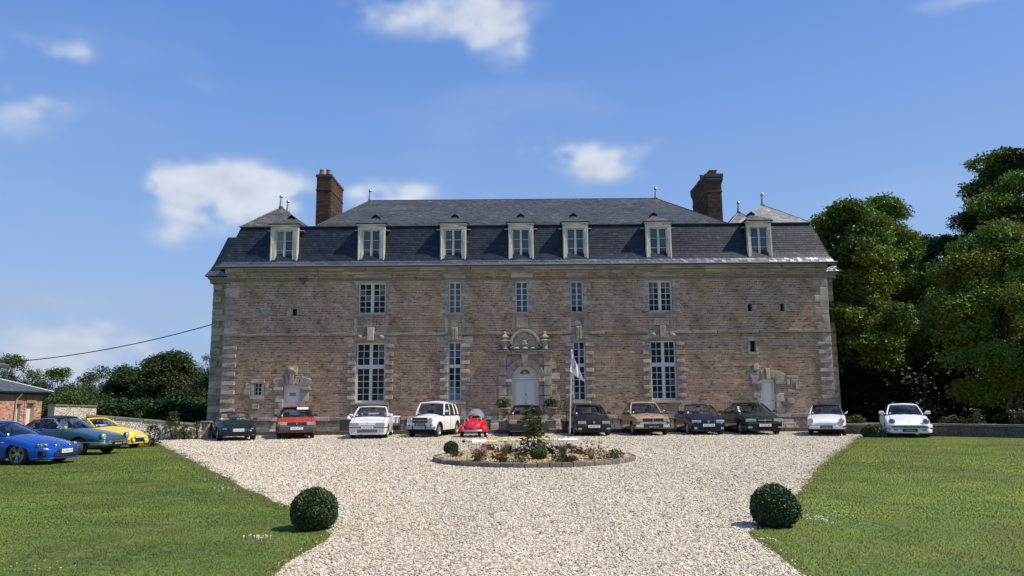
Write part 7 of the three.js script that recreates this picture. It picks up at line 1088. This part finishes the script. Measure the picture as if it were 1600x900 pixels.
// planter boxes and the white-topped table by the wall
const corten = std([0.055, 0.042, 0.036], 0.8);
function planter(px0, px1, y1, label) { const a = atDepth(px0, 660, 38.6)[0], b = atDepth(px1, 660, 38.6)[0], w = b - a, t = thing('planter_box', label, 'planter', [(a + b) / 2, 0.09, -38.6], 0, 'brown planter boxes along the house wall'); part('box', [bx(w, y1, 0.04, 0, y1 / 2 + 0.06, 0.28), bx(w, y1, 0.04, 0, y1 / 2 + 0.06, -0.28), bx(0.04, y1, 0.52, -w / 2 + 0.02, y1 / 2 + 0.06, 0), bx(0.04, y1, 0.52, w / 2 - 0.02, y1 / 2 + 0.06, 0)], corten, t); part('soil', bx(w - 0.08, 0.04, 0.5, 0, y1 - 0.04, 0), std([0.04, 0.03, 0.025], 1), t); for (const [fx, fz] of [[-1, -1], [-1, 1], [1, -1], [1, 1]]) part('foot', bx(0.06, 0.06, 0.06, fx * (w / 2 - 0.05), 0.03, fz * 0.22), corten, t); return [t, (a + b) / 2, y1]; }
{ const [, x, y] = planter(533, 551, 0.56, 'dark brown planter box left of the white convertible'); const t = thing('white_lantern', 'small white object standing on the left planter box', 'ornament', [x + 0.08, 0.09 + y, -38.55]); part('body', lathe([[0, 0.02], [0.1, 0.02], [0.13, 0.1], [0.08, 0.19], [0.03, 0.24], [0, 0.25]], 12), std([0.72, 0.7, 0.66], 0.8), t); part('base', cyl(0.12, 0.12, 0.03, 0, 0.01, 0), std([0.6, 0.58, 0.55], 0.8), t); }
planter(633, 650, 0.54, 'dark brown planter box behind the white upright car');
planter(714, 722, 0.5, 'narrow grey-brown planter box left of the red bubble car');
{
  const a = atDepth(611, 650, 38.3)[0], b = atDepth(626, 650, 38.3)[0], w = b - a, t = thing('cloth_covered_table', 'table under a white cloth behind the white convertible', 'table', [(a + b) / 2, 0.09, -38.3]);
  part('tablecloth', surf((u, v) => { const x = (u - 0.5) * w * (1 + 0.12 * Math.sin(v * 3)), k = v * 2; return k < 1 ? [x, 0.78, -0.4 + k * 0.8] : [x * 1.03, 0.78 - (k - 1) * 0.34, 0.4 + 0.03 * Math.sin(u * 20) * (k - 1)]; }, 30, 16), std([0.78, 0.77, 0.74], 0.85), t); part('tabletop', bx(w - 0.02, 0.03, 0.78, 0, 0.755, 0), greyPl, t); for (const [x, z] of [[-1, -1], [1, -1], [-1, 1], [1, 1]]) part('leg', rod([x * (w / 2 - 0.06), 0, z * 0.32], [x * (w / 2 - 0.06), 0.75, z * 0.32], 0.02), blackPl, t);
  const c = thing('crate', 'dark crate under the cloth-covered table', 'crate', [(a + b) / 2 + 0.05, 0.09, -38.2]); part('side', [bx(0.4, 0.3, 0.02, 0, 0.16, 0.2), bx(0.4, 0.3, 0.02, 0, 0.16, -0.2), bx(0.02, 0.3, 0.38, -0.19, 0.16, 0), bx(0.02, 0.3, 0.38, 0.19, 0.16, 0)], blackPl, c); part('bottom', bx(0.38, 0.02, 0.38, 0, 0.02, 0), blackPl, c);
}
// ---------------- right: low wall with coping and plants
const flintTex = tex(512, (() => { const w = worley(0, 40); return (u, v) => { const [a, b, id] = w(u, v), e = sstep(0.02, 0.16, b - a), t = tfbm(u, v, 4, 3); const c = id < 0.3 ? [0.20, 0.185, 0.165] : id < 0.6 ? [0.34, 0.315, 0.275] : [0.50, 0.47, 0.42]; return c.map((q) => lerp(0.46, q, e) * (1 + 0.5 * t)); }; })());
const flintBump = tex(512, (u, v) => 0.5 + tfbm(u, v, 40, 2) * 1.2, { srgb: false });
const flint = std([1.5, 1.42, 1.3], 0.9, { map: flintTex, bumpMap: flintBump, bumpScale: 0.03 }), flintDark = std([0.32, 0.29, 0.25], 0.95, { map: flintTex, bumpMap: flintBump, bumpScale: 0.03 });
function rubbleWall(name, label, A, B, h0, h1, th, m, coping, group, lengths = 0.9) {
  const L = Math.hypot(B[0] - A[0], B[1] - A[1]), t = thing(name, label, 'wall', [A[0], 0, A[1]], -Math.atan2(B[1] - A[1], B[0] - A[0]), group);
  const g = surf((u, v) => { const x = u * L, h = lerp(h0, h1, u); return [x, v * h, th / 2 + 0.02 * pn.noise(x * 4, v * h * 4, 2)]; }, Math.ceil(L * 5), 8); const gb = surf((u, v) => [u * L, v * lerp(h0, h1, u), -th / 2], 4, 1, true), top = surf((u, v) => [u * L, lerp(h0, h1, u), lerp(th / 2, -th / 2, v)], 4, 1), e0 = surf((u, v) => [0, v * h0, lerp(-th / 2, th / 2, u)], 1, 1), e1 = surf((u, v) => [L, v * h1, lerp(th / 2, -th / 2, u)], 1, 1);
  for (const q of [g, gb, top]) { const p = q.attributes.position, uv = q.attributes.uv; for (let i = 0; i < p.count; i++) uv.setXY(i, p.getX(i) / 1.6, (p.getY(i) + p.getZ(i)) / 1.6); }
  part('rubble_face', [g, gb, top, e0, e1], m, t);
  let x = 0; while (x < L - 0.05) { const w = Math.min(lengths * R(0.8, 1.25), L - x), h = lerp(h0, h1, (x + w / 2) / L), o = part('coping_stone', pick(blocks), coping, t); o.position.set(x + w / 2, h + 0.045, R(-0.01, 0.01)); o.scale.set(w - 0.01, 0.09, th + 0.1); o.rotation.z = Math.atan2(h1 - h0, L); x += w; }
  return t;
}
const copeR = std([0.26, 0.23, 0.185], 0.9, { map: stoneTex });
rubbleWall('low_garden_wall', 'low dark rubble wall with pale coping along the right lawn', [16.9, -31.9], [24.2, -25.2], 0.42, 0.42, 0.3, flintDark, copeR);
rubbleWall('low_garden_wall', 'low wall stub between the house corner and the white sports coupe', [13.9, -34.9], [16.8, -32.2], 0.36, 0.36, 0.3, flintDark, copeR);
rubbleWall('low_garden_wall', 'low brown edging wall at the right foot of the house', [15.2, -36.9], [18.6, -36.9], 0.3, 0.3, 0.3, flintDark, copeR);
{
  const spots = [[1467, 668, 0.42], [1479, 668, 0.5], [1492, 668, 0.35], [1503, 670, 0.4], [1514, 670, 0.75], [1518, 674, 0.5], [1460, 667, 0.3], [1568, 674, 0.7], [1584, 676, 0.65], [1589, 674, 0.75], [1595, 676, 0.5], [1575, 676, 0.35], [1330, 660, 0.4], [1338, 660, 0.45], [1322, 660, 0.3], [1345, 662, 0.35]];
  const where = ['first left end', 'second from the left', 'third from the left', 'fourth from the left', 'tallest, mid wall', 'beside the tallest', 'by the white coupe', 'first of the right group', 'second of the right group', 'third of the right group', 'at the photo edge', 'lowest of the right group', 'left of the house-corner three', 'right of the house-corner three', 'nearest the white coupe with black roof', 'nearest the small box ball'];
  spots.forEach(([px, py, h], i) => { let x, z; if (px > 1400) { const u = (px - 1455) / 200; x = lerp(17.2, 24.2, clamp(u, 0, 1) * 0.93); z = lerp(-32.0, -25.2, clamp(u, 0, 1) * 0.93) - 0.35; const k = (px - 800) / 1180; const zz = (16.9 - 31.9 * 1.0896) / 1; x = k * 30; for (let it = 0; it < 30; it++) { const uu = clamp((x - 16.9) / 7.3, 0, 1); z = lerp(-31.9, -25.2, uu) - 0.4; x = -z * k; } } else { z = -35.3; x = atDepth(px, py, 35.3)[0]; }
    const t = thing('wall_plant', 'small leafy plant above the low right wall, ' + where[i], 'plant', [x, 0.1, z], 0, 'plants along the low right wall'), hh = h + 0.25;
    part('stems', Array.from({ length: 5 }, () => rod([R(-0.05, 0.05), 0, R(-0.05, 0.05)], [R(-0.16, 0.16), hh * R(0.7, 1), R(-0.1, 0.1)], 0.012, 0.006, 4)), bark, t);
    leafCloud('leaves', leafGeo(0.12, 0.045, 0.25), matLeaf, t, 80, () => { const k = Math.sqrt(rnd()); return mat4(R(-0.16, 0.16), hh * k, R(-0.13, 0.13), R(-0.9, 0.3), R(0, 6), R(-0.4, 0.4), R(0.6, 1.2)); }, [[0.11, 0.14, 0.055], [0.085, 0.115, 0.04], [0.16, 0.17, 0.09]]); });
}
// ---------------- left: flint garden walls, shrubs
rubbleWall('garden_wall', 'long pale flint garden wall sloping down towards the house', [-17.9, -32.1], [-13.95, -34.3], 1.06, 0.58, 0.35, flint, std([0.28, 0.255, 0.22], 0.9, { map: stoneTex }), 'flint garden walls on the left');
rubbleWall('garden_wall', 'higher pale flint garden wall right of the outbuilding', [-24.7, -40.9], [-24.1, -43.9], 1.5, 1.42, 0.4, flint, std([0.22, 0.20, 0.175], 0.9, { map: stoneTex }), 'flint garden walls on the left');
{ const t = thing('wall_pier', 'pale stone pier at the right end of the long garden wall', 'pier', [-13.75, 0, -34.4]); part('shaft', rb(0.34, 0.7, 0.36, 0, 0.35, 0, 0.02), flint, t); part('cap', rb(0.44, 0.08, 0.46, 0, 0.74, 0, 0.02), copeR, t); }
struct('border_edging', bx(3.4, 0.05, 0.14, -15.3, 0.025, -33.2, 0.52), std([0.02, 0.018, 0.016], 0.9));
function shrub(label, x, z, h, r, n, cols, ls = 1, g = 'shrubs along the garden wall') { const t = thing('shrub', label, 'shrub', [x, 0, z], 0, g); part('stems', Array.from({ length: 8 }, () => rod([R(-0.08, 0.08), 0, R(-0.06, 0.06)], [R(-r, r) * 0.7, h * R(0.5, 0.95), R(-r, r) * 0.6], 0.016, 0.006, 5)), bark, t); leafCloud('leaves', leafGeo(0.10, 0.03, 0.25), matLeaf, t, n, () => { const a = R(0, 6.283), k = rnd(), q = Math.sqrt(rnd()) * r * (0.55 + 0.6 * Math.sin(Math.PI * Math.min(1, k * 1.05 + 0.1))); return mat4(Math.cos(a) * q, 0.06 + h * k, Math.sin(a) * q, R(-1, 0.4), R(0, 6), R(-0.4, 0.4), R(0.7, 1.3) * ls); }, cols); return t; }
shrub('tall light green shrub in front of the garden wall near the house', -14.85, -33.5, 1.15, 0.36, 420, [[0.10, 0.145, 0.03], [0.075, 0.115, 0.028]]);
shrub('smaller green shrub at the foot of the garden wall', -14.4, -33.7, 0.6, 0.24, 200, [[0.10, 0.13, 0.045], [0.08, 0.11, 0.035]]);
shrub('wispy green plant against the pale garden wall pier', -13.95, -33.9, 0.7, 0.14, 90, [[0.12, 0.14, 0.07], [0.10, 0.12, 0.05]]);
shrub('wispy climber on top of the garden wall behind the yellow car', -16.2, -33.1, 1.2, 0.2, 120, [[0.10, 0.13, 0.05], [0.08, 0.11, 0.04]]);
shrub('dark brown dry bush at the nose of the yellow car', -13.25, -28.2, 0.72, 0.34, 700, [[0.055, 0.042, 0.022], [0.075, 0.06, 0.03], [0.035, 0.03, 0.016]], 0.7);
// outbuilding of red brick with a slate roof
{
  const xr = 8.03, xl = -4, H = 2.2, t = thing('brick_outbuilding', 'low red brick outbuilding with slate roof at the left edge', 'outbuilding', [-28.4, 0, -38], Math.PI / 2);
  const doorsO = [[6.62, 7.3, 0.0, 1.66], [3.3, 4.0, 0, 1.66]], win = [[5.72, 6.06, 0.5, 1.62]];
  const s = new THREE.Shape([new THREE.Vector2(xl, 0), new THREE.Vector2(xr, 0), new THREE.Vector2(xr, H), new THREE.Vector2(xl, H)]); for (const r of [...doorsO, ...win]) s.holes.push(new THREE.Path([new THREE.Vector2(r[0], r[2] + 0.001), new THREE.Vector2(r[0], r[3]), new THREE.Vector2(r[1], r[3]), new THREE.Vector2(r[1], r[2] + 0.001)]));
  part('wall', [new THREE.ExtrudeGeometry(s, { depth: 0.35, bevelEnabled: false }).translate(0, 0, -0.35), bx(0.35, H, 5, xr - 0.175, H / 2, -2.86), bx(12, H, 0.3, (xl + xr) / 2, H / 2, -5.5)], std([0.42, 0.36, 0.30], 0.95), t);
  const lintels = [...doorsO, ...win].map((r) => [r[0] - 0.1, r[1] + 0.1, r[3], r[3] + 0.22]);
  const list = [], cols = []; brickList([...doorsO, ...win, ...lintels], xl, xr, 0.02, H - 0.12, list, cols, { pitch: 0.085, h: 0.066, tone: 1.05, red: 1.25 }); brickList([], -5.2, 0, 0.02, H - 0.12, list, cols, { pitch: 0.085, h: 0.066, tone: 1.05, red: 1.25, place: (x, y, l, h, p) => mat4(xr + p - 0.02, y, x, 0, Math.PI / 2, 0, l, h, 0.05) });
  instanced('brickwork', new THREE.BoxGeometry(1, 1, 1), brickMat, list, t, cols).userData.kind = 'stuff';
  lintels.forEach((r, i) => { const n = 8, w = (r[1] - r[0]) / n; for (let k = 0; k < n; k++) { const o = part('lintel_brick', pick(blocks), i === 1 ? std([0.55, 0.40, 0.16], 0.85) : std([0.34 + 0.08 * rnd(), 0.17, 0.12], 0.9), t); o.position.set(r[0] + (k + 0.5) * w, (r[2] + r[3]) / 2, -0.05); o.scale.set(w - 0.012, 0.21, 0.2); } });
  for (const r of doorsO) { const d = sub('door', t); part('leaf', bx(r[1] - r[0], 1.7, 0.05, (r[0] + r[1]) / 2, 0.85, -0.25), std([0.62, 0.58, 0.52], 0.7), d); for (let k = 0; k < 3; k++) part('plank', bx((r[1] - r[0]) / 3 - 0.015, 1.68, 0.02, r[0] + (k + 0.5) * (r[1] - r[0]) / 3, 0.84, -0.215), std([0.64, 0.60, 0.54], 0.7), d); }
  { const r = win[0], w = sub('window', t), cx = (r[0] + r[1]) / 2, cy = (r[2] + r[3]) / 2; part('pane', paneGeo.clone().scale(r[1] - r[0], r[3] - r[2], 1).translate(cx, cy, -0.24), paneMats[0], w); part('frame', [bx(0.05, 1.17, 0.05, r[0] + 0.025, cy, -0.2), bx(0.06, 1.17, 0.05, r[1] - 0.03, cy, -0.2), ...[0, 1, 2, 3].map((k) => bx(r[1] - r[0] - 0.1, 0.05, 0.05, cx, r[2] + 0.03 + k * 0.36, -0.2))], std([0.68, 0.66, 0.62], 0.6), w); part('sill', bx(r[1] - r[0] + 0.14, 0.07, 0.2, cx, r[2] - 0.04, 0), std([0.6, 0.57, 0.5], 0.8), w); }
  part('eaves', [bx(12.4, 0.14, 0.3, (xl + xr) / 2, H + 0.02, 0.12), bx(0.3, 0.14, 5.6, xr + 0.14, H + 0.02, -2.8)], std([0.05, 0.04, 0.035], 0.8), t);
  part('gutter', [rod([xl, H + 0.1, 0.34], [xr + 0.4, H + 0.1, 0.34], 0.05), rod([xr + 0.36, H + 0.1, 0.34], [xr + 0.36, H + 0.1, -5.4], 0.05)], gutterDark, t);
  const px = 5.5; part('downpipe', [rod([px + 0.14, H + 0.02, 0.3], [px + 0.06, H - 0.3, 0.1], 0.05), rod([px + 0.04, H - 0.3, 0.08], [px - 0.05, 0, 0.08], 0.045)], std([0.34, 0.34, 0.34], 0.5), t);
  const C = [[xl - 4, H + 0.12, 0.4], [xr + 0.4, H + 0.12, 0.4], [xr - 1.3, H + 0.98, -2.7], [xl - 4, H + 2.6, -2.7]], Dn = [[xr + 0.4, H + 0.12, 0.4], [xr + 0.4, H + 0.12, -5.6], [xr - 1.3, H + 0.98, -2.8], [xr - 1.3, H + 0.98, -2.7]];
  const rp = [[xl - 4, H + 0.12, 0.4], [xr + 0.4, H + 0.12, 0.4], [xr - 0.9, H + 0.72, -2.6], [xl - 4, H + 1.55, -2.6]];
  const l2 = [], c2 = []; slates(l2, c2, rp[0], rp[1], [xr - 1.6, H + 1.0, -2.2], [xl - 4, H + 1.0, -2.2], 0.12, 0.2, { col: [0.085, 0.088, 0.095] }); slates(l2, c2, Dn[0], Dn[1], [xr - 1.6, H + 1.0, -2.25], [xr - 1.6, H + 1.0, -2.2], 0.12, 0.2, { col: [0.085, 0.088, 0.095] });
  const rf = part('roof', [surf((u, v) => V(...rp[0]).lerp(V(...rp[1]), u).lerp(V(xl - 4, H + 1.0, -2.2).lerp(V(xr - 1.6, H + 1.0, -2.2), u), v).toArray(), 1, 1), surf((u, v) => V(...Dn[0]).lerp(V(...Dn[1]), u).lerp(V(xr - 1.6, H + 1.0, -2.2), v).toArray(), 1, 1), surf((u, v) => V(xr + 0.4, H + 0.12, -5.6).lerp(V(xl - 4, H + 0.12, -5.6), u).lerp(V(xr - 1.6, H + 1.0, -2.2).lerp(V(xl - 4, H + 1.0, -2.2), u), v).toArray(), 1, 1)], slateUnder, t);
  instanced('slates', slateGeo, slateMat, l2, rf, c2).userData.kind = 'stuff';
  part('ridge', [rod([xl - 4, H + 1.03, -2.2], [xr - 1.6, H + 1.03, -2.2], 0.07), rod([xr - 1.6, H + 1.03, -2.2], [xr + 0.4, H + 0.16, 0.4], 0.035)], std([0.62, 0.61, 0.6], 0.7), rf);
}
// taller house behind, its roof corner at the photo's left edge, and the cable to the château
{
  const D = 45, xe = atDepth(17, 562, 52)[0], ye = atDepth(10, 564, 47)[1], t = thing('neighbouring_house', 'roof corner of a taller house at the far left edge', 'house', [0, 0, -D]);
  part('wall', bx(9, ye - 0.3, 6, xe - 5.1, (ye - 0.3) / 2, -3.6), std([0.24, 0.2, 0.17], 0.95), t); part('eaves', bx(10, 0.2, 7, xe - 5, ye - 0.1, -3.5), std([0.06, 0.055, 0.05], 0.8), t);
  part('roof', surf((u, v) => V(xe - 10, ye, 0).lerp(V(xe, ye, 0), u).lerp(V(xe - 10, ye + 1.6, -3.5).lerp(V(xe - 3, ye + 1.6, -3.5), u), v).toArray(), 2, 2), std([0.09, 0.09, 0.095], 0.7), t);
  part('gutter', rod([xe - 10, ye + 0.03, 0.02], [xe + 0.05, ye + 0.03, 0.02], 0.06), zinc, t);
  part('roof_end', surf((u, v) => V(xe, ye, 0).lerp(V(xe, ye, -7), u).lerp(V(xe - 3, ye + 1.6, -3.5), v).toArray(), 1, 1), std([0.09, 0.09, 0.095], 0.7), t);
  const c = thing('overhead_cable', 'black overhead cable sagging from the left house to the manor wall', 'cable', [0, 0, 0]), a = [xe - 0.1, atDepth(4, 569, D)[1], -D], b = [-17.05, atDepth(331, 506, 42.8)[1], -42.9], pts = []; for (let i = 0; i <= 16; i++) { const k = i / 16; pts.push([lerp(a[0], b[0], k), lerp(a[1], b[1], k) - 1.25 * 4 * k * (1 - k) * 0.5, lerp(a[2], b[2], k)]); }
  part('wire', tube(pts, 0.028, 40, 5), std([0.012, 0.012, 0.014], 0.7), c); part('hook', rod(b, [b[0] + 0.25, b[1] + 0.05, b[2]], 0.03), iron, c);
}
scene.traverse((o) => { if (o.isMesh) { o.castShadow = o.receiveShadow = true; } });
renderer.render(scene, camera);
